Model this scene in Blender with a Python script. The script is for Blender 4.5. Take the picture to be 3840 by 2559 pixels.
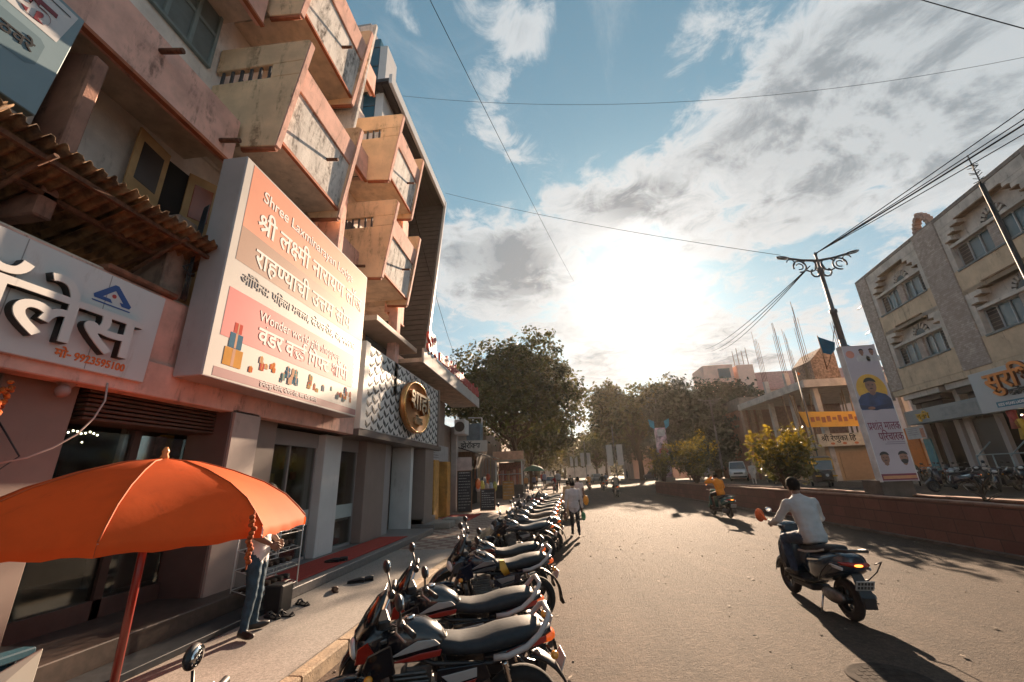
import bpy, bmesh, math, random
import numpy as np
from mathutils import Vector as V, Matrix
from math import sin, cos, pi, radians, atan2, sqrt, hypot
random.seed(7)
for o in list(bpy.data.objects): bpy.data.objects.remove(o)
S = bpy.context.scene
COL = S.collection
# ------------------------------------------------------------------ camera
cd = bpy.data.cameras.new('camera'); cam = bpy.data.objects.new('camera', cd); COL.objects.link(cam)
cd.lens = 14.175; cd.sensor_width = 36; cd.clip_end = 2000; cd.clip_start = .05
cam.matrix_world = Matrix(((.99297, .0695, .09585, 0), (.11286, -.31087, -.94373, 0), (-.0358, .94791, -.31653, 1.85), (0, 0, 0, 1)))
S.camera = cam
# ------------------------------------------------------------------ sun, sky
SUN_EL, SUN_AZ = radians(18.5), radians(11.0)
SUND = V((sin(SUN_AZ)*cos(SUN_EL), cos(SUN_AZ)*cos(SUN_EL), sin(SUN_EL)))
sl = bpy.data.lights.new('sun', 'SUN'); sun = bpy.data.objects.new('sun', sl); COL.objects.link(sun)
sl.energy = 4.6; sl.angle = radians(.6); sl.color = (1.0, .74, .52)
sun.rotation_euler = (SUND*-1).to_track_quat('-Z', 'Y').to_euler()
S.view_settings.view_transform = 'Standard'; S.view_settings.look = 'None'
S.view_settings.exposure = 2.05; S.view_settings.gamma = 1
S.cycles.max_bounces = 6; S.cycles.diffuse_bounces = 3; S.cycles.glossy_bounces = 2
S.cycles.transmission_bounces = 4; S.cycles.transparent_max_bounces = 8; S.cycles.volume_bounces = 0
S.cycles.caustics_reflective = False; S.cycles.caustics_refractive = False
S.cycles.sample_clamp_indirect = 6
w = bpy.data.worlds.new('World'); S.world = w; w.use_nodes = True
nt = w.node_tree; nt.nodes.clear()
class NT:
    """tiny helper to write node graphs"""
    def __init__(s, nt): s.nt = nt
    def n(s, typ, **kw):
        n = s.nt.nodes.new(typ)
        for k, v in kw.items(): setattr(n, k, v)
        return n
    def put(s, sock, v):
        if hasattr(v, 'is_output') or isinstance(v, bpy.types.NodeSocket): s.nt.links.new(v, sock)
        else: sock.default_value = v
    def m(s, op, a, b=None, c=None, clamp=False):
        n = s.n('ShaderNodeMath', operation=op, use_clamp=clamp)
        s.put(n.inputs[0], a)
        if b is not None: s.put(n.inputs[1], b)
        if c is not None: s.put(n.inputs[2], c)
        return n.outputs[0]
    def vm(s, op, a, b=None):
        n = s.n('ShaderNodeVectorMath', operation=op); s.put(n.inputs[0], a)
        if b is not None: s.put(n.inputs[1], b)
        return n.outputs['Value'] if op in ('DOT_PRODUCT', 'LENGTH') else n.outputs[0]
    def mix(s, f, a, b, typ='MIX'):
        n = s.n('ShaderNodeMix', data_type='RGBA', blend_type=typ); s.put(n.inputs[0], f)
        for i, v in ((6, a), (7, b)):
            s.put(n.inputs[i], (*v, 1) if isinstance(v, tuple) and len(v) == 3 else v)
        return n.outputs[2]
    def noise(s, vec, scale, detail=4, rough=.55, dist=0):
        n = s.n('ShaderNodeTexNoise'); s.put(n.inputs['Vector'], vec)
        n.inputs['Scale'].default_value = scale; n.inputs['Detail'].default_value = detail
        n.inputs['Roughness'].default_value = rough; n.inputs['Distortion'].default_value = dist
        return n.outputs['Fac']
    def ramp(s, f, a, b, smooth=True):
        n = s.n('ShaderNodeMapRange', interpolation_type='SMOOTHSTEP' if smooth else 'LINEAR'); s.put(n.inputs[0], f)
        n.inputs[1].default_value = a; n.inputs[2].default_value = b
        return n.outputs[0]
q = NT(nt)
sky = q.n('ShaderNodeTexSky', sky_type='NISHITA'); sky.sun_disc = False
sky.sun_elevation = SUN_EL; sky.sun_rotation = SUN_AZ; sky.altitude = 500; sky.air_density = 1.0; sky.dust_density = .6; sky.ozone_density = 2.2
D = q.vm('NORMALIZE', q.n('ShaderNodeTexCoord').outputs['Generated'])
CLOUDS = [(-0.044,.893,.447,7,.60),(-0.095,.85,.518,5,.42),(-0.165,.873,.46,4,.32),(-0.17,.846,.505,5,.2),(-0.002,.861,.509,4,.2),(.192,.785,.589,6,.60),(.127,.778,.615,4,.2),(.264,.787,.558,4.5,.42),(.085,.819,.568,4,.2),(.326,.706,.629,6,.24),(.43,.652,.625,7,.26),(.511,.59,.625,8,.28),(.576,.538,.616,8,.28),(.627,.491,.605,9,.28),(.551,.636,.54,8,.22),(.636,.577,.513,10,.26),(.678,.516,.524,9,.24),(.47,.553,.688,6,.18),(.687,.568,.453,6,.16),(.504,.697,.511,6,.18),(.298,.579,.759,3.5,.26),(.325,.546,.772,3,.2),(-0.028,.542,.84,3.5,.26),(-0.015,.571,.821,3,.2),(-0.207,.521,.828,1.8,.26),(.267,.603,.751,3,.2),(-0.074,.665,.743,5,.11),(-0.053,.717,.695,5,.13),(-0.093,.614,.784,5,.09),(.339,.913,.227,6,.32),(.432,.875,.22,5,.26),(.114,.965,.235,5,.3),(.067,.955,.29,4,.2),(-0.229,.828,.512,4,.40),(-0.286,.887,.361,4,.2),(.411,.794,.448,6,.14),(.48,.792,.378,5,.12),(.156,.671,.724,9,-.2),(.069,.612,.788,8,-.15),(-0.253,.625,.739,8,-.2),(-0.183,.721,.668,5,-.16),(.243,.695,.677,5,-.15),(.17,.585,.793,6,-.16),(-0.126,.786,.605,4,-.14),(.466,.826,.317,6,-.1)]
SX = q.n('ShaderNodeSeparateXYZ'); q.put(SX.inputs[0], D)
den = q.m('MAXIMUM', q.m('ADD', SX.outputs[2], .12), .05)
cn = q.n('ShaderNodeCombineXYZ'); q.put(cn.inputs[0], q.m('DIVIDE', SX.outputs[0], den)); q.put(cn.inputs[1], q.m('DIVIDE', SX.outputs[1], den))
n1 = q.noise(cn.outputs[0], 2.3, 9, .6, .35)
n2 = q.noise(cn.outputs[0], 7.5, 8, .66, .8)
nb = q.noise(q.vm('ADD', cn.outputs[0], (.035, .05, 0)), 2.3, 9, .6, .35)      # the same noise a little toward the sun: relief on the clouds
blobs = 0.0
for x, y, z, r, wt in CLOUDS:
    k = 1/(1-cos(radians(r*1.05)))
    dt = q.vm('DOT_PRODUCT', D, (x, y, z))
    g = q.m('POWER', 2.718, q.m('MULTIPLY', q.m('SUBTRACT', dt, 1.0), k))
    blobs = q.m('MULTIPLY_ADD', g, wt, blobs)
field = q.m('ADD', q.m('ADD', q.m('MULTIPLY_ADD', n1, .92, -.15), q.m('MULTIPLY_ADD', n2, .72, -.11)), q.m('MULTIPLY', blobs, .46))
low = q.m('MULTIPLY', q.m('SUBTRACT', 1.0, q.ramp(SX.outputs[2], 0.0, .5)), .10)
field = q.m('ADD', field, low)
cir = q.ramp(q.noise(q.vm('MULTIPLY', q.vm('ADD', cn.outputs[0], (.3, .1, 0)), (1.0, .45, 1)), 2.6, 10, .68, 1.2), .46, .80)
alpha = q.m('MAXIMUM', q.ramp(field, .57, .76), q.m('MULTIPLY', cir, .62))
thick = q.ramp(field, .70, .98)
greyb = 0.0
for x, y, z, r in ((-.044,.893,.447,5.5),(-.01,.87,.485,4),(-.095,.85,.518,4.5),(.192,.785,.589,5),(.25,.785,.565,4),(-.229,.828,.512,3.5),(.339,.913,.227,6),(.432,.875,.22,5),(.114,.965,.235,5)):
    greyb = q.m('ADD', q.m('POWER', 2.718, q.m('MULTIPLY', q.m('SUBTRACT', q.vm('DOT_PRODUCT', D, (x, y, z)), 1.0), 1/(1-cos(radians(r))))), greyb)
relief = q.ramp(q.m('SUBTRACT', nb, n1), -.05, .07)
GLOW = V((.205, .888, .412)).normalized()                    # centre of the brightest patch, the sun shining through thin cloud
gd = q.m('MAXIMUM', q.vm('DOT_PRODUCT', D, tuple(GLOW)), 0.0)
near = q.m('POWER', gd, 10.0)
def gray(v):
    c = q.n('ShaderNodeCombineColor'); [q.put(c.inputs[i], v) for i in range(3)]; return c.outputs[0]
lit = q.mix(near, (1.62, 1.72, 1.77), (1.75, 1.76, 1.74))
dark = q.mix(near, (.55, .66, .74), (.58, .58, .62))
shade0 = q.m('MULTIPLY', thick, q.m('MULTIPLY_ADD', relief, .70, .25))
shade = q.m('MAXIMUM', shade0, q.m('MULTIPLY', q.m('MULTIPLY', q.ramp(field, .74, .98), greyb), q.m('MULTIPLY_ADD', relief, .35, .65)), clamp=True)
shade = q.m('MULTIPLY', q.m('MINIMUM', shade, 1.0), .86)
cloudc = q.mix(shade, lit, dark)
gm_ = q.n('ShaderNodeGamma'); q.put(gm_.inputs[0], sky.outputs[0]); gm_.inputs[1].default_value = .62
tint = q.mix(1.0, gm_.outputs[0], q.mix(q.ramp(SX.outputs[2], .02, .62), (.33, .41, .42), (.35, .53, .51)), 'MULTIPLY')
hz = q.mix(q.ramp(SX.outputs[2], .0, .50), (.50, .55, .56), (.05, .05, .055))
base = q.mix(1.0, tint, hz, 'ADD')
col = q.mix(q.m('MULTIPLY', alpha, .93), base, cloudc)
glow = q.m('ADD', q.m('MULTIPLY', q.m('POWER', gd, 150.0), 1.3), q.m('ADD', q.m('MULTIPLY', q.m('POWER', gd, 45.0), .46), q.m('MULTIPLY', q.m('POWER', gd, 9.0), .11)))
glow = q.m('MULTIPLY', glow, q.m('SUBTRACT', 1.0, q.m('MULTIPLY', shade, .72)))
gc = q.mix(1.0, gray(glow), (1.0, .95, .88), 'MULTIPLY')
col = q.mix(1.0, col, gc, 'ADD')
bg = q.n('ShaderNodeBackground'); q.put(bg.inputs[0], col); bg.inputs[1].default_value = .10
out = q.n('ShaderNodeOutputWorld'); nt.links.new(bg.outputs[0], out.inputs[0])
# ------------------------------------------------------------------ materials
MATS = {}
def mat(name, col, rough=.75, var=.18, scale=3.0, bump=0.0, metal=0.0, col2=None, stain=0.0, staincol=(.03, .025, .02), bscale=None, spec=.5, emit=None, coat=0.0, trans=0.0, alpha=1.0, streak=True):
    """a Principled surface: base colour broken up by noise; stain = dark weathering streaks; trans = light through thin stuff"""
    if name in MATS: return MATS[name]
    m = bpy.data.materials.new(name); m.use_nodes = True; t = NT(m.node_tree)
    b = m.node_tree.nodes['Principled BSDF']
    geo = t.n('ShaderNodeNewGeometry').outputs['Position'] if not name.startswith('o_') else t.n('ShaderNodeTexCoord').outputs['Object']
    f = t.ramp(t.noise(geo, scale, 6, .6), .3, .7)
    a1 = tuple(max(0, c*(1-var)) for c in col); a2 = tuple(min(1, c*(1+var)) for c in (col2 or col))
    c = t.mix(f, a1, a2)
    if stain > 0:
        vm = t.vm('MULTIPLY', geo, (2.2, 2.2, .45) if streak else (1.2, 1.2, 1.2))
        s1 = t.ramp(t.noise(vm, 1.7, 8, .72, .4), .60-.12*stain, .74-.05*stain)
        s2 = t.ramp(t.noise(geo, 9, 5, .6), .3, .62)
        c = t.mix(t.m('MULTIPLY', t.m('MULTIPLY', s1, s2), min(1, .5+.5*stain)), c, staincol)
    t.put(b.inputs['Base Color'], c)
    b.inputs['Roughness'].default_value = rough; b.inputs['Metallic'].default_value = metal
    b.inputs['Specular IOR Level'].default_value = spec
    if coat: b.inputs['Coat Weight'].default_value = coat
    if bump:
        bn = t.n('ShaderNodeBump'); bn.inputs['Strength'].default_value = bump; bn.inputs['Distance'].default_value = .02
        t.put(bn.inputs['Height'], t.noise(geo, bscale or scale*8, 5, .65)); t.put(b.inputs['Normal'], bn.outputs[0])
    if emit: t.put(b.inputs['Emission Color'], (*emit[0], 1)); b.inputs['Emission Strength'].default_value = emit[1]
    if trans:
        tr = t.n('ShaderNodeBsdfTranslucent'); t.put(tr.inputs[0], t.mix(1.0, c, (1, .86, .45), 'MULTIPLY') if trans > .2 and 'leaf' in name else c)
        ms = t.n('ShaderNodeMixShader'); ms.inputs[0].default_value = trans
        o = m.node_tree.nodes['Material Output']
        t.nt.links.new(b.outputs[0], ms.inputs[1]); t.nt.links.new(tr.outputs[0], ms.inputs[2]); t.nt.links.new(ms.outputs[0], o.inputs[0])
    m.diffuse_color = (*col, 1)
    MATS[name] = m
    return m
def glassmat(name, col=(.04, .06, .07), rough=.06, clear=0.0):
    if name in MATS: return MATS[name]
    m = bpy.data.materials.new(name); m.use_nodes = True; t = NT(m.node_tree); b = m.node_tree.nodes['Principled BSDF']
    t.put(b.inputs['Base Color'], (*col, 1)); b.inputs['Roughness'].default_value = rough; b.inputs['Specular IOR Level'].default_value = .8
    if clear:
        tr = t.n('ShaderNodeBsdfTransparent'); t.put(tr.inputs[0], (.8, .86, .85, 1))
        ms = t.n('ShaderNodeMixShader'); fr = t.n('ShaderNodeFresnel'); fr.inputs[0].default_value = 1.5
        t.put(ms.inputs[0], t.m('ADD', t.m('MULTIPLY', fr.outputs[0], .5), 1-clear, clamp=True))
        gl = t.n('ShaderNodeBsdfGlossy'); gl.inputs['Roughness'].default_value = rough
        t.nt.links.new(tr.outputs[0], ms.inputs[1]); t.nt.links.new(gl.outputs[0], ms.inputs[2]); t.nt.links.new(ms.outputs[0], m.node_tree.nodes['Material Output'].inputs[0])
    MATS[name] = m; return m
# ------------------------------------------------------------------ objects
def tag(o, label=None, cat=None, group=None, kind=None):
    for k, v in (('label', label), ('category', cat), ('group', group), ('kind', kind)):
        if v: o[k] = v
    return o
def thing(name, label, cat, loc=(0, 0, 0), group=None):
    o = bpy.data.objects.new(name, None); COL.objects.link(o); o.location = loc; o.empty_display_size = .1
    return tag(o, label, cat, group)
def world_of(o):
    m = Matrix.LocRotScale(o.location, o.rotation_euler, o.scale)
    return (world_of(o.parent) @ o.matrix_parent_inverse @ m) if o.parent else m
def hang(o, parent):
    if parent: o.parent = parent; o.matrix_parent_inverse = world_of(parent).inverted()
    return o
def kids(o): return [c for c in ALLKIDS.get(o.name, [])]
ALLKIDS = {}
def reindex():
    ALLKIDS.clear()
    for o in bpy.data.objects:
        if o.parent: ALLKIDS.setdefault(o.parent.name, []).append(o)
def dup(o, loc=None, rz=None, label=None, group=None, swap=None, parent=None, drop=()):
    """copy a thing with its parts and sub-parts; swap maps material names to other materials"""
    c = o.copy(); COL.objects.link(c)
    if parent is not None: c.parent = parent
    if loc is not None: c.location = loc
    if rz is not None: c.rotation_euler = (c.rotation_euler[0], c.rotation_euler[1], rz)
    if label: c['label'] = label
    if group: c['group'] = group
    if swap and c.type == 'MESH':
        for sl in c.material_slots:
            if sl.material and sl.material.name in swap:
                nm = swap[sl.material.name]; sl.link = 'OBJECT'; sl.material = nm
    for ch in kids(o):
        if ch.name.split('.')[0] not in drop: dup(ch, swap=swap, parent=c, drop=drop)
    return c
class MB:
    """collects shapes and links them as ONE mesh object"""
    def __init__(s): s.v = []; s.f = []; s.mi = []; s.sm = []
    def add(s, vs, fs, mi=0, smooth=False):
        b = len(s.v); s.v += [tuple(p) for p in vs]
        for f in fs: s.f.append([i+b for i in f]); s.mi.append(mi); s.sm.append(smooth)
        return s
    def box(s, x0, x1, y0, y1, z0, z1, mi=0):
        return s.add([(x0,y0,z0),(x1,y0,z0),(x1,y1,z0),(x0,y1,z0),(x0,y0,z1),(x1,y0,z1),(x1,y1,z1),(x0,y1,z1)],
                     [(0,3,2,1),(4,5,6,7),(0,1,5,4),(1,2,6,5),(2,3,7,6),(3,0,4,7)], mi)
    def obox(s, c, size, ax=None, mi=0):
        """box round c with half... full size along three axis vectors"""
        ax = ax or (V((1,0,0)), V((0,1,0)), V((0,0,1))); c = V(c); h = [a*d/2 for a, d in zip(ax, size)]
        P = [c+h[0]*i+h[1]*j+h[2]*k for k in (-1,1) for j in (-1,1) for i in (-1,1)]
        return s.add(P, [(0,2,3,1),(4,5,7,6),(0,1,5,4),(1,3,7,5),(3,2,6,7),(2,0,4,6)], mi)
    def prism(s, poly, vec, mi=0, mi_side=None, smooth=False):
        n = len(poly); vec = V(vec); P = [V(p) for p in poly]; P += [p+vec for p in P[:n]]
        b = len(s.v); s.v += [tuple(p) for p in P]
        s.f.append([b+i for i in range(n)][::-1]); s.mi.append(mi); s.sm.append(False)
        s.f.append([b+n+i for i in range(n)]); s.mi.append(mi); s.sm.append(False)
        for i in range(n):
            j = (i+1) % n; s.f.append([b+i, b+j, b+n+j, b+n+i]); s.mi.append(mi if mi_side is None else mi_side); s.sm.append(smooth)
        return s
    def loft(s, rings, mi=0, cap=True, closed=False, smooth=True):
        n = len(rings[0]); b = len(s.v)
        for r in rings: s.v += [tuple(p) for p in r]
        m = len(rings)
        for a in range(m if closed else m-1):
            c = (a+1) % m
            for i in range(n):
                j = (i+1) % n
                s.f.append([b+a*n+i, b+a*n+j, b+c*n+j, b+c*n+i]); s.mi.append(mi); s.sm.append(smooth)
        if cap and not closed:
            s.f.append([b+i for i in range(n)][::-1]); s.mi.append(mi); s.sm.append(False)
            s.f.append([b+(m-1)*n+i for i in range(n)]); s.mi.append(mi); s.sm.append(False)
        return s
    def tube(s, pts, r, n=8, mi=0, cap=True, closed=False):
        pts = [V(p) for p in pts]; m = len(pts); rr = r if isinstance(r, (list, tuple)) else [r]*m
        t0 = (pts[1]-pts[0]).normalized(); up = V((0,0,1)) if abs(t0.z) < .9 else V((1,0,0))
        x = t0.cross(up).normalized(); rings = []
        for i, p in enumerate(pts):
            a = pts[i-1] if (i or closed) else p; c = pts[(i+1) % m] if (i < m-1 or closed) else p
            t = (c-a).normalized() if (c-a).length > 1e-9 else t0
            x = (x-t*x.dot(t)); x = x.normalized() if x.length > 1e-6 else t.orthogonal().normalized(); y = t.cross(x)
            rings.append([p+(x*cos(2*pi*k/n)+y*sin(2*pi*k/n))*rr[i] for k in range(n)])
        return s.loft(rings, mi, cap, closed)
    def ell(s, c, r, mi=0, nu=12, nv=8, ax=None):
        c = V(c); ax = ax or (V((1,0,0)), V((0,1,0)), V((0,0,1))); b = len(s.v)
        P = [c-ax[2]*r[2]]
        for j in range(1, nv):
            th = -pi/2+pi*j/nv
            for i in range(nu):
                ph = 2*pi*i/nu; P.append(c+ax[0]*r[0]*cos(th)*cos(ph)+ax[1]*r[1]*cos(th)*sin(ph)+ax[2]*r[2]*sin(th))
        P.append(c+ax[2]*r[2]); F = []
        for i in range(nu):
            k = (i+1) % nu; F.append((0, 1+k, 1+i)); F.append((len(P)-1, 1+(nv-2)*nu+i, 1+(nv-2)*nu+k))
            for j in range(nv-2): F.append((1+j*nu+i, 1+j*nu+k, 1+(j+1)*nu+k, 1+(j+1)*nu+i))
        return s.add(P, F, mi, True)
    def lathe(s, prof, c, ax='z', n=20, mi=0, cap=True):
        c = V(c); rings = []
        for r, h in prof:
            R = []
            for k in range(n):
                a = 2*pi*k/n; u, v = r*cos(a), r*sin(a)
                R.append(c+(V((u, v, h)) if ax == 'z' else V((h, u, v)) if ax == 'x' else V((u, h, v))))
            rings.append(R)
        return s.loft(rings, mi, cap)
    def quad(s, a, b, c, d, mi=0): return s.add([a, b, c, d], [(0,1,2,3)], mi)
    def build(s, name, mats, parent=None, bevel=0, seg=1, sub=0, auto=True):
        me = bpy.data.meshes.new(name); me.from_pydata(s.v, [], s.f)
        mats = mats if isinstance(mats, (list, tuple)) else [mats]
        for m in mats: me.materials.append(m)
        me.polygons.foreach_set('material_index', s.mi); me.polygons.foreach_set('use_smooth', s.sm)
        bm = bmesh.new(); bm.from_mesh(me); bmesh.ops.recalc_face_normals(bm, faces=bm.faces[:]); bm.to_mesh(me); bm.free()
        o = bpy.data.objects.new(name, me); COL.objects.link(o)
        if bevel:
            b = o.modifiers.new('edge', 'BEVEL'); b.width = bevel; b.segments = seg; b.limit_method = 'ANGLE'; b.angle_limit = radians(40)
        if sub: b = o.modifiers.new('sub', 'SUBSURF'); b.levels = sub; b.render_levels = sub
        return hang(o, parent)
def to_mesh(o):
    dg = bpy.context.evaluated_depsgraph_get(); me = bpy.data.meshes.new_from_object(o.evaluated_get(dg)); return me
def arc(c, r, a0, a1, n, plane='yz', x=0):
    out = []
    for i in range(n+1):
        a = a0+(a1-a0)*i/n; u, v = r*cos(a), r*sin(a)
        out.append((x, c[0]+u, c[1]+v) if plane == 'yz' else (c[0]+u, x, c[1]+v) if plane == 'xz' else (c[0]+u, c[1]+v, x))
    return out
# ------------------------------------------------------------------ lettering
def place_flat(me, name, m, parent, at, right, up, dx):
    """lay a flat mesh (x right, y up) on a surface"""
    r = V(right).normalized(); u = V(up).normalized(); nrm = r.cross(u)
    M = Matrix(((r.x, u.x, nrm.x, at[0]), (r.y, u.y, nrm.y, at[1]), (r.z, u.z, nrm.z, at[2]), (0, 0, 0, 1)))
    me.transform(M @ Matrix.Translation((dx, 0, 0))); me.materials.clear(); me.materials.append(m)
    o = bpy.data.objects.new(name, me); COL.objects.link(o); return hang(o, parent)
def deva(key, h, m, parent, at, right, up, bold=0.0, depth=.004, align='l', sx=1.0, name='lettering'):
    adv, seq = WORDS[key]; s = h/700; bm = bmesh.new()
    for i, (g, gx, gy) in enumerate(seq):
        if not GLYPHS[g]: continue
        cu = bpy.data.curves.new('glyph', 'CURVE'); cu.dimensions = '2D'; cu.fill_mode = 'BOTH'; cu.extrude = depth/2+.0002*(i % 3)
        for c in GLYPHS[g].split('|'):
            pts = [p.split(',') for p in c.split()]; sp = cu.splines.new('POLY'); sp.points.add(len(pts)-1); sp.use_cyclic_u = True
            for p, (a, b) in zip(sp.points, pts): p.co = ((2*float(a)+gx)*s*sx, (2*float(b)+gy)*s, depth/2, 1)
        cu.offset = bold*h*.5
        o = bpy.data.objects.new('glyph', cu); COL.objects.link(o)
        me = to_mesh(o); bpy.data.objects.remove(o); bm.from_mesh(me); bpy.data.meshes.remove(me)
    me = bpy.data.meshes.new(name); bm.to_mesh(me); bm.free(); wd = adv*s*sx
    return place_flat(me, name, m, parent, at, right, up, {'l': 0, 'c': -wd/2, 'r': -wd}[align])
def latin(txt, h, m, parent, at, right, up, bold=0.0, depth=.004, align='l', sx=1.0, name='lettering'):
    cu = bpy.data.curves.new('t', 'FONT'); cu.body = txt; cu.size = h/.7; cu.extrude = depth/2; cu.offset = bold*h*.5
    o = bpy.data.objects.new('t', cu); COL.objects.link(o); me = to_mesh(o); bpy.data.objects.remove(o)
    me.transform(Matrix.Diagonal((sx, 1, 1, 1)) @ Matrix.Translation((0, 0, depth/2)))
    xs = [v.co.x for v in me.vertices] or [0]
    return place_flat(me, name, m, parent, at, right, up, {'l': 0, 'c': -(max(xs)+min(xs))/2, 'r': -max(xs)}[align])
def flat(mb, poly, at, right, up, off, mi=0):
    """a printed shape: polygon in (right, up) coordinates laid 'off' proud of a surface"""
    r = V(right).normalized(); u = V(up).normalized(); n = r.cross(u)
    mb.add([V(at)+r*a+u*b+n*off for a, b in poly], [list(range(len(poly)))], mi)
def oval(cx, cy, rx, ry, n=20, a0=0, a1=2*pi): return [(cx+rx*cos(a0+(a1-a0)*i/n), cy+ry*sin(a0+(a1-a0)*i/n)) for i in range(n if a1-a0 > 6.2 else n+1)]
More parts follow.
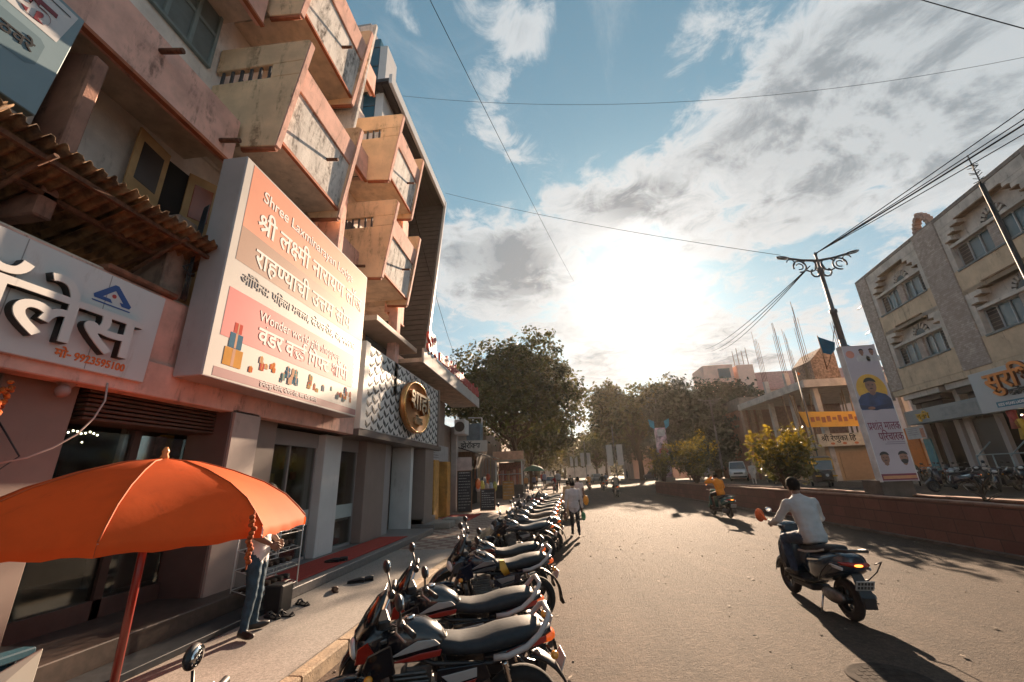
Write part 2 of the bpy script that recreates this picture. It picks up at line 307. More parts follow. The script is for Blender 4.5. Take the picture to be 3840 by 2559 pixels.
# outlines of the sign lettering (half font units)
GLYPHS={
3:'',
5:'-94,424 -93,430 -91,436 -87,441 -82,445 -76,447 -70,448 -63,447 -57,445 -52,441 -48,436 -45,430 -44,424 -45,417 -48,411 -52,406 -57,402 -63,399 -70,398 -76,399 -82,402 -87,406 -91,411 -93,417|34,432 25,401 12,378 -4,361 -23,349 -45,342 -69,340 -92,342 -113,350 -132,362 -149,380 -164,403 -176,432 -142,444 -132,422 -122,405 -112,391 -99,381 -84,375 -68,374 -50,376 -36,382 -24,392 -16,406 -8,424 -2,444',
6:'-92,386 -92,394 -89,400 -84,406 -78,411 -72,414 -65,415 -58,414 -51,411 -46,406 -41,400 -38,394 -38,386 -38,378 -41,372 -46,366 -51,361 -58,358 -65,357 -72,358 -78,361 -84,366 -89,372 -92,378',
9:'235,109 232,88 225,70 212,57 196,48 177,42 156,40 128,44 103,54 80,72 57,98 36,133 14,178 50,191 65,158 80,130 96,107 114,90 132,80 152,76 164,77 175,80 184,85 190,92 194,102 196,114 194,125 191,136 185,146 178,156 169,165 159,174 150,172 140,171 130,170 128,206 148,207 164,211 176,218 184,226 188,236 190,247 189,258 185,267 178,273 170,277 161,280 151,281 139,280 128,279 118,276 107,272 97,268 86,262 73,297 82,302 93,306 105,310 119,313 133,315 149,316 173,314 193,307 209,296 220,282 227,266 230,248 226,224 215,204 196,188 200,184 203,181 206,178 219,176 231,175 243,175 253,175 263,176 272,176 280,178 288,179 297,182 297,276 260,276 260,311 390,311 390,276 338,276 338,0 297,0 297,145 289,143 281,142 274,141 266,140 258,140 249,140 243,140 236,140 228,141 232,131 234,120',
13:'0,311 282,311 282,276 226,276 235,262 241,248 242,232 238,204 225,182 203,164 215,153 225,140 235,127 243,112 248,95 250,76 248,60 245,46 238,34 230,24 220,15 208,8 194,4 180,1 164,0 145,2 127,7 110,15 93,28 76,44 60,65 45,90 29,121 14,156 50,169 60,144 70,121 81,100 92,82 104,66 117,54 131,44 145,39 160,37 173,38 184,41 194,46 201,54 206,65 207,80 206,93 202,106 196,118 187,129 177,140 164,150 154,149 143,148 132,147 130,182 152,184 170,188 184,195 194,204 200,217 202,232 201,241 199,250 194,258 189,265 183,271 176,276 0,276',
21:'235,109 232,88 225,70 212,57 196,48 177,42 156,40 128,44 103,54 80,72 57,98 36,133 14,178 50,191 65,158 80,130 96,107 114,90 132,80 152,76 164,77 175,80 184,85 190,92 194,102 196,114 194,125 191,136 185,146 178,156 169,165 159,174 150,172 140,171 130,170 128,206 148,207 164,211 176,218 184,226 188,236 190,247 189,258 185,267 178,273 170,277 161,280 151,281 139,280 128,279 118,276 107,272 97,268 86,262 73,297 82,302 93,306 105,310 119,313 133,315 149,316 173,314 193,307 209,296 220,282 227,266 230,248 226,224 215,204 196,188 200,184 203,181 206,178 219,176 231,175 243,175 253,175 263,176 272,176 280,178 288,179 297,182 297,276 260,276 260,311 519,311 519,276 467,276 467,0 426,0 426,276 338,276 338,0 297,0 297,145 289,143 281,142 274,141 266,140 258,140 249,140 243,140 236,140 228,141 232,131 234,120|532,432 522,401 509,378 493,361 474,349 452,342 428,340 405,342 384,350 365,362 348,380 333,403 321,432 356,444 366,422 376,405 386,392 399,382 413,376 430,374 447,377 461,383 472,393 480,407 488,424 494,444',
25:'388,276 226,276 226,174 243,188 263,197 284,200 305,197 322,190 338,179 349,163 356,143 358,120 357,104 355,88 350,70 344,53 336,36 326,20 290,40 297,51 304,64 310,77 314,91 317,105 318,118 317,133 314,144 308,154 301,160 292,164 281,165 263,161 245,149 226,129 226,0 186,0 186,87 177,80 167,74 156,68 143,63 129,60 113,59 98,60 83,63 69,68 56,76 45,86 36,97 29,111 24,127 23,145 26,170 35,191 50,208 71,222 94,229 122,232 130,232 139,231 148,230 157,229 164,228 170,227 166,190 161,192 154,193 146,194 138,195 131,195 124,196 107,194 92,190 80,182 71,173 65,160 64,146 65,130 70,117 79,107 89,100 101,95 114,94 128,95 141,99 153,104 165,112 175,120 186,130 186,276 0,276 0,311 388,311',
27:'104,276 104,117 103,109 101,102 98,96 93,92 87,90 80,89 71,90 62,94 53,100 45,107 37,116 30,125 25,135 22,145 20,154 21,161 24,167 27,172 33,176 41,179 51,180 64,180 64,276 0,276 0,311 289,311 289,276 237,276 237,0 196,0 196,276',
30:'324,276 272,276 272,0 232,0 232,82 223,77 213,72 202,66 189,62 174,60 158,59 134,61 113,69 95,80 82,96 73,115 70,138 71,147 73,156 77,165 81,173 87,180 92,186 19,184 19,220 166,220 172,220 178,220 184,220 189,220 192,220 194,220 191,185 175,185 157,184 141,180 128,173 118,163 112,151 110,137 112,124 117,113 125,105 135,99 146,95 158,94 174,95 189,99 201,105 213,112 223,121 232,130 232,276 0,276 0,311 324,311',
32:'326,276 326,0 286,0 286,185 218,185 205,185 196,186 189,186 200,176 210,164 218,152 224,138 228,124 229,109 228,95 224,82 219,70 211,61 202,53 192,48 180,43 168,41 155,40 138,42 121,47 104,55 89,68 73,84 58,106 44,132 30,164 16,200 51,213 67,172 83,138 99,111 116,92 134,80 153,76 163,77 172,80 179,85 185,92 188,101 190,114 188,128 183,142 174,155 163,167 151,179 136,188 151,220 286,220 286,276 0,276 0,311 378,311 378,276',
33:'136,111 126,111 116,109 106,108 97,105 88,102 80,98 66,108 53,119 41,132 32,145 27,160 25,176 26,185 27,193 30,200 34,206 38,212 44,216 51,222 60,226 69,229 80,231 93,232 109,232 157,232 157,276 0,276 0,311 386,311 386,276 334,276 334,0 293,0 293,104 285,102 277,101 268,100 260,99 251,99 242,98 235,99 227,100 219,101 222,93 223,85 224,77 221,57 214,40 203,26 187,15 168,7 144,2 154,-2 164,-6 175,-10 185,-13 196,-17 208,-20 191,-55 172,-46 154,-37 136,-28 120,-18 103,-9 88,0 70,2 54,5 41,9 32,15 26,23 24,32 25,39 27,46 31,51 36,55 43,57 50,58 57,57 64,56 71,53 79,48 87,43 97,35 102,34 106,34 110,34 131,35 149,39 164,44 174,52 181,63 183,76 182,87 178,95 171,102 161,107 150,110|240,134 258,135 276,137 293,142 293,276 198,276 198,197 106,197 96,197 89,196 84,196 79,194 76,193 72,190 68,186 66,180 65,174 66,166 68,159 72,153 77,148 82,143 87,138 103,143 120,146 138,147 151,146 164,144 176,140 185,139 195,137 205,136 216,135 227,134',
35:'260,276 186,276 186,174 158,174 143,174 130,173 118,170 108,167 99,164 90,159 75,145 66,128 63,108 64,92 68,79 74,68 82,58 92,50 103,44 115,40 128,38 142,37 159,38 174,40 188,43 200,48 214,54 228,60 241,24 226,17 210,12 194,7 178,3 160,1 143,0 121,1 100,6 81,13 64,23 50,35 38,50 30,68 25,88 23,110 25,131 31,149 40,165 53,178 67,190 85,198 104,205 123,209 144,210 145,210 145,276 0,276 0,311 260,311',
36:'300,276 186,276 186,207 210,196 231,181 248,164 260,144 267,122 270,99 268,77 262,58 253,42 241,29 226,18 209,10 190,5 170,1 148,0 113,3 83,13 58,28 38,50 27,76 23,108 25,129 31,148 40,164 53,178 67,190 85,198 104,205 123,209 144,210 145,210 145,276 0,276 0,311 300,311|146,36 169,38 188,43 206,51 219,63 226,80 229,100 227,115 223,130 214,143 203,155 189,166 172,174 154,174 131,173 111,168 94,160 85,154 77,147 71,138 67,128 64,117 63,105 66,84 74,66 87,53 104,44 124,38',
37:'179,111 169,111 160,109 150,108 141,105 132,102 124,98 109,108 96,119 84,132 76,145 70,160 68,176 69,185 71,193 74,200 77,206 82,212 87,216 95,222 104,226 114,229 125,231 139,232 154,232 200,232 200,276 0,276 0,311 296,311 296,276 241,276 241,197 149,197 140,197 132,196 127,196 123,194 119,193 116,190 112,186 109,180 108,174 109,166 112,159 116,153 120,148 125,143 130,138 146,143 163,146 181,147 204,145 225,139 242,128 256,114 264,97 267,77 264,56 256,38 242,22 223,10 199,2 168,0 137,2 108,10 81,22 56,38 33,57 12,79 43,104 62,83 82,66 101,53 122,44 144,39 168,37 201,41 220,54 226,76 225,87 221,95 214,102 205,107 193,110',
39:'317,276 317,0 276,0 276,276 210,276 210,160 210,147 208,135 206,125 202,116 198,107 192,99 185,91 176,85 166,80 154,76 140,74 126,73 97,76 74,86 57,102 52,111 47,120 44,132 42,144 40,159 40,176 40,276 0,276 0,311 368,311 368,276|124,108 140,110 152,116 160,124 164,130 166,137 168,144 169,153 169,163 170,176 170,276 80,276 80,176 80,164 81,154 82,146 84,138 86,132 89,126 93,121 98,116 103,113 109,111 116,109',
40:'240,276 240,0 200,0 200,164 146,164 127,164 112,163 100,161 90,158 82,155 75,150 68,142 64,132 63,118 65,102 71,87 82,71 96,55 114,38 136,20 108,-6 94,7 79,21 66,34 53,48 43,61 34,76 28,90 24,105 22,121 23,132 26,143 29,152 34,161 40,169 46,176 57,183 68,189 82,194 97,197 115,199 136,200 200,200 200,276 0,276 0,311 292,311 292,276',
42:'206,-29 200,-18 193,-6 186,6 181,17 175,27 171,36 167,36 163,35 158,35 153,34 148,34 144,34 129,35 115,36 101,39 87,43 74,49 62,56 51,65 42,75 34,88 28,102 24,118 23,136 24,150 26,163 31,174 36,184 43,193 51,200 63,209 76,216 92,222 108,225 126,227 145,228 148,228 148,276 0,276 0,311 267,311 267,276 188,276 188,192 164,192 145,192 130,191 117,189 106,186 95,182 86,178 80,172 74,166 69,158 66,150 64,141 63,131 65,114 72,100 83,87 98,78 119,72 144,70 146,70 148,70 150,70 152,70 154,70 156,70 154,77 153,83 153,88 154,99 158,107 164,113 171,117 178,119 186,120 200,119 211,115 219,108 226,99 229,90 230,81 230,71 227,63 223,56 218,51 212,46 205,43 209,35 214,27 219,18 225,9 232,-1 240,-12',
44:'0,311 284,311 284,276 233,276 233,0 192,0 192,149 102,149 102,122 101,113 99,106 95,101 90,97 84,95 76,94 68,95 60,99 51,104 42,112 35,120 28,130 23,140 20,150 18,159 19,166 22,172 25,178 31,181 39,184 49,184 192,184 192,276 0,276',
46:'240,276 240,0 199,0 199,96 189,90 179,84 168,80 155,76 142,74 127,73 114,74 102,76 91,80 81,85 72,90 64,97 56,107 50,117 46,129 42,142 40,159 40,179 40,276 0,276 0,311 292,311 292,276|199,276 80,276 80,184 80,172 81,161 82,152 83,145 84,138 86,133 89,128 92,124 95,120 104,114 116,110 132,108 145,110 157,113 169,118 180,125 190,132 199,140',
47:'230,276 230,174 239,182 248,188 257,193 267,197 278,199 289,200 309,197 327,190 342,179 353,163 360,143 362,120 362,104 359,88 355,70 349,53 341,36 330,20 294,40 302,51 309,64 314,77 319,91 322,105 322,118 321,133 318,144 312,154 305,160 296,164 285,165 267,161 249,149 230,128 230,0 190,0 190,96 181,90 172,85 162,80 150,76 138,74 124,73 111,74 99,76 88,80 78,86 70,92 62,98 55,109 49,119 45,131 42,144 40,159 40,177 40,276 0,276 0,311 393,311 393,276|80,276 80,180 80,163 81,150 83,140 86,133 89,126 94,120 102,114 112,110 124,108 137,109 149,112 160,117 171,123 180,131 190,139 190,276',
48:'292,276 241,276 241,0 200,0 200,82 191,77 180,71 168,66 154,62 138,60 120,59 102,60 86,64 70,70 57,77 45,87 36,99 29,112 24,127 23,143 26,169 36,191 53,209 76,222 102,229 132,232 138,232 143,232 150,231 156,231 163,230 169,230 175,229 180,228 184,227 182,192 175,194 167,195 159,196 151,197 142,197 134,198 127,197 121,197 115,196 182,112 189,117 195,122 200,128 200,276 0,276 0,311 292,311|64,144 65,128 71,115 80,105 92,98 106,93 121,92 127,92 133,93 138,94 144,95 149,96 154,98 84,185 73,174 66,160',
49:'87,316 99,315 110,314 120,311 129,306 138,301 146,293 151,286 156,277 160,266 163,254 165,238 166,218 166,160 266,160 266,276 201,276 201,311 358,311 358,276 307,276 307,0 266,0 266,125 166,125 166,106 165,97 163,89 159,83 154,79 148,76 142,76 135,76 128,78 122,82 115,86 108,92 102,98 96,104 92,111 88,118 84,126 83,132 82,139 83,145 85,150 89,154 94,158 102,160 112,160 126,160 126,213 126,227 125,239 124,249 122,257 119,263 116,269 108,277 98,282 84,284 76,283 69,281 64,278 60,273 58,267 57,260 58,252 62,245 69,239 78,235 92,232 109,230 105,194 82,198 62,204 45,213 33,225 25,241 23,260 25,278 31,292 42,303 55,310 70,315',
50:'254,276 254,0 214,0 214,125 104,125 104,106 103,97 100,89 96,83 91,79 86,76 80,76 73,76 66,78 60,82 53,86 46,92 40,98 34,104 29,111 25,118 22,126 20,132 20,139 20,145 22,150 26,154 32,158 40,160 50,160 63,160 63,276 0,276 0,311 306,311 306,276|214,276 104,276 104,160 214,160',
51:'298,311 298,276 246,276 246,0 205,0 205,90 195,84 184,78 172,73 158,69 143,67 126,66 98,69 74,79 54,96 38,119 26,145 19,176 38,181 53,188 65,195 73,204 78,215 80,228 79,238 77,246 74,254 70,262 66,269 62,276 0,276 0,311|64,150 72,136 80,123 90,114 101,107 114,103 130,102 145,103 160,106 173,112 185,119 195,128 205,137 205,276 106,276 114,258 118,240 120,222 114,191 95,166',
52:'198,21 170,-6 151,10 133,27 115,44 98,60 83,76 69,90 57,104 46,117 38,128 31,138 26,146 23,152 21,158 20,164 20,170 21,176 23,182 28,188 34,193 42,196 52,196 60,196 67,194 74,191 80,186 85,181 90,174 102,182 112,190 119,200 124,210 127,222 128,234 128,242 127,249 126,257 124,264 122,270 120,276 0,276 0,311 212,311 212,276 160,276 164,263 167,247 168,229 167,212 163,196 157,182 149,170 139,160 127,150 114,142 99,134 84,127 99,109 117,92 136,73 156,55 176,38',
54:'0,276 0,311 346,311 346,276 294,276 294,0 254,0 254,178 252,178 250,178 247,178 239,177 231,175 222,172 214,167 206,160 198,150 191,138 184,123 178,104 140,116 144,131 149,144 156,156 148,162 140,167 132,171 123,174 114,176 104,176 92,175 82,171 74,165 68,157 64,147 63,136 64,123 68,111 74,99 82,88 92,76 105,63 120,50 136,36 154,20 128,-6 109,10 91,26 74,42 60,57 47,72 36,88 29,104 24,120 22,138 24,154 28,168 35,181 44,191 54,199 66,205 78,210 90,212 102,213 116,212 130,210 142,206 154,200 166,193 177,185 198,201 222,210 250,213 251,213 253,213 254,213 254,276',
57:'286,276 234,276 234,0 194,0 194,82 184,77 174,71 162,66 148,62 133,60 116,59 99,60 83,64 68,70 55,77 44,87 35,99 28,112 24,127 23,143 26,169 36,191 52,209 73,222 98,229 128,232 132,232 138,232 144,231 150,231 157,230 163,230 168,229 173,228 177,227 174,190 168,192 161,193 153,194 145,195 137,195 130,196 110,194 94,190 81,182 71,172 65,159 64,144 65,128 70,116 79,106 91,99 103,95 118,94 134,95 149,99 162,105 174,113 184,121 194,130 194,276 0,276 0,311 286,311',
58:'61,94 50,95 40,98 32,103 25,110 21,118 20,128 21,136 24,144 29,150 36,154 43,156 52,157 58,157 64,155 71,153 78,150 86,145 96,138 111,145 125,155 136,168 145,183 151,201 152,222 151,239 146,254 138,266 127,276 114,281 100,283 90,282 82,280 76,276 72,271 70,265 69,258 70,253 71,247 74,242 78,236 84,231 93,227 104,224 118,221 135,220 126,185 98,189 74,197 56,209 43,224 36,240 33,258 35,274 41,288 51,300 64,309 81,314 102,316 117,315 132,311 146,305 159,297 170,286 179,273 186,258 191,240 192,220 190,198 184,176 175,156 162,138 146,123 127,110 142,97 156,83 170,67 184,52 196,36 207,22 175,0 159,22 143,42 129,59 115,73 102,86 90,97 80,96 71,95|296,276 296,0 255,0 255,276 210,276 210,311 348,311 348,276',
60:'294,276 294,0 253,0 253,133 243,130 234,128 224,127 214,126 202,126 190,126 176,126 161,127 146,129 131,132 118,135 106,138 99,134 92,130 84,126 98,109 114,91 132,73 151,55 170,38 190,21 163,-6 145,10 127,27 110,44 94,60 80,76 66,90 55,104 45,117 36,128 30,138 26,146 23,152 21,158 20,164 20,170 21,176 23,182 28,188 34,193 42,196 52,196 60,196 67,194 74,191 80,186 85,181 90,175 97,182 102,190 105,199 107,209 108,219 108,229 108,239 108,248 106,256 105,264 103,270 100,276 0,276 0,311 346,311 346,276|184,161 197,161 209,162 220,163 231,165 242,167 253,170 253,276 140,276 143,270 145,263 146,256 148,247 149,239 149,229 148,216 147,203 144,192 141,183 136,174 131,166 149,163 166,162',
61:'160,34 172,39 182,43 190,49 196,56 200,64 202,74 200,86 195,96 187,104 175,110 160,113 140,114 119,113 101,108 87,100 77,90 71,77 69,62 70,52 72,42 75,32 80,22 88,11 98,0 112,-13 130,-28 151,-44 124,-71 96,-48 73,-26 54,-4 40,17 32,40 29,65 30,77 32,88 37,99 42,108 49,117 58,124 51,130 46,138 41,146 38,155 35,165 34,176 35,185 37,193 40,200 43,206 48,212 53,216 61,222 70,226 79,229 90,231 101,232 114,232 180,232 180,276 0,276 0,311 273,311 273,276 221,276 221,197 115,197 106,197 98,196 93,196 89,194 85,193 82,190 78,186 75,180 74,174 75,167 77,161 80,156 83,151 87,146 92,142 108,146 124,149 142,150 164,149 182,145 198,140 211,132 222,123 230,112 236,101 239,89 240,76 239,58 233,42 224,28 210,17 194,8 174,1',
66:'85,276 85,0 44,0 44,276 0,276 0,311 136,311 136,276',
67:'44,276 0,276 0,311 40,311 36,319 33,326 30,334 28,343 27,352 26,362 30,386 39,407 56,424 77,438 103,445 133,448 178,444 220,431 258,410 293,381 324,347 352,308 310,308 257,366 201,400 142,412 120,410 102,405 87,397 76,386 69,373 67,357 68,347 69,339 72,331 75,324 79,317 82,311 136,311 136,276 85,276 85,0 44,0',
68:'-92,308 -98,319 -102,330 -106,341 -108,352 -110,363 -110,374 -108,394 -101,412 -89,427 -73,439 -54,446 -30,448 -12,446 5,442 20,434 32,422 44,408 54,389 64,367 73,341 82,311 136,311 136,276 85,276 85,0 44,0 44,276 0,276 0,311 44,311 34,343 24,368 14,388 3,402 -12,410 -28,412 -41,411 -51,407 -59,400 -65,391 -68,380 -70,366 -69,356 -67,345 -64,336 -61,327 -57,317 -52,308',
69:'-124,-6 -106,0 -87,4 -68,6 -45,3 -25,-3 -10,-14 2,-28 9,-45 11,-64 8,-84 1,-100 -12,-114 -30,-125 -52,-132 -78,-134 -109,-131 -137,-124 -162,-111 -185,-94 -207,-74 -228,-50 -197,-28 -184,-44 -172,-57 -160,-68 -148,-77 -136,-85 -123,-91 -109,-95 -94,-97 -78,-98 -49,-94 -31,-82 -26,-61 -27,-51 -31,-43 -38,-36 -46,-32 -56,-29 -66,-28 -74,-29 -82,-30 -90,-31 -97,-33 -104,-36 -111,-40',
70:'-32,-122 -40,-126 -49,-128 -58,-131 -68,-133 -77,-134 -86,-134 -110,-132 -129,-125 -145,-114 -157,-100 -164,-83 -166,-63 -164,-45 -156,-29 -144,-14 -126,-3 -106,3 -81,6 -57,4 -35,-1 -16,-8 2,-19 19,-31 34,-45 48,-61 61,-77 72,-94 42,-114 23,-89 5,-67 -14,-50 -33,-38 -55,-31 -78,-28 -94,-30 -106,-33 -116,-38 -124,-45 -128,-54 -130,-64 -128,-75 -124,-84 -117,-90 -108,-95 -99,-97 -89,-98 -80,-98 -72,-97 -65,-95 -58,-93 -51,-91 -44,-88',
73:'34,432 25,401 12,378 -4,361 -23,349 -45,342 -69,340 -92,342 -113,350 -132,362 -149,380 -164,403 -176,432 -140,444 -131,422 -122,405 -111,392 -98,382 -84,376 -68,374 -50,377 -36,383 -25,393 -17,407 -9,424 -4,444',
75:'-84,308 -91,332 -98,353 -105,370 -112,383 -120,394 -128,402 -137,407 -147,410 -158,412 -165,411 -171,410 -177,409 -183,408 -188,406 -192,404 -204,441 -191,445 -176,447 -159,448 -142,447 -126,442 -112,435 -100,425 -88,410 -77,392 -66,369 -57,341 -47,308',
77:'85,276 85,0 44,0 44,276 0,276 0,311 136,311 136,276|149,432 140,401 127,378 111,361 92,349 70,342 46,340 23,342 2,350 -18,362 -34,380 -49,403 -62,432 -26,444 -17,422 -7,405 4,392 16,382 30,376 47,374 64,377 78,383 89,393 98,407 105,424 111,444',
79:'85,276 85,0 44,0 44,276 0,276 0,311 136,311 136,276|45,308 38,332 31,353 24,370 17,383 10,394 2,402 -7,407 -17,410 -28,412 -35,411 -42,410 -48,409 -53,408 -58,406 -63,404 -75,441 -61,445 -46,447 -30,448 -12,447 3,442 17,435 30,425 42,410 53,392 63,369 73,341 82,308',
181:'-95,308 -102,319 -108,332 -113,344 -117,357 -119,369 -120,381 -118,401 -110,418 -98,431 -82,441 -63,446 -42,448 -32,448 -22,447 -13,445 -4,442 3,439 10,436 0,403 -6,406 -12,408 -18,410 -25,412 -32,413 -39,414 -51,412 -61,408 -70,402 -75,394 -79,384 -80,374 -79,363 -77,352 -73,341 -68,331 -62,319 -54,308',
183:'309,276 226,276 226,167 234,172 242,176 250,179 260,182 271,183 284,184 316,184 316,148 290,148 276,148 264,146 254,144 245,139 236,134 226,126 226,0 186,0 186,87 177,80 167,74 156,68 143,63 129,60 113,59 98,60 83,63 69,68 56,76 45,86 36,97 29,111 24,127 23,145 26,170 35,191 50,208 71,222 94,229 122,232 130,232 139,231 148,230 157,229 164,228 170,227 166,190 161,192 154,193 146,194 138,195 131,195 124,196 107,194 92,190 80,182 71,173 65,160 64,146 65,130 70,117 79,107 89,100 101,95 114,94 128,95 141,99 153,104 165,112 175,120 186,130 186,276 0,276 0,311 309,311',
197:'126,73 97,76 74,86 57,102 52,111 47,120 44,132 42,144 40,159 40,176 40,276 0,276 0,311 240,311 240,276 210,276 210,160 210,147 208,135 206,125 202,116 198,107 192,99 185,91 176,85 166,80 154,76 140,74|124,108 140,110 152,116 160,124 164,130 166,137 168,144 169,153 169,163 170,176 170,276 80,276 80,176 80,164 81,154 82,146 84,138 86,132 89,126 93,121 98,116 103,113 109,111 116,109',
204:'313,276 230,276 230,168 238,173 246,177 255,180 264,182 275,184 288,184 320,184 320,148 294,148 280,148 268,147 258,145 249,142 240,136 230,128 230,0 190,0 190,96 181,90 172,85 162,80 151,76 138,74 124,73 111,74 99,76 88,80 78,86 70,92 62,98 55,109 49,119 45,131 42,144 40,159 40,177 40,276 0,276 0,311 313,311|80,276 80,180 80,163 81,150 83,140 86,133 89,126 94,120 102,114 112,110 124,108 137,109 150,112 161,117 171,124 181,131 190,140 190,276',
215:'184,161 195,161 204,162 212,162 221,163 230,164 239,166 243,130 235,128 226,127 218,126 209,126 200,126 190,126 176,126 161,127 146,129 131,132 118,135 106,138 99,134 92,130 84,126 98,109 114,91 132,73 151,55 170,38 190,21 163,-6 145,10 127,27 110,44 94,60 80,76 66,90 55,104 45,117 36,128 30,138 26,146 23,152 21,158 20,164 20,170 21,176 23,182 28,188 34,193 42,196 52,196 60,196 67,194 74,191 80,186 85,181 90,175 97,182 102,190 105,199 107,209 108,219 108,229 108,239 108,248 106,256 105,264 103,270 100,276 0,276 0,311 202,311 202,276 140,276 143,270 145,263 146,256 148,247 149,239 149,229 148,216 147,203 144,192 141,183 136,174 131,166 149,163 166,162',
219:'256,156 249,154 240,152 231,150 221,148 209,147 195,146 179,147 164,149 149,152 136,155 124,159 112,163 98,153 86,144 76,135 70,126 65,115 64,104 65,97 66,91 69,84 73,77 79,72 87,67 97,63 109,61 124,60 127,60 131,60 134,60 133,66 132,72 132,78 133,88 136,96 142,101 148,105 156,107 164,108 177,107 187,102 196,95 202,86 205,77 206,68 206,59 204,52 200,46 196,41 190,37 182,33 189,25 195,18 201,11 208,4 215,-4 224,-12 195,-32 186,-22 178,-12 169,-2 162,8 155,18 149,26 145,26 141,26 136,25 131,25 127,25 122,25 104,26 86,30 70,35 57,43 45,52 36,63 29,76 24,89 23,102 25,120 31,135 40,148 53,160 66,171 82,180 68,191 57,201 48,213 42,225 38,239 37,254 39,270 46,285 57,298 73,308 92,314 116,316 135,314 153,310 169,302 181,290 189,276 191,258 190,242 186,229 180,217 171,206 160,196 148,186 154,185 161,184 168,183 176,182 183,182 190,182 200,182 211,183 220,184 229,187 239,189 248,193|76,251 78,240 81,230 87,221 95,213 104,206 114,200 135,216 147,234 152,253 151,261 148,268 143,274 136,279 127,282 114,283 104,282 95,279 87,274 81,268 78,260',
274:'22,26 107,76 90,81 76,88 64,97 56,107 50,117 46,129 42,142 40,159 40,179 40,276 0,276 0,311 292,311 292,276 240,276 240,0 199,0 199,96 46,-6|199,276 80,276 80,184 80,172 81,161 82,152 83,145 84,138 86,133 89,128 92,124 95,120 104,114 116,110 131,108 144,110 156,113 168,118 180,125 190,132 199,140',
284:'122,20 98,54 224,129 205,133 187,137 171,142 156,147 142,152 128,157 114,148 99,138 84,129 69,119 54,110 38,101 14,135 28,142 41,149 54,156 67,163 79,170 92,177 76,190 63,202 55,214 49,226 46,239 44,252 47,268 54,284 66,297 82,308 101,314 124,316 144,314 162,308 178,298 190,284 197,268 200,250 198,236 194,223 188,211 180,200 170,190 160,180 175,175 192,170 212,165 231,161 250,157 268,155 268,276 230,276 230,311 361,311 361,276 309,276 309,0 268,0 268,117|84,248 85,240 88,232 92,223 100,214 110,205 124,196 134,204 143,212 150,221 155,230 158,240 159,250 158,260 155,269 149,275 142,279 133,282 122,283 113,282 104,279 96,274 89,268 85,259',
495:'334,94 323,95 313,98 305,103 298,110 294,118 293,128 294,136 296,143 300,148 290,148 276,148 264,146 254,144 245,139 236,134 226,126 226,0 186,0 186,87 177,80 167,74 156,68 143,63 129,60 113,59 98,60 83,63 69,68 56,76 45,86 36,97 29,111 24,127 23,145 26,170 35,191 50,208 71,222 94,229 122,232 130,232 139,231 148,230 157,229 164,228 170,227 166,190 161,192 154,193 146,194 138,195 131,195 124,196 107,194 92,190 80,182 71,173 65,160 64,146 65,130 70,117 79,107 89,100 101,95 114,94 128,95 141,99 153,104 165,112 175,120 186,130 186,276 0,276 0,311 281,311 281,276 226,276 226,167 234,172 242,176 250,179 260,182 271,183 284,184 308,184 308,154 313,155 319,157 325,157 331,157 337,155 344,153 351,150 359,145 368,138 384,145 398,155 410,168 418,183 424,201 426,222 424,239 419,254 411,266 400,276 387,281 372,283 363,282 355,280 350,276 345,271 343,265 342,258 343,253 344,247 347,242 351,236 357,231 366,227 377,224 391,221 408,220 400,185 371,189 347,197 329,209 316,224 309,240 306,258 308,274 314,288 324,300 337,309 354,314 375,316 390,315 405,311 419,305 432,297 443,286 452,273 459,258 464,240 465,220 463,198 457,176 448,156 435,138 419,123 400,110 415,97 429,83 444,67 457,52 469,36 480,22 448,0 432,22 416,42 402,59 388,73 375,86 362,97 353,96 344,95|568,276 568,0 528,0 528,276 484,276 484,311 620,311 620,276',
521:'170,-6 156,7 141,21 128,34 116,48 105,61 97,76 90,90 86,105 85,121 86,130 88,138 91,146 95,153 100,159 105,164 19,164 19,200 256,200 256,276 0,276 0,311 348,311 348,276 296,276 296,0 256,0 256,164 198,164 182,164 170,163 160,161 151,158 144,155 137,150 131,142 127,131 126,118 128,102 134,87 144,71 158,55 176,38 198,20',
554:'102,213 116,212 130,210 142,206 154,200 166,193 177,185 199,201 223,210 251,213 257,213 263,212 269,212 271,213 273,215 274,216 283,222 292,226 302,229 313,231 326,232 342,232 388,232 388,276 0,276 0,311 484,311 484,276 428,276 428,197 336,197 327,197 320,196 314,196 310,194 307,193 304,190 299,186 297,180 296,174 297,166 299,159 303,153 308,148 313,143 318,138 334,143 351,146 368,147 392,145 412,139 430,128 444,114 452,97 454,77 452,56 444,38 430,22 411,10 386,2 356,0 324,2 295,10 268,22 243,38 221,57 200,79 230,104 250,83 269,66 289,53 309,44 332,39 356,37 388,41 408,54 414,76 413,87 409,95 402,102 392,107 381,110 366,111 357,111 347,109 338,108 328,105 320,102 312,98 297,108 284,119 272,132 263,145 258,160 256,176 256,177 256,177 256,178 253,178 251,178 248,178 240,177 231,175 223,172 214,167 206,160 198,150 191,138 184,123 178,104 140,116 144,131 149,144 156,156 148,162 140,167 132,171 123,174 114,176 104,176 92,175 82,171 74,165 68,157 64,147 63,136 64,123 68,111 74,99 82,88 92,76 105,63 120,50 136,36 154,20 128,-6 109,10 91,26 74,42 60,57 47,72 36,88 29,104 24,120 22,138 24,154 28,168 35,181 44,191 54,199 65,205 77,210 90,212',
799:'23,-64 28,-44 33,-23 37,-2 41,20 45,40 48,58 96,58 100,52 95,34 88,15 81,-6 73,-26 65,-46 56,-64',
800:'24,169 146,169 146,128 24,128',
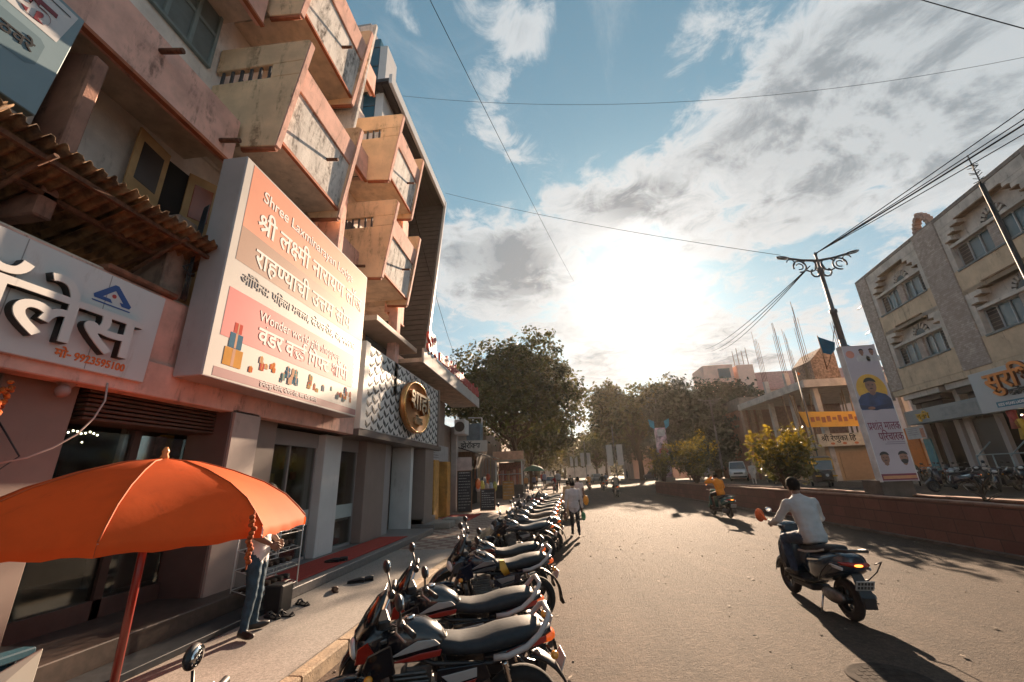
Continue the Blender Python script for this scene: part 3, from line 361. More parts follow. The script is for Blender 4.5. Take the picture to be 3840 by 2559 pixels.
813:'74,207 65,208 58,211 52,215 47,221 44,230 42,241 44,252 46,261 52,268 58,272 65,274 74,275 82,274 89,272 96,268 101,261 104,252 104,241 104,230 100,221 96,215 89,211 82,208|74,-7 65,-6 58,-3 52,1 47,7 44,16 42,27 44,38 46,47 52,54 58,58 65,60 74,61 82,60 89,58 96,54 101,47 104,38 104,27 104,16 100,7 96,1 89,-3 82,-6',
}
WORDS={'shri':(8205,[(284,0,0),(68,707,0),(3,966,0),(54,1226,0),(219,1904,0),(50,2364,0),(68,2962,0),(3,3221,0),(44,3481,0),(66,4036,0),(52,4295,0),(66,4704,0),(51,4963,0),(39,5543,0),(3,6266,0),(54,6526,0),(77,7204,0),(32,7463,0)]),'rahanya':(7260,[(52,0,0),(66,409,0),(61,668,0),(197,1199,0),(51,1666,0),(66,2246,0),(30,2505,0),(68,3139,0),(3,3398,0),(13,3658,0),(521,4206,0),(50,4887,0),(3,5485,0),(60,5745,0),(79,6421,0),(51,6680,0)]),'office':(16744,[(21,0,0),(67,1023,0),(47,1282,0),(60,2053,0),(813,2729,0),(3,3023,0),(46,3283,0),(67,3851,0),(61,4110,0),(54,4641,0),(66,5319,0),(3,5578,0),(50,5838,0),(32,6436,0),(54,7178,0),(66,7856,0),(799,8115,0),(3,8383,0),(215,8643,0),(35,9032,0),(75,9492,0),(58,9536,0),(44,10216,0),(3,10771,0),(52,11031,0),(79,11440,0),(37,11699,0),(799,12276,0),(3,12544,0),(9,12804,0),(61,13568,0),(50,14099,0),(42,14697,0),(44,15217,0),(27,15772,0),(52,16335,0)]),'wonder':(7534,[(57,0,0),(6,556,0),(37,556,0),(52,1133,0),(3,1542,0),(57,1802,0),(554,2358,0),(181,3304,0),(3,3310,0),(67,3570,0),(27,3829,0),(204,4392,0),(35,5004,0),(3,5508,0),(58,5768,0),(77,6448,0),(46,6707,0),(68,7275,0)]),'bottom':(14998,[(61,0,0),(50,531,0),(68,1129,0),(42,1388,0),(46,1908,0),(70,2476,0),(52,2476,0),(3,2885,0),(25,3145,0),(77,3907,0),(44,4166,0),(181,4721,0),(52,4721,0),(799,5130,0),(3,5398,0),(215,5658,0),(35,6047,0),(75,6507,0),(58,6551,0),(44,7231,0),(3,7786,0),(52,8046,0),(79,8455,0),(37,8714,0),(799,9291,0),(3,9559,0),(48,9819,0),(60,10390,0),(3,11066,0),(215,11326,0),(35,11715,0),(5,12185,0),(37,12219,0),(3,12796,0),(60,13056,0),(50,13732,0),(79,14330,0),(52,14589,0)]),'palace':(1922,[(46,0,0),(73,568,0),(54,568,0),(75,1246,0),(60,1246,0)]),'mo':(1197,[(50,0,0),(79,598,0),(800,857,0)]),'ka':(762,[(25,0,0)]),'thavare':(1550,[(36,0,0),(57,585,0),(52,1141,0),(75,1550,0)]),'shoha':(1729,[(58,0,0),(66,680,0),(61,939,0),(66,1470,0)]),'gold':(1774,[(27,0,0),(79,563,0),(554,822,0)]),'xerox':(2703,[(33,0,0),(75,756,0),(52,756,0),(77,1165,0),(183,1424,0),(60,2027,0)]),'surabhi':(2047,[(60,0,0),(69,676,0),(52,676,0),(67,1085,0),(49,1344,0)]),'renuka':(4429,[(284,0,0),(68,707,0),(3,966,0),(52,1226,0),(75,1635,0),(39,1635,0),(69,2358,0),(25,2358,0),(66,3120,0),(3,3379,0),(67,3639,0),(61,3898,0)]),'prashant':(4634,[(274,0,0),(58,568,0),(66,1248,0),(6,1507,0),(40,1507,0),(3,2077,0),(50,2337,0),(66,2935,0),(54,3194,0),(25,3872,0)]),'paricharak':(3300,[(46,0,0),(67,568,0),(52,827,0),(30,1236,0),(66,1870,0),(52,2129,0),(25,2538,0)]),'kale':(3221,[(25,0,0),(54,762,0),(75,1440,0),(495,1440,0),(44,2666,0)])}
# ------------------------------------------------------------------ palette
PINK = mat('pink_plaster', (.72,.42,.34), .85, .18, 2.2, .25, stain=.75, staincol=(.10,.055,.04))
PINKTRIM = mat('orange_trim', (.36,.11,.05), .8, .2, 4, stain=.3, staincol=(.06,.03,.02))
YELL = mat('ochre_plaster', (.78,.55,.35), .85, .14, 1.6, .2, stain=.75, staincol=(.16,.09,.045))
CREAM = mat('cream_plaster', (.74,.66,.60), .88, .14, 2.5, .35, stain=.35, staincol=(.13,.1,.075), bscale=55)
STAINW = mat('stained_whitewash', (.70,.66,.62), .9, .14, 3, .35, stain=1.3, staincol=(.04,.028,.02))
SOFFIT = mat('soffit_concrete', (.60,.49,.40), .9, .2, 3, .3, stain=.4, staincol=(.1,.065,.045))
CONC = mat('concrete', (.27,.235,.20), .9, .2, 2, .35, stain=.3, staincol=(.1,.085,.07))
WHITE = mat('white_paint', (.62,.60,.58), .6, .05, 2, stain=.2, staincol=(.3,.26,.22))
ACP = mat('white_panel', (.60,.585,.58), .35, .04, 1.5, stain=.22, staincol=(.36,.31,.27))
GREYP = mat('grey_panel', (.30,.27,.265), .5, .06, 2)
BROWNP = mat('brown_panel', (.11,.065,.055), .45, .1, 3)
TAUPE = mat('taupe_panel', (.235,.175,.15), .6, .07, 2, stain=.15, staincol=(.12,.09,.07))
DARK = mat('dark_void', (.012,.009,.008), .9)
DGLASS = glassmat('dark_glass'); CGLASS = glassmat('shop_glass', clear=.95)
BLACK = mat('black_plastic', (.012,.012,.014), .45, .2)
STEEL = mat('steel', (.42,.42,.42), .3, .1, metal=1); RUST = mat('rusty_iron', (.12,.05,.025), .85, .5, 12, .3)
CHROME = mat('chrome', (.7,.7,.7), .12, .05, metal=1)
REDC = mat('red_carpet', (.34,.03,.018), .95, .25, 30, .4)
ORANGE_INK = mat('orange_ink', (.72,.16,.03), .6, .05); BLUE_INK = mat('blue_ink', (.02,.07,.26), .5, .05); RED_INK = mat('red_ink', (.40,.03,.03), .5, .05)
BLACK_INK = mat('black_ink', (.02,.018,.018), .5); MAROON_INK = mat('maroon_ink', (.18,.02,.05), .5)
WOOD = mat('wood', (.16,.075,.03), .7, .3, 6); YSHUT = mat('yellow_shutter', (.55,.26,.05), .6, .2, 4, stain=.3)
# ------------------------------------------------------------------ ground, road, pavement
def ground_mat(name, c1, c2, c3, rough=.92, bump=.75, scl=1.0, spots=True):
    m = bpy.data.materials.new(name); m.use_nodes = True; t = NT(m.node_tree); b = m.node_tree.nodes['Principled BSDF']
    P = t.n('ShaderNodeNewGeometry').outputs['Position']
    big = t.ramp(t.noise(P, .23*scl, 5, .6), .32, .68); mid = t.ramp(t.noise(t.vm('MULTIPLY', P, (2.2, .55, 1)), .9*scl, 6, .65), .35, .7)
    fine = t.noise(P, 38*scl, 3, .7); grit = t.noise(P, 130*scl, 2, .6)
    c = t.mix(big, c1, c2); c = t.mix(t.m('MULTIPLY', mid, .6), c, c3)
    c = t.mix(t.m('MULTIPLY', t.ramp(fine, .40, .62), .55), c, tuple(x*.5 for x in c1))
    c = t.mix(t.m('MULTIPLY', t.ramp(grit, .56, .72), .65), c, tuple(min(1, x*1.9) for x in c2))
    if spots:
        sp = t.ramp(t.noise(P, 1.7, 8, .74, .6), .58, .70); c = t.mix(t.m('MULTIPLY', sp, .8), c, (.045, .034, .028))
        vo = t.n('ShaderNodeTexVoronoi', feature='DISTANCE_TO_EDGE'); vo.inputs['Scale'].default_value = .38
        wv = t.vm('ADD', P, t.n('ShaderNodeTexNoise').outputs['Color']); t.put(vo.inputs['Vector'], wv)
        ck = t.m('MULTIPLY', t.m('SUBTRACT', 1, t.ramp(vo.outputs['Distance'], .004, .016)), t.ramp(t.noise(P, .5, 3), .5, .62))
        c = t.mix(t.m('MULTIPLY', ck, .7), c, (.02, .016, .014))
    if spots:
        sx = t.n('ShaderNodeSeparateXYZ'); t.put(sx.inputs[0], P)
        dirt = t.ramp(t.m('MULTIPLY_ADD', t.noise(P, .8, 6, .65), 3.4, sx.outputs[0]), 2.9, .2); c = t.mix(t.m('MULTIPLY', dirt, .72), c, (.125,.074,.048))
        lane = t.ramp(t.noise(t.vm('MULTIPLY', P, (1.1, .035, 1)), 1.3, 5, .6), .42, .62); c = t.mix(t.m('MULTIPLY', lane, .42), c, tuple(x*.62 for x in c1))
        bl = t.ramp(t.noise(P, 5.5, 6, .72, .3), .40, .66); c = t.mix(t.m('MULTIPLY', bl, .42), c, tuple(x*.6 for x in c1))
        b2 = t.ramp(t.noise(P, 15, 4, .7), .47, .66); c = t.mix(t.m('MULTIPLY', b2, .40), c, tuple(x*1.45 for x in c2))
        b3 = t.ramp(t.noise(t.vm('ADD', P, (7,3,0)), .55, 7, .7, .8), .54, .66); c = t.mix(t.m('MULTIPLY', b3, .45), c, tuple(x*.7 for x in c1))
        pt = t.n('ShaderNodeTexVoronoi'); pt.inputs['Scale'].default_value = .33; t.put(pt.inputs['Vector'], t.vm('ADD', P, t.vm('MULTIPLY', t.n('ShaderNodeTexNoise').outputs['Color'], (.8,.8,.8)))); sc_ = t.n('ShaderNodeSeparateColor'); t.put(sc_.inputs[0], pt.outputs['Color'])
        c = t.mix(t.m('MULTIPLY', t.ramp(sc_.outputs[0], .62, .70), .35), c, tuple(x*.55 for x in c2))
    t.put(b.inputs['Base Color'], c); b.inputs['Specular IOR Level'].default_value = .2
    t.put(b.inputs['Roughness'], t.m('MULTIPLY_ADD', fine, -.12, rough))
    bn = t.n('ShaderNodeBump'); bn.inputs['Strength'].default_value = bump; bn.inputs['Distance'].default_value = .03
    t.put(bn.inputs['Height'], t.m('ADD', t.m('MULTIPLY', t.noise(P, 11, 5, .7), 1.6), t.m('ADD', grit, t.m('MULTIPLY', fine, 1.5)))); t.put(b.inputs['Normal'], bn.outputs[0])
    MATS[name] = m; return m
ROADM = ground_mat('worn_asphalt', (.058,.044,.035), (.102,.076,.059), (.136,.10,.077))
EARTH = ground_mat('dry_earth', (.16,.115,.08), (.21,.155,.11), (.12,.09,.06), spots=False)
PAVEM = ground_mat('pavement_concrete', (.25,.225,.20), (.32,.29,.265), (.21,.19,.17), bump=.05, spots=False)
MB().quad((-500,-100,-.06),(500,-100,-.06),(500,900,-.06),(-500,900,-.06)).build('ground', EARTH)['kind'] = 'structure'
rb = MB()
def grid(mb, x0, x1, y0, y1, nx, ny, zf, mi=0):
    b = len(mb.v)
    for j in range(ny+1):
        for i in range(nx+1):
            x = x0+(x1-x0)*i/nx; y = y0+(y1-y0)*j/ny; mb.v.append((x, y, zf(x, y)))
    for j in range(ny):
        for i in range(nx):
            a = b+j*(nx+1)+i; mb.f.append([a, a+1, a+nx+2, a+nx+1]); mb.mi.append(mi); mb.sm.append(True)
grid(rb, -2.52, 9.2, -40, 400, 12, 110, lambda x, y: 0.0)
rb.build('road', ROADM)['kind'] = 'structure'
FR = lambda x, y: .5*min(1, max(0, (x-9.6)/4))*(1-min(1, max(0, (y-60)/60)))+.004
r2 = MB(); grid(r2, 9.2, 21.5, -40, 400, 10, 110, FR); r2.build('side_road', ROADM)['kind'] = 'structure'
pv = MB(); pv.box(-30, -2.68, -40, 11.05, -.05, .15); pv.build('pavement', PAVEM)['kind'] = 'structure'
# chequered paver blocks beyond the concrete
def paver_mat():
    m = bpy.data.materials.new('chequered_pavers'); m.use_nodes = True; t = NT(m.node_tree); b = m.node_tree.nodes['Principled BSDF']
    P = t.n('ShaderNodeNewGeometry').outputs['Position']
    ch = t.n('ShaderNodeTexChecker'); ch.inputs['Scale'].default_value = 3.3; t.put(ch.inputs['Vector'], t.vm('ADD', P, (.013, .017, .41)))
    c = t.mix(ch.outputs['Fac'], (.19,.10,.075), (.33,.27,.22)); c = t.mix(t.m('MULTIPLY', t.ramp(t.noise(P, 6, 6, .7), .35, .7), .55), c, (.17,.125,.10))
    t.put(b.inputs['Base Color'], c); b.inputs['Roughness'].default_value = .85
    bn = t.n('ShaderNodeBump'); bn.inputs['Strength'].default_value = .4; t.put(bn.inputs['Height'], t.noise(P, 40, 4)); t.put(b.inputs['Normal'], bn.outputs[0])
    return m
pv = MB(); pv.box(-30, -2.68, 11.05, 60, -.05, .146); pv.build('paving', paver_mat())['kind'] = 'structure'
pv = MB(); pv.box(-30, -2.68, 60, 400, -.05, .142); pv.build('far_pavement', PAVEM)['kind'] = 'structure'
KERBM = mat('kerb_stone', (.30,.22,.145), .9, .3, 5, .6, stain=.3)
kb = MB(); y = -20.0
while y < 120:
    L = .9 if y < 60 else 3; dz = random.uniform(-.012, .012); kb.box(-2.676, -2.52+random.uniform(-.01,.01), y, y+L-.012, -.05, .155+dz); y += L
kb.build('kerb', KERBM, bevel=.015)['kind'] = 'structure'
mh = MB(); mh.lathe([(.33,.004),(.33,.007),(.30,.008),(.29,.006),(.001,.0065)], (2.81,4.74,0), n=32)
for k in range(7):
    for j in range(7):
        x_, y_ = -.21+.07*k, -.21+.07*j
        if hypot(x_, y_) < .25: mh.box(2.81+x_-.022,2.81+x_+.022,4.74+y_-.022,4.74+y_+.022,.0062,.0085)
tag(mh.build('manhole_cover', mat('cast_iron', (.042,.034,.029), .95, .3, 12, .3, spec=.1)), 'round iron manhole cover set in the road near the scooter shadow', 'manhole')
# dusty strip and grit along the kerb
gs = MB(); rnd = random.Random(3)
for i in range(900):
    x = -2.5+abs(rnd.gauss(0, .9)) if rnd.random() < .6 else rnd.uniform(-2.4, 8.4); y = rnd.uniform(2.5, 20) if rnd.random() < .8 else rnd.uniform(20, 40); r = rnd.uniform(.004, .016)*(1 if y < 10 else 1.6)
    gs.ell((x, y, r*.3), (r, r*rnd.uniform(.6, 1.3), r*.5), 0, 5, 3)
o = gs.build('grit', mat('grit', (.22,.17,.13), .95, .4, 20)); o['kind'] = 'stuff'; o['label'] = 'small stones and grit scattered on the road by the kerb'
# dry leaves / litter specks
lv = MB()
for i in range(150):
    x = rnd.uniform(-2.4, 8.3); y = rnd.choice([rnd.uniform(3.5, 14), rnd.uniform(8, 34)]); a = rnd.uniform(0, 6.3); r = rnd.uniform(.015, .045); c, s_ = cos(a)*r, sin(a)*r
    lv.quad((x-c, y-s_, .012), (x+s_*.6, y-c*.6, .02), (x+c, y+s_, .009+rnd.random()*.015), (x-s_*.6, y+c*.6, .012))
o = lv.build('litter', mat('paper_litter', (.20,.16,.12), .9, .6, 9)); o['kind'] = 'stuff'; o['label'] = 'dry leaves and paper scraps lying on the road'
# ------------------------------------------------------------------ the pink lodging house
lodge = thing('lodge_building', 'pink and ochre three storey lodging house with flared balconies above the shop fronts', 'building', (-6, 6, 0))
P_ = lodge
b = MB()
b.box(-12, -6.1, -8, 13.0, 7.6, 14.3); b.box(-12, -6.15, -8, 13.0, 4.3, 7.6)
b.build('upper_wall', CREAM, P_)
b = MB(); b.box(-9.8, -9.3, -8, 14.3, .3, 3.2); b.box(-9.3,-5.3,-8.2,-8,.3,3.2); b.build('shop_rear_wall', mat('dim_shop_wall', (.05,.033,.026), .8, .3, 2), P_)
b = MB(); b.box(-12, -5.08, -8, 14.3, 3.36, 4.3); b.build('floor_slab', SOFFIT, P_)
# fascia beam over the shops
b = MB(); b.box(-5.22, -5.0, -8, 9.66, 2.95, 3.38); b.box(-5.16, -5.06, -8, 9.66, 3.38, 4.28); b.build('shop_beam', PINK, P_, bevel=.012)
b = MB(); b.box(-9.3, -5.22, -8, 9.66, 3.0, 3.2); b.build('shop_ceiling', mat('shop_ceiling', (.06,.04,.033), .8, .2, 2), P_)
b = MB()
for k in range(7): b.box(-5.7-.03*k, -5.26, 3.98, 6.4, 2.62+.052*k, 2.655+.052*k)
b.build('rolled_shutter', mat('shutter_brown', (.075,.035,.022), .55, .3, 6), P_, bevel=.008)
# bands (edge beams) of the upper floors, with a reddish drip edge
for z0, z1 in ((7.02,7.98), (10.4,11.36), (13.8,14.7)):
    for y0, y1 in ((-8,5.02), (7.32,9.5), (11.7,13.0)):
        MB().box(-5.36, -5.2, y0, y1, z0+.05, z1).build('edge_band', PINK, P_, bevel=.015); MB().box(-6.3, -5.361, y0, y1, z0+.28, z1-.02).build('veranda_ceiling', SOFFIT, P_)
        MB().box(-5.25, -5.17, y0, y1, z0, z0+.05).build('drip_edge', PINKTRIM, P_)
        if y0 < 0:
            sl = MB(); sl.prism([(-5.22,y0,z1+.002),(-6.1,y0,z1+.5),(-6.1,y0,z1+.002)], (0,y1-y0-.01,0)); sl.build('sloped_sill', CREAM, P_)
# soffit between band and wall is the band box underside; first-floor veranda ceiling
def balcony(y0, y1, zb, bars=True):
    xw = -6.1
    def side(y, th, name):
        m = MB()
        lo = [(-5.2,7.52),(-4.55,7.45)]; f = lambda z: -4.55+.35*(z-7.45)/2.5      # flared front edge
        Z = lambda z: z-7.65+zb
        bk = lambda z: max(xw+.02, -5.2-.9*(z-7.52)/1.35)
        def pan(pts): m.prism([(x, y, Z(z)) for x, z in pts], (0, th, 0))
        pan([(-5.2,7.52),(-4.55,7.45),(f(9.12),9.12),(bk(9.12),9.12),(bk(8.85),8.85)])
        pan([(-4.9,9.12),(f(9.12),9.12),(f(9.46),9.46),(-4.9,9.46)])
        pan([(bk(9.46),9.46),(f(9.46),9.46),(-4.2,9.93),(-4.24,9.99),(xw+.02,10.05)])
        m.build(name, [YELL], bal, bevel=.02, seg=2)
        e = MB(); e.tube([(-5.2, y+th/2, Z(7.505)), (-4.545, y+th/2, Z(7.435))], th*.42, 6); e.build('edge_trim', PINKTRIM, bal)
        e = MB(); e.prism([(-4.545,y+.004,Z(7.45)),(-4.20,y+.004,Z(9.93)),(-4.17,y+.004,Z(9.9)),(-4.515,y+.004,Z(7.47))],(0,th-.008,0)); e.build('front_edge', PINK, bal)
        if bars:
            g = MB()
            for k in range(6): xx = -5.97+.195*k; g.box(xx, xx+.05, y+.035, y+.07, Z(9.12), Z(9.46))
            g.build('slot_bars', mat('slot_bars', (.06,.06,.065), .6), bal)
    bal = thing('balcony', None, None, (-5, (y0+y1)/2, zb)); hang(bal, P_)
    side(y0, .12, 'side_panel'); side(y1-.12, .12, 'side_panel')
    MB().box(-6.09, -4.56, y0+.121, y1-.121, zb, zb+.14).build('slab', SOFFIT, bal)
    MB().prism([(-4.66,y0+.121,zb+.05),(-4.555,y0+.121,zb+.0),(-4.40,y0+.121,zb+1.22),(-4.52,y0+.121,zb+1.22)], (0, y1-y0-.242, 0)).build('parapet', STAINW, bal)
    MB().box(-4.585, -4.52, y0+.122, y1-.122, zb-.03, zb+.035).build('parapet_trim', PINKTRIM, bal)
    MB().prism([(-4.50,y0+.122,zb+1.24),(-4.36,y0+.122,zb+1.22),(-4.28,y0+.122,zb+1.75),(-4.42,y0+.122,zb+1.77)], (0, y1-y0-.244, 0)).build('handrail_beam', PINK, bal, bevel=.01)
    MB().tube([(-4.5,(y0+y1)/2+.25,zb+.72),(-4.22,(y0+y1)/2+.27,zb+.70)], .035, 8).build('drain_spout', RUST, bal)
    d = MB(); d.box(-6.09, -6.02, y0+.5, y0+1.4, zb+.15, zb+2.25); d.build('balcony_door', mat('dark_door', (.035,.03,.028), .6), bal)
    return bal
for yy, zs in (((5.1,7.3), (7.65, 10.98)), ((9.55,11.62), (7.38, 10.66))):
    for zb in zs: balcony(yy[0], yy[1], zb)
# fins and stained pilaster between the balcony bays
MB().prism([(-5.15,7.42,10.2),(-4.55,7.42,10.2),(-4.2,7.42,13.9),(-5.15,7.42,13.9)], (0,.1,0)).build('stained_fin', STAINW, P_, bevel=.01)
MB().box(-5.2,-4.66,7.52,7.74,4.3,10.1).build('pilaster', PINK, P_, bevel=.015)
MB().box(-5.2,-4.9,11.7,12.0,4.3,13.6).build('pilaster', PINK, P_, bevel=.015)
MB().prism([(-5.9,2.96,4.6),(-5.22,2.96,4.6),(-5.22,2.96,6.86),(-5.80,2.96,7.06)], (0,.16,0)).build('stained_fin', mat('sooty_pink', (.33,.17,.125), .9, .2, 3, .3, stain=1.0, staincol=(.03,.024,.02)), P_, bevel=.02)
MB().box(-6.45,-5.6,2.45,2.9,4.3,7.0).build('pilaster', CREAM, P_, bevel=.015)
# drain spouts on the bands
for y, z in ((3.55,7.72), (4.72,7.28), (.9,7.6), (8.4,10.8), (9.2,7.4)):
    MB().tube([(-5.2,y,z),(-4.86,y+.02,z-.03)], .04, 8).build('drain_spout', RUST, P_)
# windows: blue-grey shutters above, ochre leaves on the first floor
SHUT = mat('bluegrey_shutter', (.20,.25,.25), .6, .12, 3)
def window(y0, y1, z0, z1, x, fm, pm, n=2, parent=P_, nx=1):
    f = MB(); t = .06
    f.box(x, x+.07, y0, y0+t, z0, z1); f.box(x, x+.07, y1-t, y1, z0, z1); f.box(x, x+.07, y0+t, y1-t, z0, z0+t); f.box(x, x+.07, y0+t, y1-t, z1-t, z1)
    for k in range(1, n): yy = y0+(y1-y0)*k/n; f.box(x, x+.075, yy-.035, yy+.035, z0+t, z1-t)
    f.box(x, x+.06, y0+t, y1-t, (z0+z1)/2-.04, (z0+z1)/2+.04)
    w_ = f.build('window', fm, parent, bevel=.006)
    MB().box(x-.02, x+.03, y0+t, y1-t, z0+t, z1-t).build('pane', pm, w_)
    return w_
window(3.55, 4.95, 9.35, 10.95, -6.1, SHUT, mat('shutter_panel', (.15,.18,.18), .6, .2, 2), 3)
window(7.9, 9.1, 8.4, 9.9, -6.1, WHITE, DGLASS, 2)
window(8.0, 9.2, 5.0, 6.6, -6.15, WHITE, DGLASS, 2)
MB().box(-6.18,-6.12,4.72,5.2,4.5,7.05).build('doorway', DARK, P_)
OCH = mat('ochre_door', (.50,.30,.13), .65, .15, 3, stain=.15)
def leaf(y, x0, x1, name, gl):
    d = MB(); z0, z1 = 4.6, 7.1; t = .05
    a = V((x1-x0, y[1]-y[0], 0)); L = a.length; a.normalize(); n = a.cross(V((0,0,1)))
    def bx(u0, u1, w0, w1, th, mi): d.obox(V((x0,y[0],0))+a*((u0+u1)/2)+V((0,0,(w0+w1)/2)), (u1-u0, th, w1-w0), (a, n, V((0,0,1))), mi)
    bx(0,L,z0,z1,.035,0); bx(.1,L-.1,z1-.85,z1-.18,.05,1); bx(.12,L-.12,z0+.2,z0+1.1,.05,2)
    d.build(name, [OCH, gl, mat('ochre_raised', (.46,.36,.25), .7)], P_, bevel=.006)
leaf((4.74,4.15), -6.08, -5.98, 'door_leaf', mat('dark_pane', (.03,.022,.02), .3)); leaf((5.14,5.58), -6.10, -5.88, 'door_leaf', mat('amber_pane', (.35,.07,.01), .25, spec=.8))
# shop pillars
for x0, x1, y0, y1, m in ((-5.75,-5.32,3.25,3.92,TAUPE), (-5.7,-5.0,5.78,6.38,BROWNP), (-5.62,-5.28,6.40,7.25,TAUPE), (-5.85,-5.42,9.2,9.95,WHITE), (-5.9,-5.35,11.2,12.5,TAUPE), (-5.9,-5.42,12.52,13.1,GREYP)):
    MB().box(x0, x1, y0, y1, .3, 2.99 if y0 < 9 else 2.93).build('pillar', m, P_, bevel=.012)
pl = MB(); pl.box(-5.0+.002, -4.96, 5.8, 6.36, .3, 2.94); pl.build('pillar_cladding', mat('pale_cladding', (.40,.31,.27), .5, .08, 2, stain=.2), P_)
# raised step in front of the shops
STEP = mat('step_granite', (.16,.145,.14), .45, .2, 20, .1)
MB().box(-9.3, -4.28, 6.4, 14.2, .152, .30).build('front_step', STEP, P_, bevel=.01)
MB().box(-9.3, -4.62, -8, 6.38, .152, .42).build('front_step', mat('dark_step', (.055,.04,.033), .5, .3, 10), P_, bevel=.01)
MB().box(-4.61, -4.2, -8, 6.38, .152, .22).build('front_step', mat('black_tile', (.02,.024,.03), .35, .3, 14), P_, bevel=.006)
# glazed shop front
gl = MB()
for y0, y1 in ((7.26,9.19), (9.96,11.19)): gl.box(-5.66, -5.645, y0, y1, .31, 2.92)
gl.build('shop_glass', CGLASS, P_)
gf = MB()
for y in (7.28, 8.22, 9.17, 9.98, 11.17): gf.box(-5.70, -5.62, y-.02, y+.02, .3, 2.92)
for y0, y1 in ((7.26,9.19), (9.96,11.19)): gf.box(-5.71, -5.60, y0, y1, 2.62, 2.93); gf.box(-5.70,-5.62,y0,y1,.3,.36)
gf.build('glass_frame', GREYP, P_)
fb = MB()
for y0, y1 in ((7.3,9.15), (10.0,11.15)): fb.box(-5.639, -5.633, y0, y1, .98, 1.30)
fb.build('frosted_band', mat('frosted_band', (.42,.47,.45), .5, .05), P_)
MB().box(-7.4,-5.72,9.97,11.18,.9,.97).build('counter_top', WHITE, P_, bevel=.01)
MB().box(-7.3,-5.8,9.98,11.17,.3,.9).build('counter_front', BROWNP, P_)
b = MB(); rp = random.Random(5)
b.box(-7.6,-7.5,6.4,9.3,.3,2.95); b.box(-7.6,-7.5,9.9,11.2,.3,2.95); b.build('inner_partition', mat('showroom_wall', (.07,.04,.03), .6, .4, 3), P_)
for i in range(26):
    y = rp.uniform(6.5,9.1) if i < 18 else rp.uniform(10.05,11.1); z = rp.uniform(1.35,2.5)
    MB().box(-7.495,-7.44,y,y+rp.uniform(.12,.3),z,z+rp.uniform(.15,.4)).build('wall_display', [mat('disp%d'%(i%6), [(.5,.42,.38),(.45,.1,.06),(.08,.1,.2),(.6,.35,.08),(.05,.04,.04),(.5,.3,.25)][i%6], .5, .4, 9)], P_)
MB().box(-5.60,-5.585,6.55,7.05,2.25,2.72).build('poster', mat('poster_white', (.5,.44,.42), .6, .1), P_)
pr = MB()
for k in range(4): pr.box(-5.584,-5.582,6.62,6.98,2.33+.09*k,2.36+.09*k)
pr.build('poster_print', RED_INK, P_)
# interior of the first shop: table with cloth, framed panels, low front wall
it = MB(); it.box(-9.2,-7.2,2.6,6.3,.3,.32); it.build('shop_floor', mat('shop_floor', (.07,.05,.045), .3, .2), P_)
for y0, y1 in ((3.98,4.9), (5.0,5.72)):
    MB().box(-5.66,-5.64,y0,y1,.6,2.55).build('shop_glass', CGLASS, P_)
MB().box(-5.70,-5.60,4.9,5.0,.42,2.6).build('glass_frame', mat('dark_frame', (.05,.025,.02), .4), P_)
MB().box(-5.70,-5.60,3.94,5.76,.42,.62).build('low_wall', mat('low_wall', (.09,.05,.04), .5), P_)
for y0,y1 in ((4.1,5.1),(5.25,5.65)):
    MB().box(-8.3,-8.26,y0,y1+.5,1.75,2.4).build('framed_panel', mat('dark_frame2', (.06,.02,.012), .4, .4, 5), P_)
    MB().box(-8.255,-8.25,y0+.05,y1+.45,1.8,2.35).build('framed_glass', DGLASS, P_)
lt = MB(); rl = random.Random(9)
for i in range(26): lt.ell((-7.3, 4.35+.058*i, 2.72+.02*sin(i*1.7)), (.012,.012,.014), 0, 6, 4)
for i in range(14): lt.ell((-7.1-rl.random(), rl.uniform(4,6), rl.uniform(2.4,2.75)), (.010,.010,.012), 0, 6, 4)
lt.build('fairy_lights', mat('lamp_glow', (1,.9,.7), .5, emit=((1,.82,.55), 5)), P_)
# ------------------------------------------------------------------ signs on the left
RY, UZ = (0,1,0), (0,0,1)                                            # reading direction / up on the left facades (facing +x)
# white fascia sign with raised letters
s = thing('shop_sign', 'white fascia sign with big raised white letters and an orange phone number', 'sign', (-5.05, 2, 3.1))
MB().prism([(-5.05,-4,3.08),(-5.05,4.27,3.08),(-5.05,4.29,4.2),(-5.05,-4,4.2)], (.1,0,0)).build('sign_board', ACP, s, bevel=.006)
for y in (1.6, 2.85, 3.62): MB().box(-4.951,-4.948,y,y+.008,3.09,4.19).build('panel_seam', GREYP, s)
deva('palace', .50, BLACK_INK, s, (-4.95, 4.0, 3.29), RY, UZ, .055, .075, 'r', 1.2)
deva('palace', .50, WHITE, s, (-4.874, 4.0, 3.29), RY, UZ, .04, .012, 'r', 1.2)
deva('mo', .085, ORANGE_INK, s, (-4.948, 3.33, 3.155), RY, UZ, .06, .006)
latin('9923595100', .082, ORANGE_INK, s, (-4.948, 3.50, 3.155), RY, UZ, .05, .006, sx=.88)
lg = MB(); A0 = (-4.95, 3.70, 3.965)
def tri_ring(out, inn): return out, inn
O = [(-.19,-.085),(-.205,-.05),(-.02,.135),(.02,.135),(.205,-.05),(.19,-.085),(.10,-.085),(.06,-.045),(.11,-.045),(0,.07),(-.11,-.045),(-.03,-.045),(.0,-.085)]
lg2 = [(-.19,-.085),(-.205,-.05),(-.02,.135),(0,.07),(-.11,-.045),(-.03,-.045),(0,-.085)]; lg3 = [(.19,-.085),(.205,-.05),(.02,.135),(-.02,.135),(0,.07),(.11,-.045),(.07,-.045),(.10,-.085)]
for pl_ in (lg2, lg3): flat(lg, pl_, A0, RY, UZ, .003)
flat(lg, [(-.21,-.11),(-.20,-.125),(.20,-.125),(.21,-.11)], A0, RY, UZ, .003)
lg.build('emblem', BLUE_INK, s)
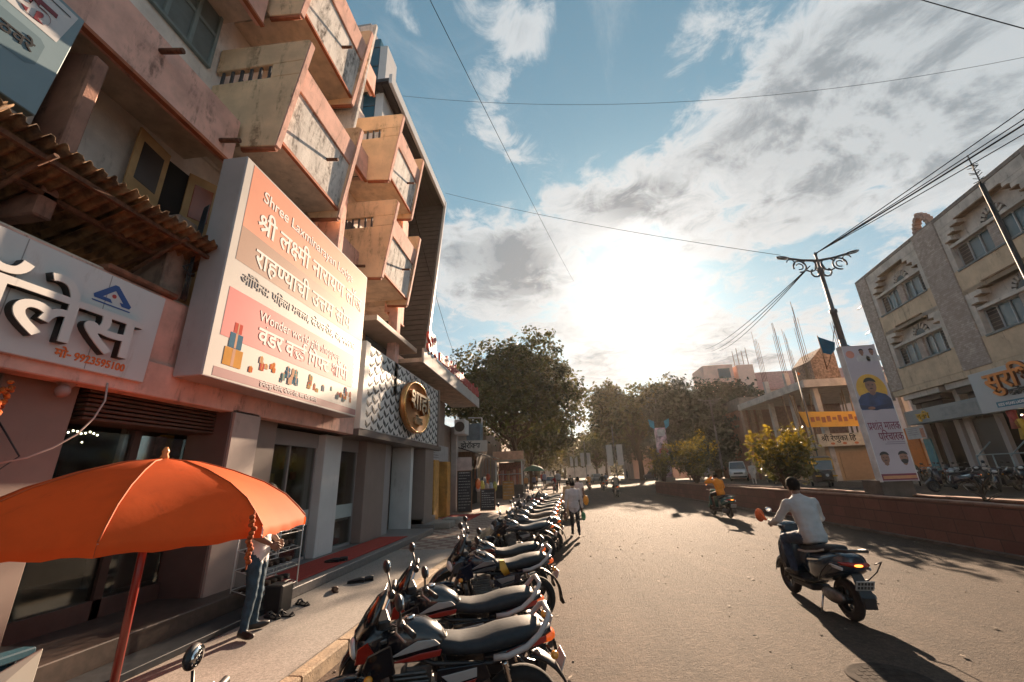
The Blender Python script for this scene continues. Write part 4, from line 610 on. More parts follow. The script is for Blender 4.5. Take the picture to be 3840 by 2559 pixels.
lg = MB(); flat(lg, oval(0,0,.024,.024), A0, RY, UZ, .004); lg.build('emblem_dot', RED_INK, s)
# blue and white hoarding at the top
s = thing('clinic_hoarding', 'pale blue and white hoarding with a dark red letter high above the rusty awning', 'sign', (-5.1, 1, 5.5))
BLUEB = mat('pale_blue_board', (.19,.27,.31), .5, .06, 1.2, stain=.15); TEALB = mat('teal_board', (.115,.18,.215), .5, .06, 1.2)
MB().prism([(-5.2,-4,5.45),(-5.2,2.62,5.5),(-5.2,2.68,6.98),(-5.2,-4,7.0)], (.14,0,0)).build('board', BLUEB, s, bevel=.01)
f = MB(); F0 = (-5.06, 0, 0)
flat(f, [(-2,6.43),(2.54,6.44),(2.62,6.93),(-2,6.93)], F0, RY, UZ, .003); f.build('white_field', mat('white_print', (.55,.55,.56), .5, .05), s)
f = MB(); flat(f, [(-2,5.96),(2.40,5.96),(2.47,6.02),(2.48,6.29),(2.43,6.34),(-2,6.34)], F0, RY, UZ, .003); f.build('teal_field', TEALB, s)
deva('ka', .27, mat('dark_red_ink', (.17,.02,.03), .5), s, (-5.055, 2.28, 6.5), RY, UZ, .09, .006, 'c', 1.15)
deva('thavare', .12, BLACK_INK, s, (-5.055, 2.41, 6.11), RY, UZ, .04, .006, 'r')
for p4 in ([(1.95,6.16),(2.02,6.16),(2.02,6.175),(1.95,6.175)], [(2.15,6.85),(2.56,6.85),(2.56,6.865),(2.15,6.865)]): b = MB(); flat(b, p4, F0, RY, UZ, .006); b.build('print_dash', BLACK_INK, s)
# big lodging / gift shop billboard
s = thing('billboard', 'large box billboard in salmon, brown and pink bands advertising the lodging and the gift shop', 'billboard', (-4.7, 6.7, 3.25))
MB().box(-4.98, -4.56, 4.64, 8.84, 3.24, 6.80).build('box_frame', mat('billboard_metal', (.40,.37,.37), .45, .08, 1.5, stain=.3, staincol=(.2,.17,.15)), s, bevel=.012)
X0 = (-4.56, 0, 0)
def band(nm, poly, col, off=.004):
    f = MB(); flat(f, poly, X0, RY, UZ, off); return f.build(nm, mat('vinyl_'+nm, col, .6, .05, 1.5, spec=.2), s)
band('white_vinyl', [(4.66,3.26),(8.82,3.26),(8.82,6.78),(4.66,6.78)], (.50,.475,.45), .002)
band('salmon_band', [(4.80,5.63),(8.80,5.63),(8.80,6.76),(4.80,6.76)], (.66,.27,.175))
band('brown_band', [(4.80,5.05),(8.80,5.05),(8.80,5.63),(4.80,5.63)], (.36,.225,.17))
band('pink_band', [(4.80,3.86),(8.52,3.86),(8.52,4.60),(4.80,4.60)], (.50,.115,.12))
band('maroon_band', [(4.80,3.28),(8.80,3.28),(8.80,3.41),(4.80,3.41)], (.27,.12,.13))
WI = mat('white_ink', (.82,.78,.76), .7, .04, spec=.15)
latin('Shree Laxminarayan Lodge', .20, WI, s, (-4.555, 5.10, 6.30), RY, UZ, .02, .003, sx=.98)
deva('shri', .33, WI, s, (-4.555, 5.08, 5.76), RY, UZ, .04, .003, sx=.92)
deva('rahanya', .31, WI, s, (-4.555, 5.16, 5.15), RY, UZ, .03, .003, sx=.95)
deva('office', .155, mat('grey_ink', (.10,.085,.085), .5), s, (-4.555, 4.97, 4.76), RY, UZ, .03, .003, sx=.95)
latin('Wonder world gift shoppee', .165, WI, s, (-4.555, 5.46, 4.33), RY, UZ, .02, .003, sx=.92)
deva('wonder', .26, WI, s, (-4.555, 5.50, 3.98), RY, UZ, .06, .003, sx=1.0)
deva('bottom', .072, WI, s, (-4.555, 5.7, 3.325), RY, UZ, .03, .003)
rg = random.Random(2); gcol = [(.55,.12,.03),(.05,.14,.22),(.55,.27,.06),(.55,.33,.22),(.10,.25,.25),(.5,.08,.06)]
gm = [mat('gift%d'%i, c, .85, .1, spec=.08) for i, c in enumerate(gcol)]
for cx0, n, cl in ((5.5,7,(0,0,3,5)), (6.1,14,(1,1,4,3,1)), (7.0,8,(2,0,2)), (7.45,3,(1,4)), (8.05,12,(3,4,1,2,3))):
    for k in range(n):                                                # printed gift boxes
        f = MB(); cx = cx0+rg.uniform(-.1,.45 if cx0 != 7.0 else .2); cz = 3.47+rg.uniform(0,.22); w_, h_ = rg.uniform(.05,.11), rg.uniform(.06,.12)
        flat(f, [(cx,cz),(cx+w_,cz),(cx+w_,cz+h_),(cx,cz+h_)], X0, RY, UZ, .005+.0004*k, 0)
        flat(f, [(cx+w_*.4,cz),(cx+w_*.6,cz),(cx+w_*.6,cz+h_),(cx+w_*.4,cz+h_)], X0, RY, UZ, .0052+.0004*k, 1)
        flat(f, [(cx+w_*.1,cz+h_),(cx+w_*.5,cz+h_*1.3),(cx+w_*.9,cz+h_)], X0, RY, UZ, .0052+.0004*k, 1)
        f.build('gift_print', [gm[cl[k % len(cl)]], gm[(cl[0]+2) % 6]], s)
f = MB(); [flat(f, [(8.56,3.9+.1*k),(8.74,3.9+.1*k),(8.74,3.95+.1*k),(8.56,3.95+.1*k)], X0, RY, UZ, .005) for k in range(6)]; f.build('small_print', mat('faded_ink', (.40,.28,.27), .5), s)
# generic party-hat gift figure stand-in left out on purpose; a plain stack of gifts stands at the left
for k, (cy, cz, w_, h_, c) in enumerate(((4.92,3.47,.34,.26,0),(4.97,3.74,.24,.22,1),(5.02,3.97,.15,.15,2))):
    f = MB(); flat(f, [(cy,cz),(cy+w_,cz),(cy+w_,cz+h_),(cy,cz+h_)], X0, RY, UZ, .0055, 0)
    flat(f, [(cy+w_*.42,cz),(cy+w_*.58,cz),(cy+w_*.58,cz+h_),(cy+w_*.42,cz+h_)], X0, RY, UZ, .006, 1); f.build('gift_print', [gm[(2,1,5)[c]], gm[3]], s)
# jewellers' panel with relief and gold disc
s = thing('relief_sign', 'white chevron relief panel with a round gold medallion sign above the glass shop front', 'sign', (-5, 13, 3.1))
MB().box(-5.4, -4.9, 9.7, 16.42, 3.12, 5.36).build('panel_box', mat('relief_white', (.66,.63,.61), .45, .05), s)
MB().box(-5.42,-4.86,9.68,9.95,3.10,5.40).build('end_cap', WHITE, s, bevel=.01); MB().box(-5.42,-4.84,16.42,16.56,3.08,5.40).build('end_cap', TAUPE, s, bevel=.01)
MB().box(-6.3,-4.88,9.69,17.0,2.935,3.10).build('soffit_panel', mat('soffit_taupe', (.13,.10,.095), .35, .1), s)
ch = MB(); th = .085
for i in range(17):
    y0 = 9.96+i*.385
    for k in range(-1, 9):
        z0 = 3.14+k*.27+(.13 if i % 2 else 0)
        for sg, ya in ((1, y0), (-1, y0+.385)):
            # one chevron limb: flat dark bar painting the shadow of a recessed stroke
            def P(u, v): return (ya+sg*u, z0+v)
            poly = [P(.015,.13), P(.015,.235), P(.18,.125), P(.18,.02)] if sg > 0 else [P(.03,.14), P(.03,.195), P(.165,.10), P(.165,.045)]
            poly = [(a, min(max(c, 3.135), 5.33)) for a, c in poly]
            if max(c for a, c in poly)-min(c for a, c in poly) > .03: ch.prism([(-4.9, a, c) for a, c in poly], (.010, 0, 0))
ch.build('chevron_shadow', mat('relief_shadow', (.03,.025,.026), .6, .2), s)
GOLD = mat('gold_disc', (.62,.27,.095), .28, .1, 1.2, metal=.75); GOLDL = mat('gold_rim', (.80,.45,.15), .22, .05, metal=.8)
cy, cz, R_ = 13.35, 4.17, 1.0
sc = 1.28
d_ = MB(); prof = [(R_*.995, 0), (R_, .04), (R_, .14), (R_*.93, .15), (R_*.92, .11), (0.001, .115)]
rings = [[(-4.83+h, cy+sc*r*cos(2*pi*k/48), cz+.86*r*sin(2*pi*k/48)) for k in range(48)] for r, h in prof]
d_.loft(rings, 0, True); d_.build('medallion', GOLD, s)
rm = MB(); rm.tube([(-4.68, cy+sc*.965*cos(2*pi*k/48), cz+.86*.965*sin(2*pi*k/48)) for k in range(48)], .035, 8, closed=True); rm.build('medallion_rim', GOLDL, s)
deva('shoha', .62, mat('deep_gold', (.30,.10,.02), .4, metal=.4), s, (-4.716, cy+.12, cz-.08), RY, UZ, .05, .10, 'c', 1.25)
deva('shoha', .62, mat('pale_gold', (.85,.66,.45), .25, .05, metal=.6), s, (-4.615, cy+.12, cz-.08), RY, UZ, .03, .012, 'c', 1.25)
deva('gold', .24, mat('pale_gold', (.8,.6,.4)), s, (-4.716, cy+.1, cz-.56), RY, UZ, .03, .08, 'c', 1.2)
# corrugated rusty awning on angle iron
s = thing('rusty_awning', 'rusty corrugated iron awning on angle iron struts above the white fascia sign', 'awning', (-5.3, 3, 5))
TIN = mat('rusty_tin', (.075,.038,.02), .85, .5, 5, .4, col2=(.19,.11,.05), stain=.9, staincol=(.03,.016,.01))
m = MB(); ny = 150; rw = random.Random(4)
for sh_, (ya, yb, xo, dz) in enumerate(((-3.0, 2.25, -4.62, 0), (2.15, 3.6, -4.72, .05), (3.5, 4.93, -4.66, -.02))):
    n = int((yb-ya)/.018); rows = []
    for j in range(9):
        u = j/8; row = []
        for i in range(n+1):
            y = ya+(yb-ya)*i/n; x = -6.05+(xo+6.05)*u; jag = (rw.uniform(-.02,.02) if j == 8 else 0)+(-.35*max(0, (y-4.55)/.4)*u if sh_ == 2 else 0)
            row.append((x+jag, y, 4.62+.52*u+.034*cos(2*pi*y/.118)+dz-.03*sin(u*pi)+.03*sin(y*1.7)))
        rows.append(row)
    b0 = len(m.v); m.v += [p for r in rows for p in r]
    for j in range(8):
        for i in range(n): a = b0+j*(n+1)+i; m.f.append([a, a+1, a+n+2, a+n+1]); m.mi.append(0); m.sm.append(True)
o = m.build('corrugated_sheet', TIN, s); so = o.modifiers.new('t', 'SOLIDIFY'); so.thickness = .004
m = MB(); m.obox((-5.25, .8, 4.86), (.06, 8.1, .05)); m.obox((-4.85, .8, 5.0), (.05, 8.1, .05))
for y in (-1.5, 1.2, 2.7, 4.2): m.tube([(-6.0,y,4.58),(-4.75,y,5.03)], .028, 6)
for y in (2.7, 4.2): m.tube([(-6.0,y,4.25),(-4.95,y,4.95)], .025, 6)
m.build('strut', RUST, s)
# grubby first floor wall patch, broken slab and cable bundle between awning and billboard
m = MB(); m.box(-5.6,-5.10,4.3,4.62,4.3,5.55); m.build('stained_pier', mat('sooty_plaster', (.25,.17,.13), .9, .3, 4, .4, stain=1.0, staincol=(.03,.022,.018)), lodge, bevel=.02)
m = MB(); m.box(-5.5,-5.0,3.6,4.5,4.28,4.36); m.build('broken_ledge', mat('broken_ledge', (.23,.09,.05), .9, .4, 6, .5), lodge, bevel=.02)
m = MB()
for k in range(5): m.tube([(-4.99-.03*k, 4.60+.012*k, 5.9), (-4.97-.02*k, 4.57, 5.2+.05*k), (-5.0, 4.55+.03*sin(k*2), 4.7), (-4.98, 4.5+.02*k, 4.3)], .009, 5)
m.tube([(-4.96,4.58,4.72),(-4.93,4.5,4.66),(-4.97,4.42,4.75),(-4.95,4.52,4.85)], .012, 5)
tag(m.build('cable_bundle', BLACK), 'tangle of black cables hanging at the left edge of the big billboard', 'cable')
# ------------------------------------------------------------------ next buildings down the left side
s = thing('framed_building', 'modern building with tall dark louvred portal frame and glass tower strip', 'building', (-8, 16, 0))
LOUV = mat('dark_louvre', (.022,.016,.015), .5, .2, 3); TRIM = mat('pale_trim', (.50,.49,.49), .35, .05)
MB().box(-14,-9.2,13.2,20.2,0,17.6).build('rear_block', mat('grey_cladding', (.13,.12,.12), .5, .1, 1), s)
fm = MB(); fm.prism([(-9.2,20.2,0),(-9.2,20.2,17.9),(-5.9,20.2,17.9),(-6.85,20.2,8.0),(-7.6,20.2,4.0)], (0,-.12,0)); fm.build('end_wall', LOUV, s)
fs = MB()
for k in range(46): z = 4.3+.295*k; x1 = -5.93-(17.6-z)*.0945-.04; fs.box(-9.2, x1, 20.035, 20.079, z, z+.235)
fs.build('louvre_slats', mat('louvre_slat', (.04,.028,.025), .55, .25, 2), s)
MB().box(-9.2,-5.95,11.9,20.08,17.62,17.8).build('soffit', LOUV, s)
ss = MB()
for k in range(11): ss.box(-9.1+.285*k, -9.1+.285*k+.22, 11.95, 20.0, 17.575, 17.619)
ss.build('soffit_slats', mat('louvre_slat', (.1,.066,.058)), s)
ed = MB(); ed.box(-5.95,-5.82,11.9,20.25,17.5,18.0); ed.prism([(-5.9,20.2,17.9),(-5.78,20.2,17.9),(-6.72,20.2,8.0),(-6.85,20.2,8.0)], (0,.14,0)); ed.build('edge_trim', TRIM, s)
for y, x in ((14.2,-7.0),(16.3,-6.6),(17.6,-6.7)):
    l = MB(); l.lathe([(.09,0),(.1,.02),(.02,.03)], (x,y,17.545), n=12); l.build('spotlight', mat('spot_lamp', (.9,.85,.8), .4, emit=((1,.85,.7), .6)), s)
MB().box(-8.8,-7.25,12.35,15.5,14,22.0).build('tower', GREYP, s); sm_ = MB()
for k in range(5): sm_.box(-8.8,-7.26,12.33,12.348,15+1.4*k,15.03+1.4*k)
sm_.build('tower_joint', BLACK, s)
MB().box(-7.24,-6.72,12.36,12.9,14,20.9).build('glass_strip', glassmat('blue_glass', (.02,.07,.10), .05), s)
g = MB()
for k in range(6): g.box(-7.24,-6.71,12.345,12.358,14.6+1.15*k,14.64+1.15*k)
g.build('glass_joint', BLACK, s); MB().box(-6.70,-6.36,12.36,13.4,14,20.4).build('white_strip', TRIM, s)
MB().tube([(-5.2,12.3,9.2),(-5.9,14.4,12.6)], .09, 8).build('red_strut', mat('red_strut', (.36,.06,.035), .6), s)
# sunlit ledge, glazed box and pier of the low block next to the lodging
s = thing('annex_building', 'low annex with a glazed bay, a sunlit ledge and a flat canopy carrying red letters', 'building', (-6, 17, 0))
MB().box(-12,-6.0,13.05,21.5,0,6.2).build('wall', mat('annex_wall', (.30,.24,.21), .8, .1, 1.5, stain=.3), s)
MB().box(-6.3,-4.66,9.75,13.0,6.0,6.16).build('ledge', mat('ledge_cream', (.48,.36,.27), .7, .1), s, bevel=.01)
MB().box(-6.0,-5.43,13.05,14.4,4.2,6.1).build('pier', mat('annex_pier', (.40,.28,.22), .7, .1), s, bevel=.01)
MB().box(-6.0,-5.45,10.75,12.6,5.0,5.98).build('glazed_bay', glassmat('bay_glass', (.10,.12,.15), .04), s)
MB().box(-6.0,-5.43,9.75,10.7,4.5,5.98).build('bay_cheek', mat('ochre_cheek', (.36,.2,.1), .7), s)
MB().box(-6.0,-4.52,13.2,23.2,5.75,5.9).build('canopy_slab', SOFFIT, s); MB().box(-4.52,-4.44,13.1,23.3,5.68,6.22).build('canopy_fascia', mat('fascia_grey', (.42,.39,.37), .7, .1, 2, stain=.4), s, bevel=.01)
REDL = mat('red_letters', (.36,.03,.03), .45, .1)
latin('SR', .75, REDL, s, (-4.46, 13.35, 6.25), RY, UZ, .05, .10, sx=.95)
lt = MB(); rl = random.Random(8); y = 14.9
while y < 22.9:
    h = rl.choice((.34,.34,.34,.5)); w_ = rl.uniform(.22,.36); lt.box(-4.46,-4.37,y,y+.07,6.24,6.24+h); lt.box(-4.46,-4.37,y+w_-.07,y+w_,6.24,6.24+.34)
    lt.box(-4.458,-4.372,y+.07,y+w_-.07,6.24+(.27 if rl.random() < .5 else 0),6.31+(.27 if rl.random() < .5 else 0)) ; y += w_+.09
lt.build('raised_letters', REDL, s)
for k in range(9): MB().box(-4.50,-4.44,13.6+k*1.08,13.64+k*1.08,6.2,6.5).build('letter_post', STEEL, s)
# ground floor fronts of the annex
for x0,x1,y0,y1,m in ((-5.9,-5.2,14.35,14.6,WHITE),(-5.85,-4.95,15.2,16.2,TAUPE),(-5.9,-5.1,16.5,16.65,WHITE)):
    MB().box(x0,x1,y0,y1,.15,2.94).build('pillar', m, s, bevel=.01)
MB().box(-6.6,-4.55,15.1,16.9,.152,.32).build('entry_step', STEP, s, bevel=.01); MB().box(-6.6,-5.0,15.2,16.8,.32,.5).build('entry_step', STEP, s, bevel=.01)
MB().box(-5.8,-5.2,17.2,17.9,.15,2.6).build('rolled_shutter_guide', YSHUT, s, bevel=.02); MB().box(-5.8,-5.3,19.6,20.2,.15,2.6).build('rolled_shutter_guide', YSHUT, s, bevel=.02)
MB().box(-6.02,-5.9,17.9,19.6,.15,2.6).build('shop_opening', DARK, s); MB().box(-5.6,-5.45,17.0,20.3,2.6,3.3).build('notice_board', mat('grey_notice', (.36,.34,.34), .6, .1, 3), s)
pr = MB()
for k in range(5): pr.box(-5.449,-5.447,17.2,17.2+random.uniform(.8,1.5),2.72+.1*k,2.76+.1*k)
pr.build('notice_print', mat('faint_ink', (.2,.18,.18), .6), s)
MB().box(-6.02,-5.96,13.1,14.3,.3,2.9).build('shop_glass', DGLASS, s)
for y in (17.0,18.4): tag(MB().box(-4.7,-4.0,y-1.8,y-1.0,.15,.36).build('concrete_block', CONC, bevel=.03), 'grey concrete step block %s the yellow shutters on the paving' % ('nearer than' if y < 18 else 'directly below'), 'block')
tag(MB().box(-5.4,-3.9,17.9,20.6,.147,.175).build('entrance_mat', REDC, bevel=.005), 'faded red mat on the pavers by the xerox shop', 'mat')
# xerox shop block beyond
s = thing('xerox_shop', 'small cluttered shop with a tilted white xerox sign and dark awning on the left pavement', 'shop', (-6, 24, 0))
MB().box(-12,-6.0,21.5,40,0,4.6).build('wall', mat('grubby_wall', (.27,.20,.16), .9, .2, 2, stain=.5), s)
MB().box(-5.98,-5.94,23.4,30,.15,3.0).build('shop_opening', DARK, s)
MB().box(-5.95,-5.65,22.7,23.15,.15,4.6).build('pillar', mat('pale_pillar', (.42,.38,.36), .7, .1, stain=.3), s, bevel=.01)
m = MB(); m.prism([(-6.0,23.2,3.55),(-4.3,23.2,3.0),(-4.3,23.2,3.05),(-6.0,23.2,3.62)], (0,7,0)); m.build('awning', mat('dark_awning', (.06,.045,.04), .8), s)
MB().obox((-4.9,23.6,3.55), (1.7,.08,.62), (V((.94,.33,0)), V((-.33,.94,0)), V((0,0,1)))).build('sign_board', mat('xerox_board', (.46,.42,.38), .6, .08), s, bevel=.008)
deva('xerox', .30, BLACK_INK, s, (-5.02,23.51,3.43), (.94,.33,0), UZ, .07, .01, 'c', .95)
MB().box(-5.6,-5.0,22.0,23.0,4.1,4.9).build('ac_unit', WHITE, s, bevel=.02); MB().lathe([(.28,0),(.28,.02),(.05,.03)], (-5.3,21.99,4.5), 'y', 16).build('ac_fan', BLACK, s)
m = MB(); m.box(-5.4,-4.6,24.2,25.2,3.9,4.9); m.build('sheet_roof', mat('blue_sheet', (.14,.17,.19), .7, .2), s)
m = MB(); m.tube([(-4.7,25.5,3.6),(-4.7,25.5,5.4),(-5.6,25.5,5.45)], .04, 6); m.build('pipe', STEEL, s)
MB().obox((-5.3,23.0,2.55),(.9,.05,.75),(V((.98,.2,0)),V((-.2,.98,0)),V((0,0,1)))).build('notice_board', mat('pink_notice', (.50,.40,.37), .7), s)
# goods hanging at the shops
rh = random.Random(12)
hc = [(.62,.16,.05),(.42,.42,.45),(.52,.44,.08),(.08,.10,.16),(.55,.30,.22),(.45,.09,.05),(.5,.42,.36)]
for k in range(11):
    y = 24.2+.62*k; z = rh.uniform(1.1,1.9); b = MB(); h = rh.uniform(.4,.7)
    b.ell((-4.9+rh.uniform(-.1,.3), y, z), (.16,.16,h/2), 0, 10, 6); b.tube([(-4.9,y,z+h/2-.03),(-4.9,y,3.02)], .008, 4)
    tag(b.build('hanging_bag', mat('bag%d'%(k%7), hc[k%7], .7, .3, 8)), '%s bag of goods hanging under the dark awning of the xerox shop' % ['orange','grey','yellow','navy','peach','dark red','cream'][k%7], 'bag', 'goods hanging under the awning')
def board(name, label, x, y, w_, h, z0, rz, lean=.12, frame=WOOD, lines=8, face=mat('slate', (.016,.02,.028), .6, .2)):
    t = thing(name, label, 'board'); a = V((cos(rz), sin(rz), 0)); n = V((sin(rz), -cos(rz), 0)); u = (UZ3-n*lean).normalized(); c = V((x, y, z0))
    fr = MB(); nn = a.cross(u)
    fr.obox(c+u*(h/2), (w_, h, .04), (a, u, nn)); fr.build('frame', frame, t, bevel=.005)
    bd = MB(); bd.obox(c+u*(h/2)+nn*.006, (w_-.09, h-.09, .04), (a, u, nn)); bd.build('slate', face, t)
    wr = MB(); r_ = random.Random(int(x*100+y*10))
    for k in range(lines):
        zz = h-.12-(h-.2)*k/lines; x_ = -w_/2+.09
        while x_ < w_/2-.12 and r_.random() < .93:
            l = r_.uniform(.03,.11); wr.obox(c+a*(x_+l/2)+u*zz+nn*.0275, (l, .022+.02*(k == 0), .002), (a, u, nn)); x_ += l+.03
    wr.build('chalk_lettering', mat('chalk', (.45,.47,.45), .9), t)
    lg_ = MB(); lg_.tube([c+a*(w_/2-.04)-nn*.02, c+a*(w_/2-.04)-nn*.35-u*.02-UZ3*0], .015, 5) if lean > .1 else lg_.box(x-.01,x+.01,y,y+.01,z0-.01,z0); lg_.build('prop', frame, t)
    return t
UZ3 = V((0,0,1))
board('menu_board', 'tall narrow blackboard with chalk lines standing against the pale pillar', -5.0, 21.9, .78, 2.05, .15, .12, .05, lines=13)
board('menu_board', 'short framed blackboard on the pavers right of the tall blackboard', -3.75, 21.7, .78, 1.05, .22, .1, .1, lines=8)
board('sign_stand', 'orange wooden sign stand beside the glass snack stall', -3.85, 31.2, .85, 1.3, .2, .1, .1, frame=mat('orange_board', (.42,.17,.04), .7, .2), lines=5, face=mat('orange_face', (.50,.21,.05), .7, .2))
# snack stall with glass case
s = thing('snack_stall', 'dark roofed snack stall with a lit glass case of red goods under the tree', 'stall', (-3.9, 35, 0))
MB().box(-5.2,-3.0,34,36,.15,1.15).build('counter', mat('stall_counter', (.06,.04,.035), .6), s); MB().box(-5.3,-2.9,33.8,36.2,3.0,3.1).build('roof', mat('stall_roof', (.40,.33,.27), .7), s)
MB().box(-5.35,-2.85,33.75,33.8,3.1,3.75).build('fascia', mat('peach_fascia', (.48,.28,.19), .7), s)
for x in (-5.15,-3.05): MB().box(x-.05,x+.05,34,34.1,1.15,3.0).build('post', WHITE, s)
MB().box(-5.1,-3.1,35.4,35.5,1.15,2.9).build('back_panel', mat('stall_back', (.22,.06,.045), .7, .4, 8), s)
for k in range(16):
    MB().box(-5.0+.24*(k%8), -4.84+.24*(k%8), 34.3, 34.6, 1.16 if k < 8 else 2.0, (1.7 if k < 8 else 2.0)+rh.uniform(.1,.4)).build('jar', mat('jar%d'%(k%4), [(.40,.10,.05),(.5,.25,.2),(.3,.06,.03),(.45,.2,.1)][k%4], .4), s)
m = MB(); m.box(-5.0,-3.1,34.05,34.1,1.95,2.0); m.build('shelf', STEEL, s)
s = thing('market_parasol', 'green market parasol beyond the tree trunk on the left pavement', 'parasol', (-3.2,52,0))
MB().lathe([(1.4,2.3),(.9,2.75),(.05,3.0)], (-3.2,52,0), n=10).build('canopy', mat('green_cloth', (.05,.20,.16), .8), s); MB().tube([(-3.2,52,.14),(-3.2,52,2.9)], .03, 6).build('pole', STEEL, s)
# far blocks closing the left side of the street
for i, (y0, y1, h, x1, c, lab) in enumerate(((40,58,6.5,-7,(.33,.25,.2),'plain tan two storey block behind the left pavement tree'),(60,90,7.5,-7.5,(.28,.24,.22),'grey brown row of shops further along the left pavement'),(92,150,8,-8,(.34,.29,.24),'pale far row of shops at the end of the left pavement'))):
    t = thing('shop_block', lab, 'building', (x1-3, y0, 0)); MB().box(x1-8, x1, y0, y1, 0, h).build('wall', mat('block%d'%i, c, .9, .15, .6, stain=.4), t)
    y = y0+1
    while y < y1-3:
        MB().box(x1-.02, x1+.03, y, y+2.2, .15, 2.6).build('shop_opening', DARK, t); MB().box(x1, x1+.9, y-.2, y+2.4, 2.7, 2.78).build('awning', mat('awn%d'%(int(y)%3), [(.3,.22,.17),(.12,.16,.2),(.4,.3,.2)][int(y)%3], .8), t)
        MB().box(x1, x1+.04, y+.3, y+1.5, 4.0, 5.2).build('window', DGLASS, t); y += 4.2
# ------------------------------------------------------------------ motorcycles and scooters (forward = +Y, origin on the ground)
def ring(y, w_, z0, z1, n=16, e=2.6, cx=0, tilt=0.0):
    out = []
    for k in range(n):
        a = 2*pi*k/n; c, s_ = cos(a), sin(a); c = math.copysign(abs(c)**(2/e), c); s_ = math.copysign(abs(s_)**(2/e), s_)
        z = (z0+z1)/2+s_*(z1-z0)/2; out.append((cx+c*w_, y+tilt*(z-(z0+z1)/2), z))
    return out
def xf(mb, M): mb.v = [tuple(M @ V(p)) for p in mb.v]; return mb
BP1 = mat('bike_paint', (.014,.013,.016), .22, .05, spec=.6, coat=.3); BP2 = mat('bike_stripe', (.30,.02,.012), .3, .1, spec=.6); BP3 = mat('bike_graphic', (.38,.36,.35), .35, .05)
SEATM = mat('o_seat_vinyl', (.013,.017,.022), .55, .25, 18, .15, spec=.35, stain=.15, staincol=(.08,.075,.07)); RAILM = mat('rail_grey', (.40,.37,.36), .38, .06)
TYRE = mat('tyre_rubber', (.016,.015,.015), .85, .25, 30, .2); ALLOY = mat('alloy_black', (.03,.03,.032), .4, .2, metal=.3); ENG = mat('engine_metal', (.16,.15,.145), .42, .3, 14, metal=.75)
LAMPO = mat('tail_lens', (.75,.10,.015), .18, .1, spec=.8, emit=((1,.16,.02), .10)); AMBER = mat('amber_lens', (.75,.30,.03), .2, .1, spec=.8); LENS = mat('clear_lens', (.55,.57,.58), .08, .05, spec=.9)
PLATE = mat('number_plate_white', (.55,.54,.52), .5, .06, stain=.2); VISOR = mat('smoked_visor', (.010,.010,.012), .08, .1, spec=.7); MIRROR = mat('mirror_glass', (.75,.78,.80), .03, .02, metal=1)
def wheel(parent, y, r, wt, disc=True, x=0, rimm=ALLOY, nsp=6, M=None):
    t = MB(); t.tube([(x, y+(r-wt)*cos(2*pi*k/32), r+(r-wt)*sin(2*pi*k/32)) for k in range(32)], wt, 10, closed=True)
    rm = MB(); ri = r-wt*1.75
    rm.loft([[(x+sx, y+rr*cos(2*pi*k/32), r+rr*sin(2*pi*k/32)) for k in range(32)] for sx, rr in ((-wt*.7, ri+.015), (-wt*.7, ri-.015), (wt*.7, ri-.015), (wt*.7, ri+.015))], closed=True)
    for k in range(nsp):
        a = 2*pi*k/nsp+.3; d = V((0, cos(a), sin(a))); n_ = V((0, -sin(a), cos(a))); c = V((x, y, r))
        rm.obox(c+d*(ri*.55), (.02, ri*.95, .035), (V((1,0,0)), d, n_))
    rm.lathe([(.045, -wt*1.1), (.055, -wt*.5), (.055, wt*.5), (.045, wt*1.1)], (x, y, r), 'x', 14)
    rm.lathe([(.085 if not disc else .115, wt*.95), (.085 if not disc else .115, wt*1.05)], (x, y, r), 'x', 20)
    if M: xf(t, M); xf(rm, M)
    w_ = t.build('wheel', TYRE, parent); rm.build('rim', rimm, w_); return w_
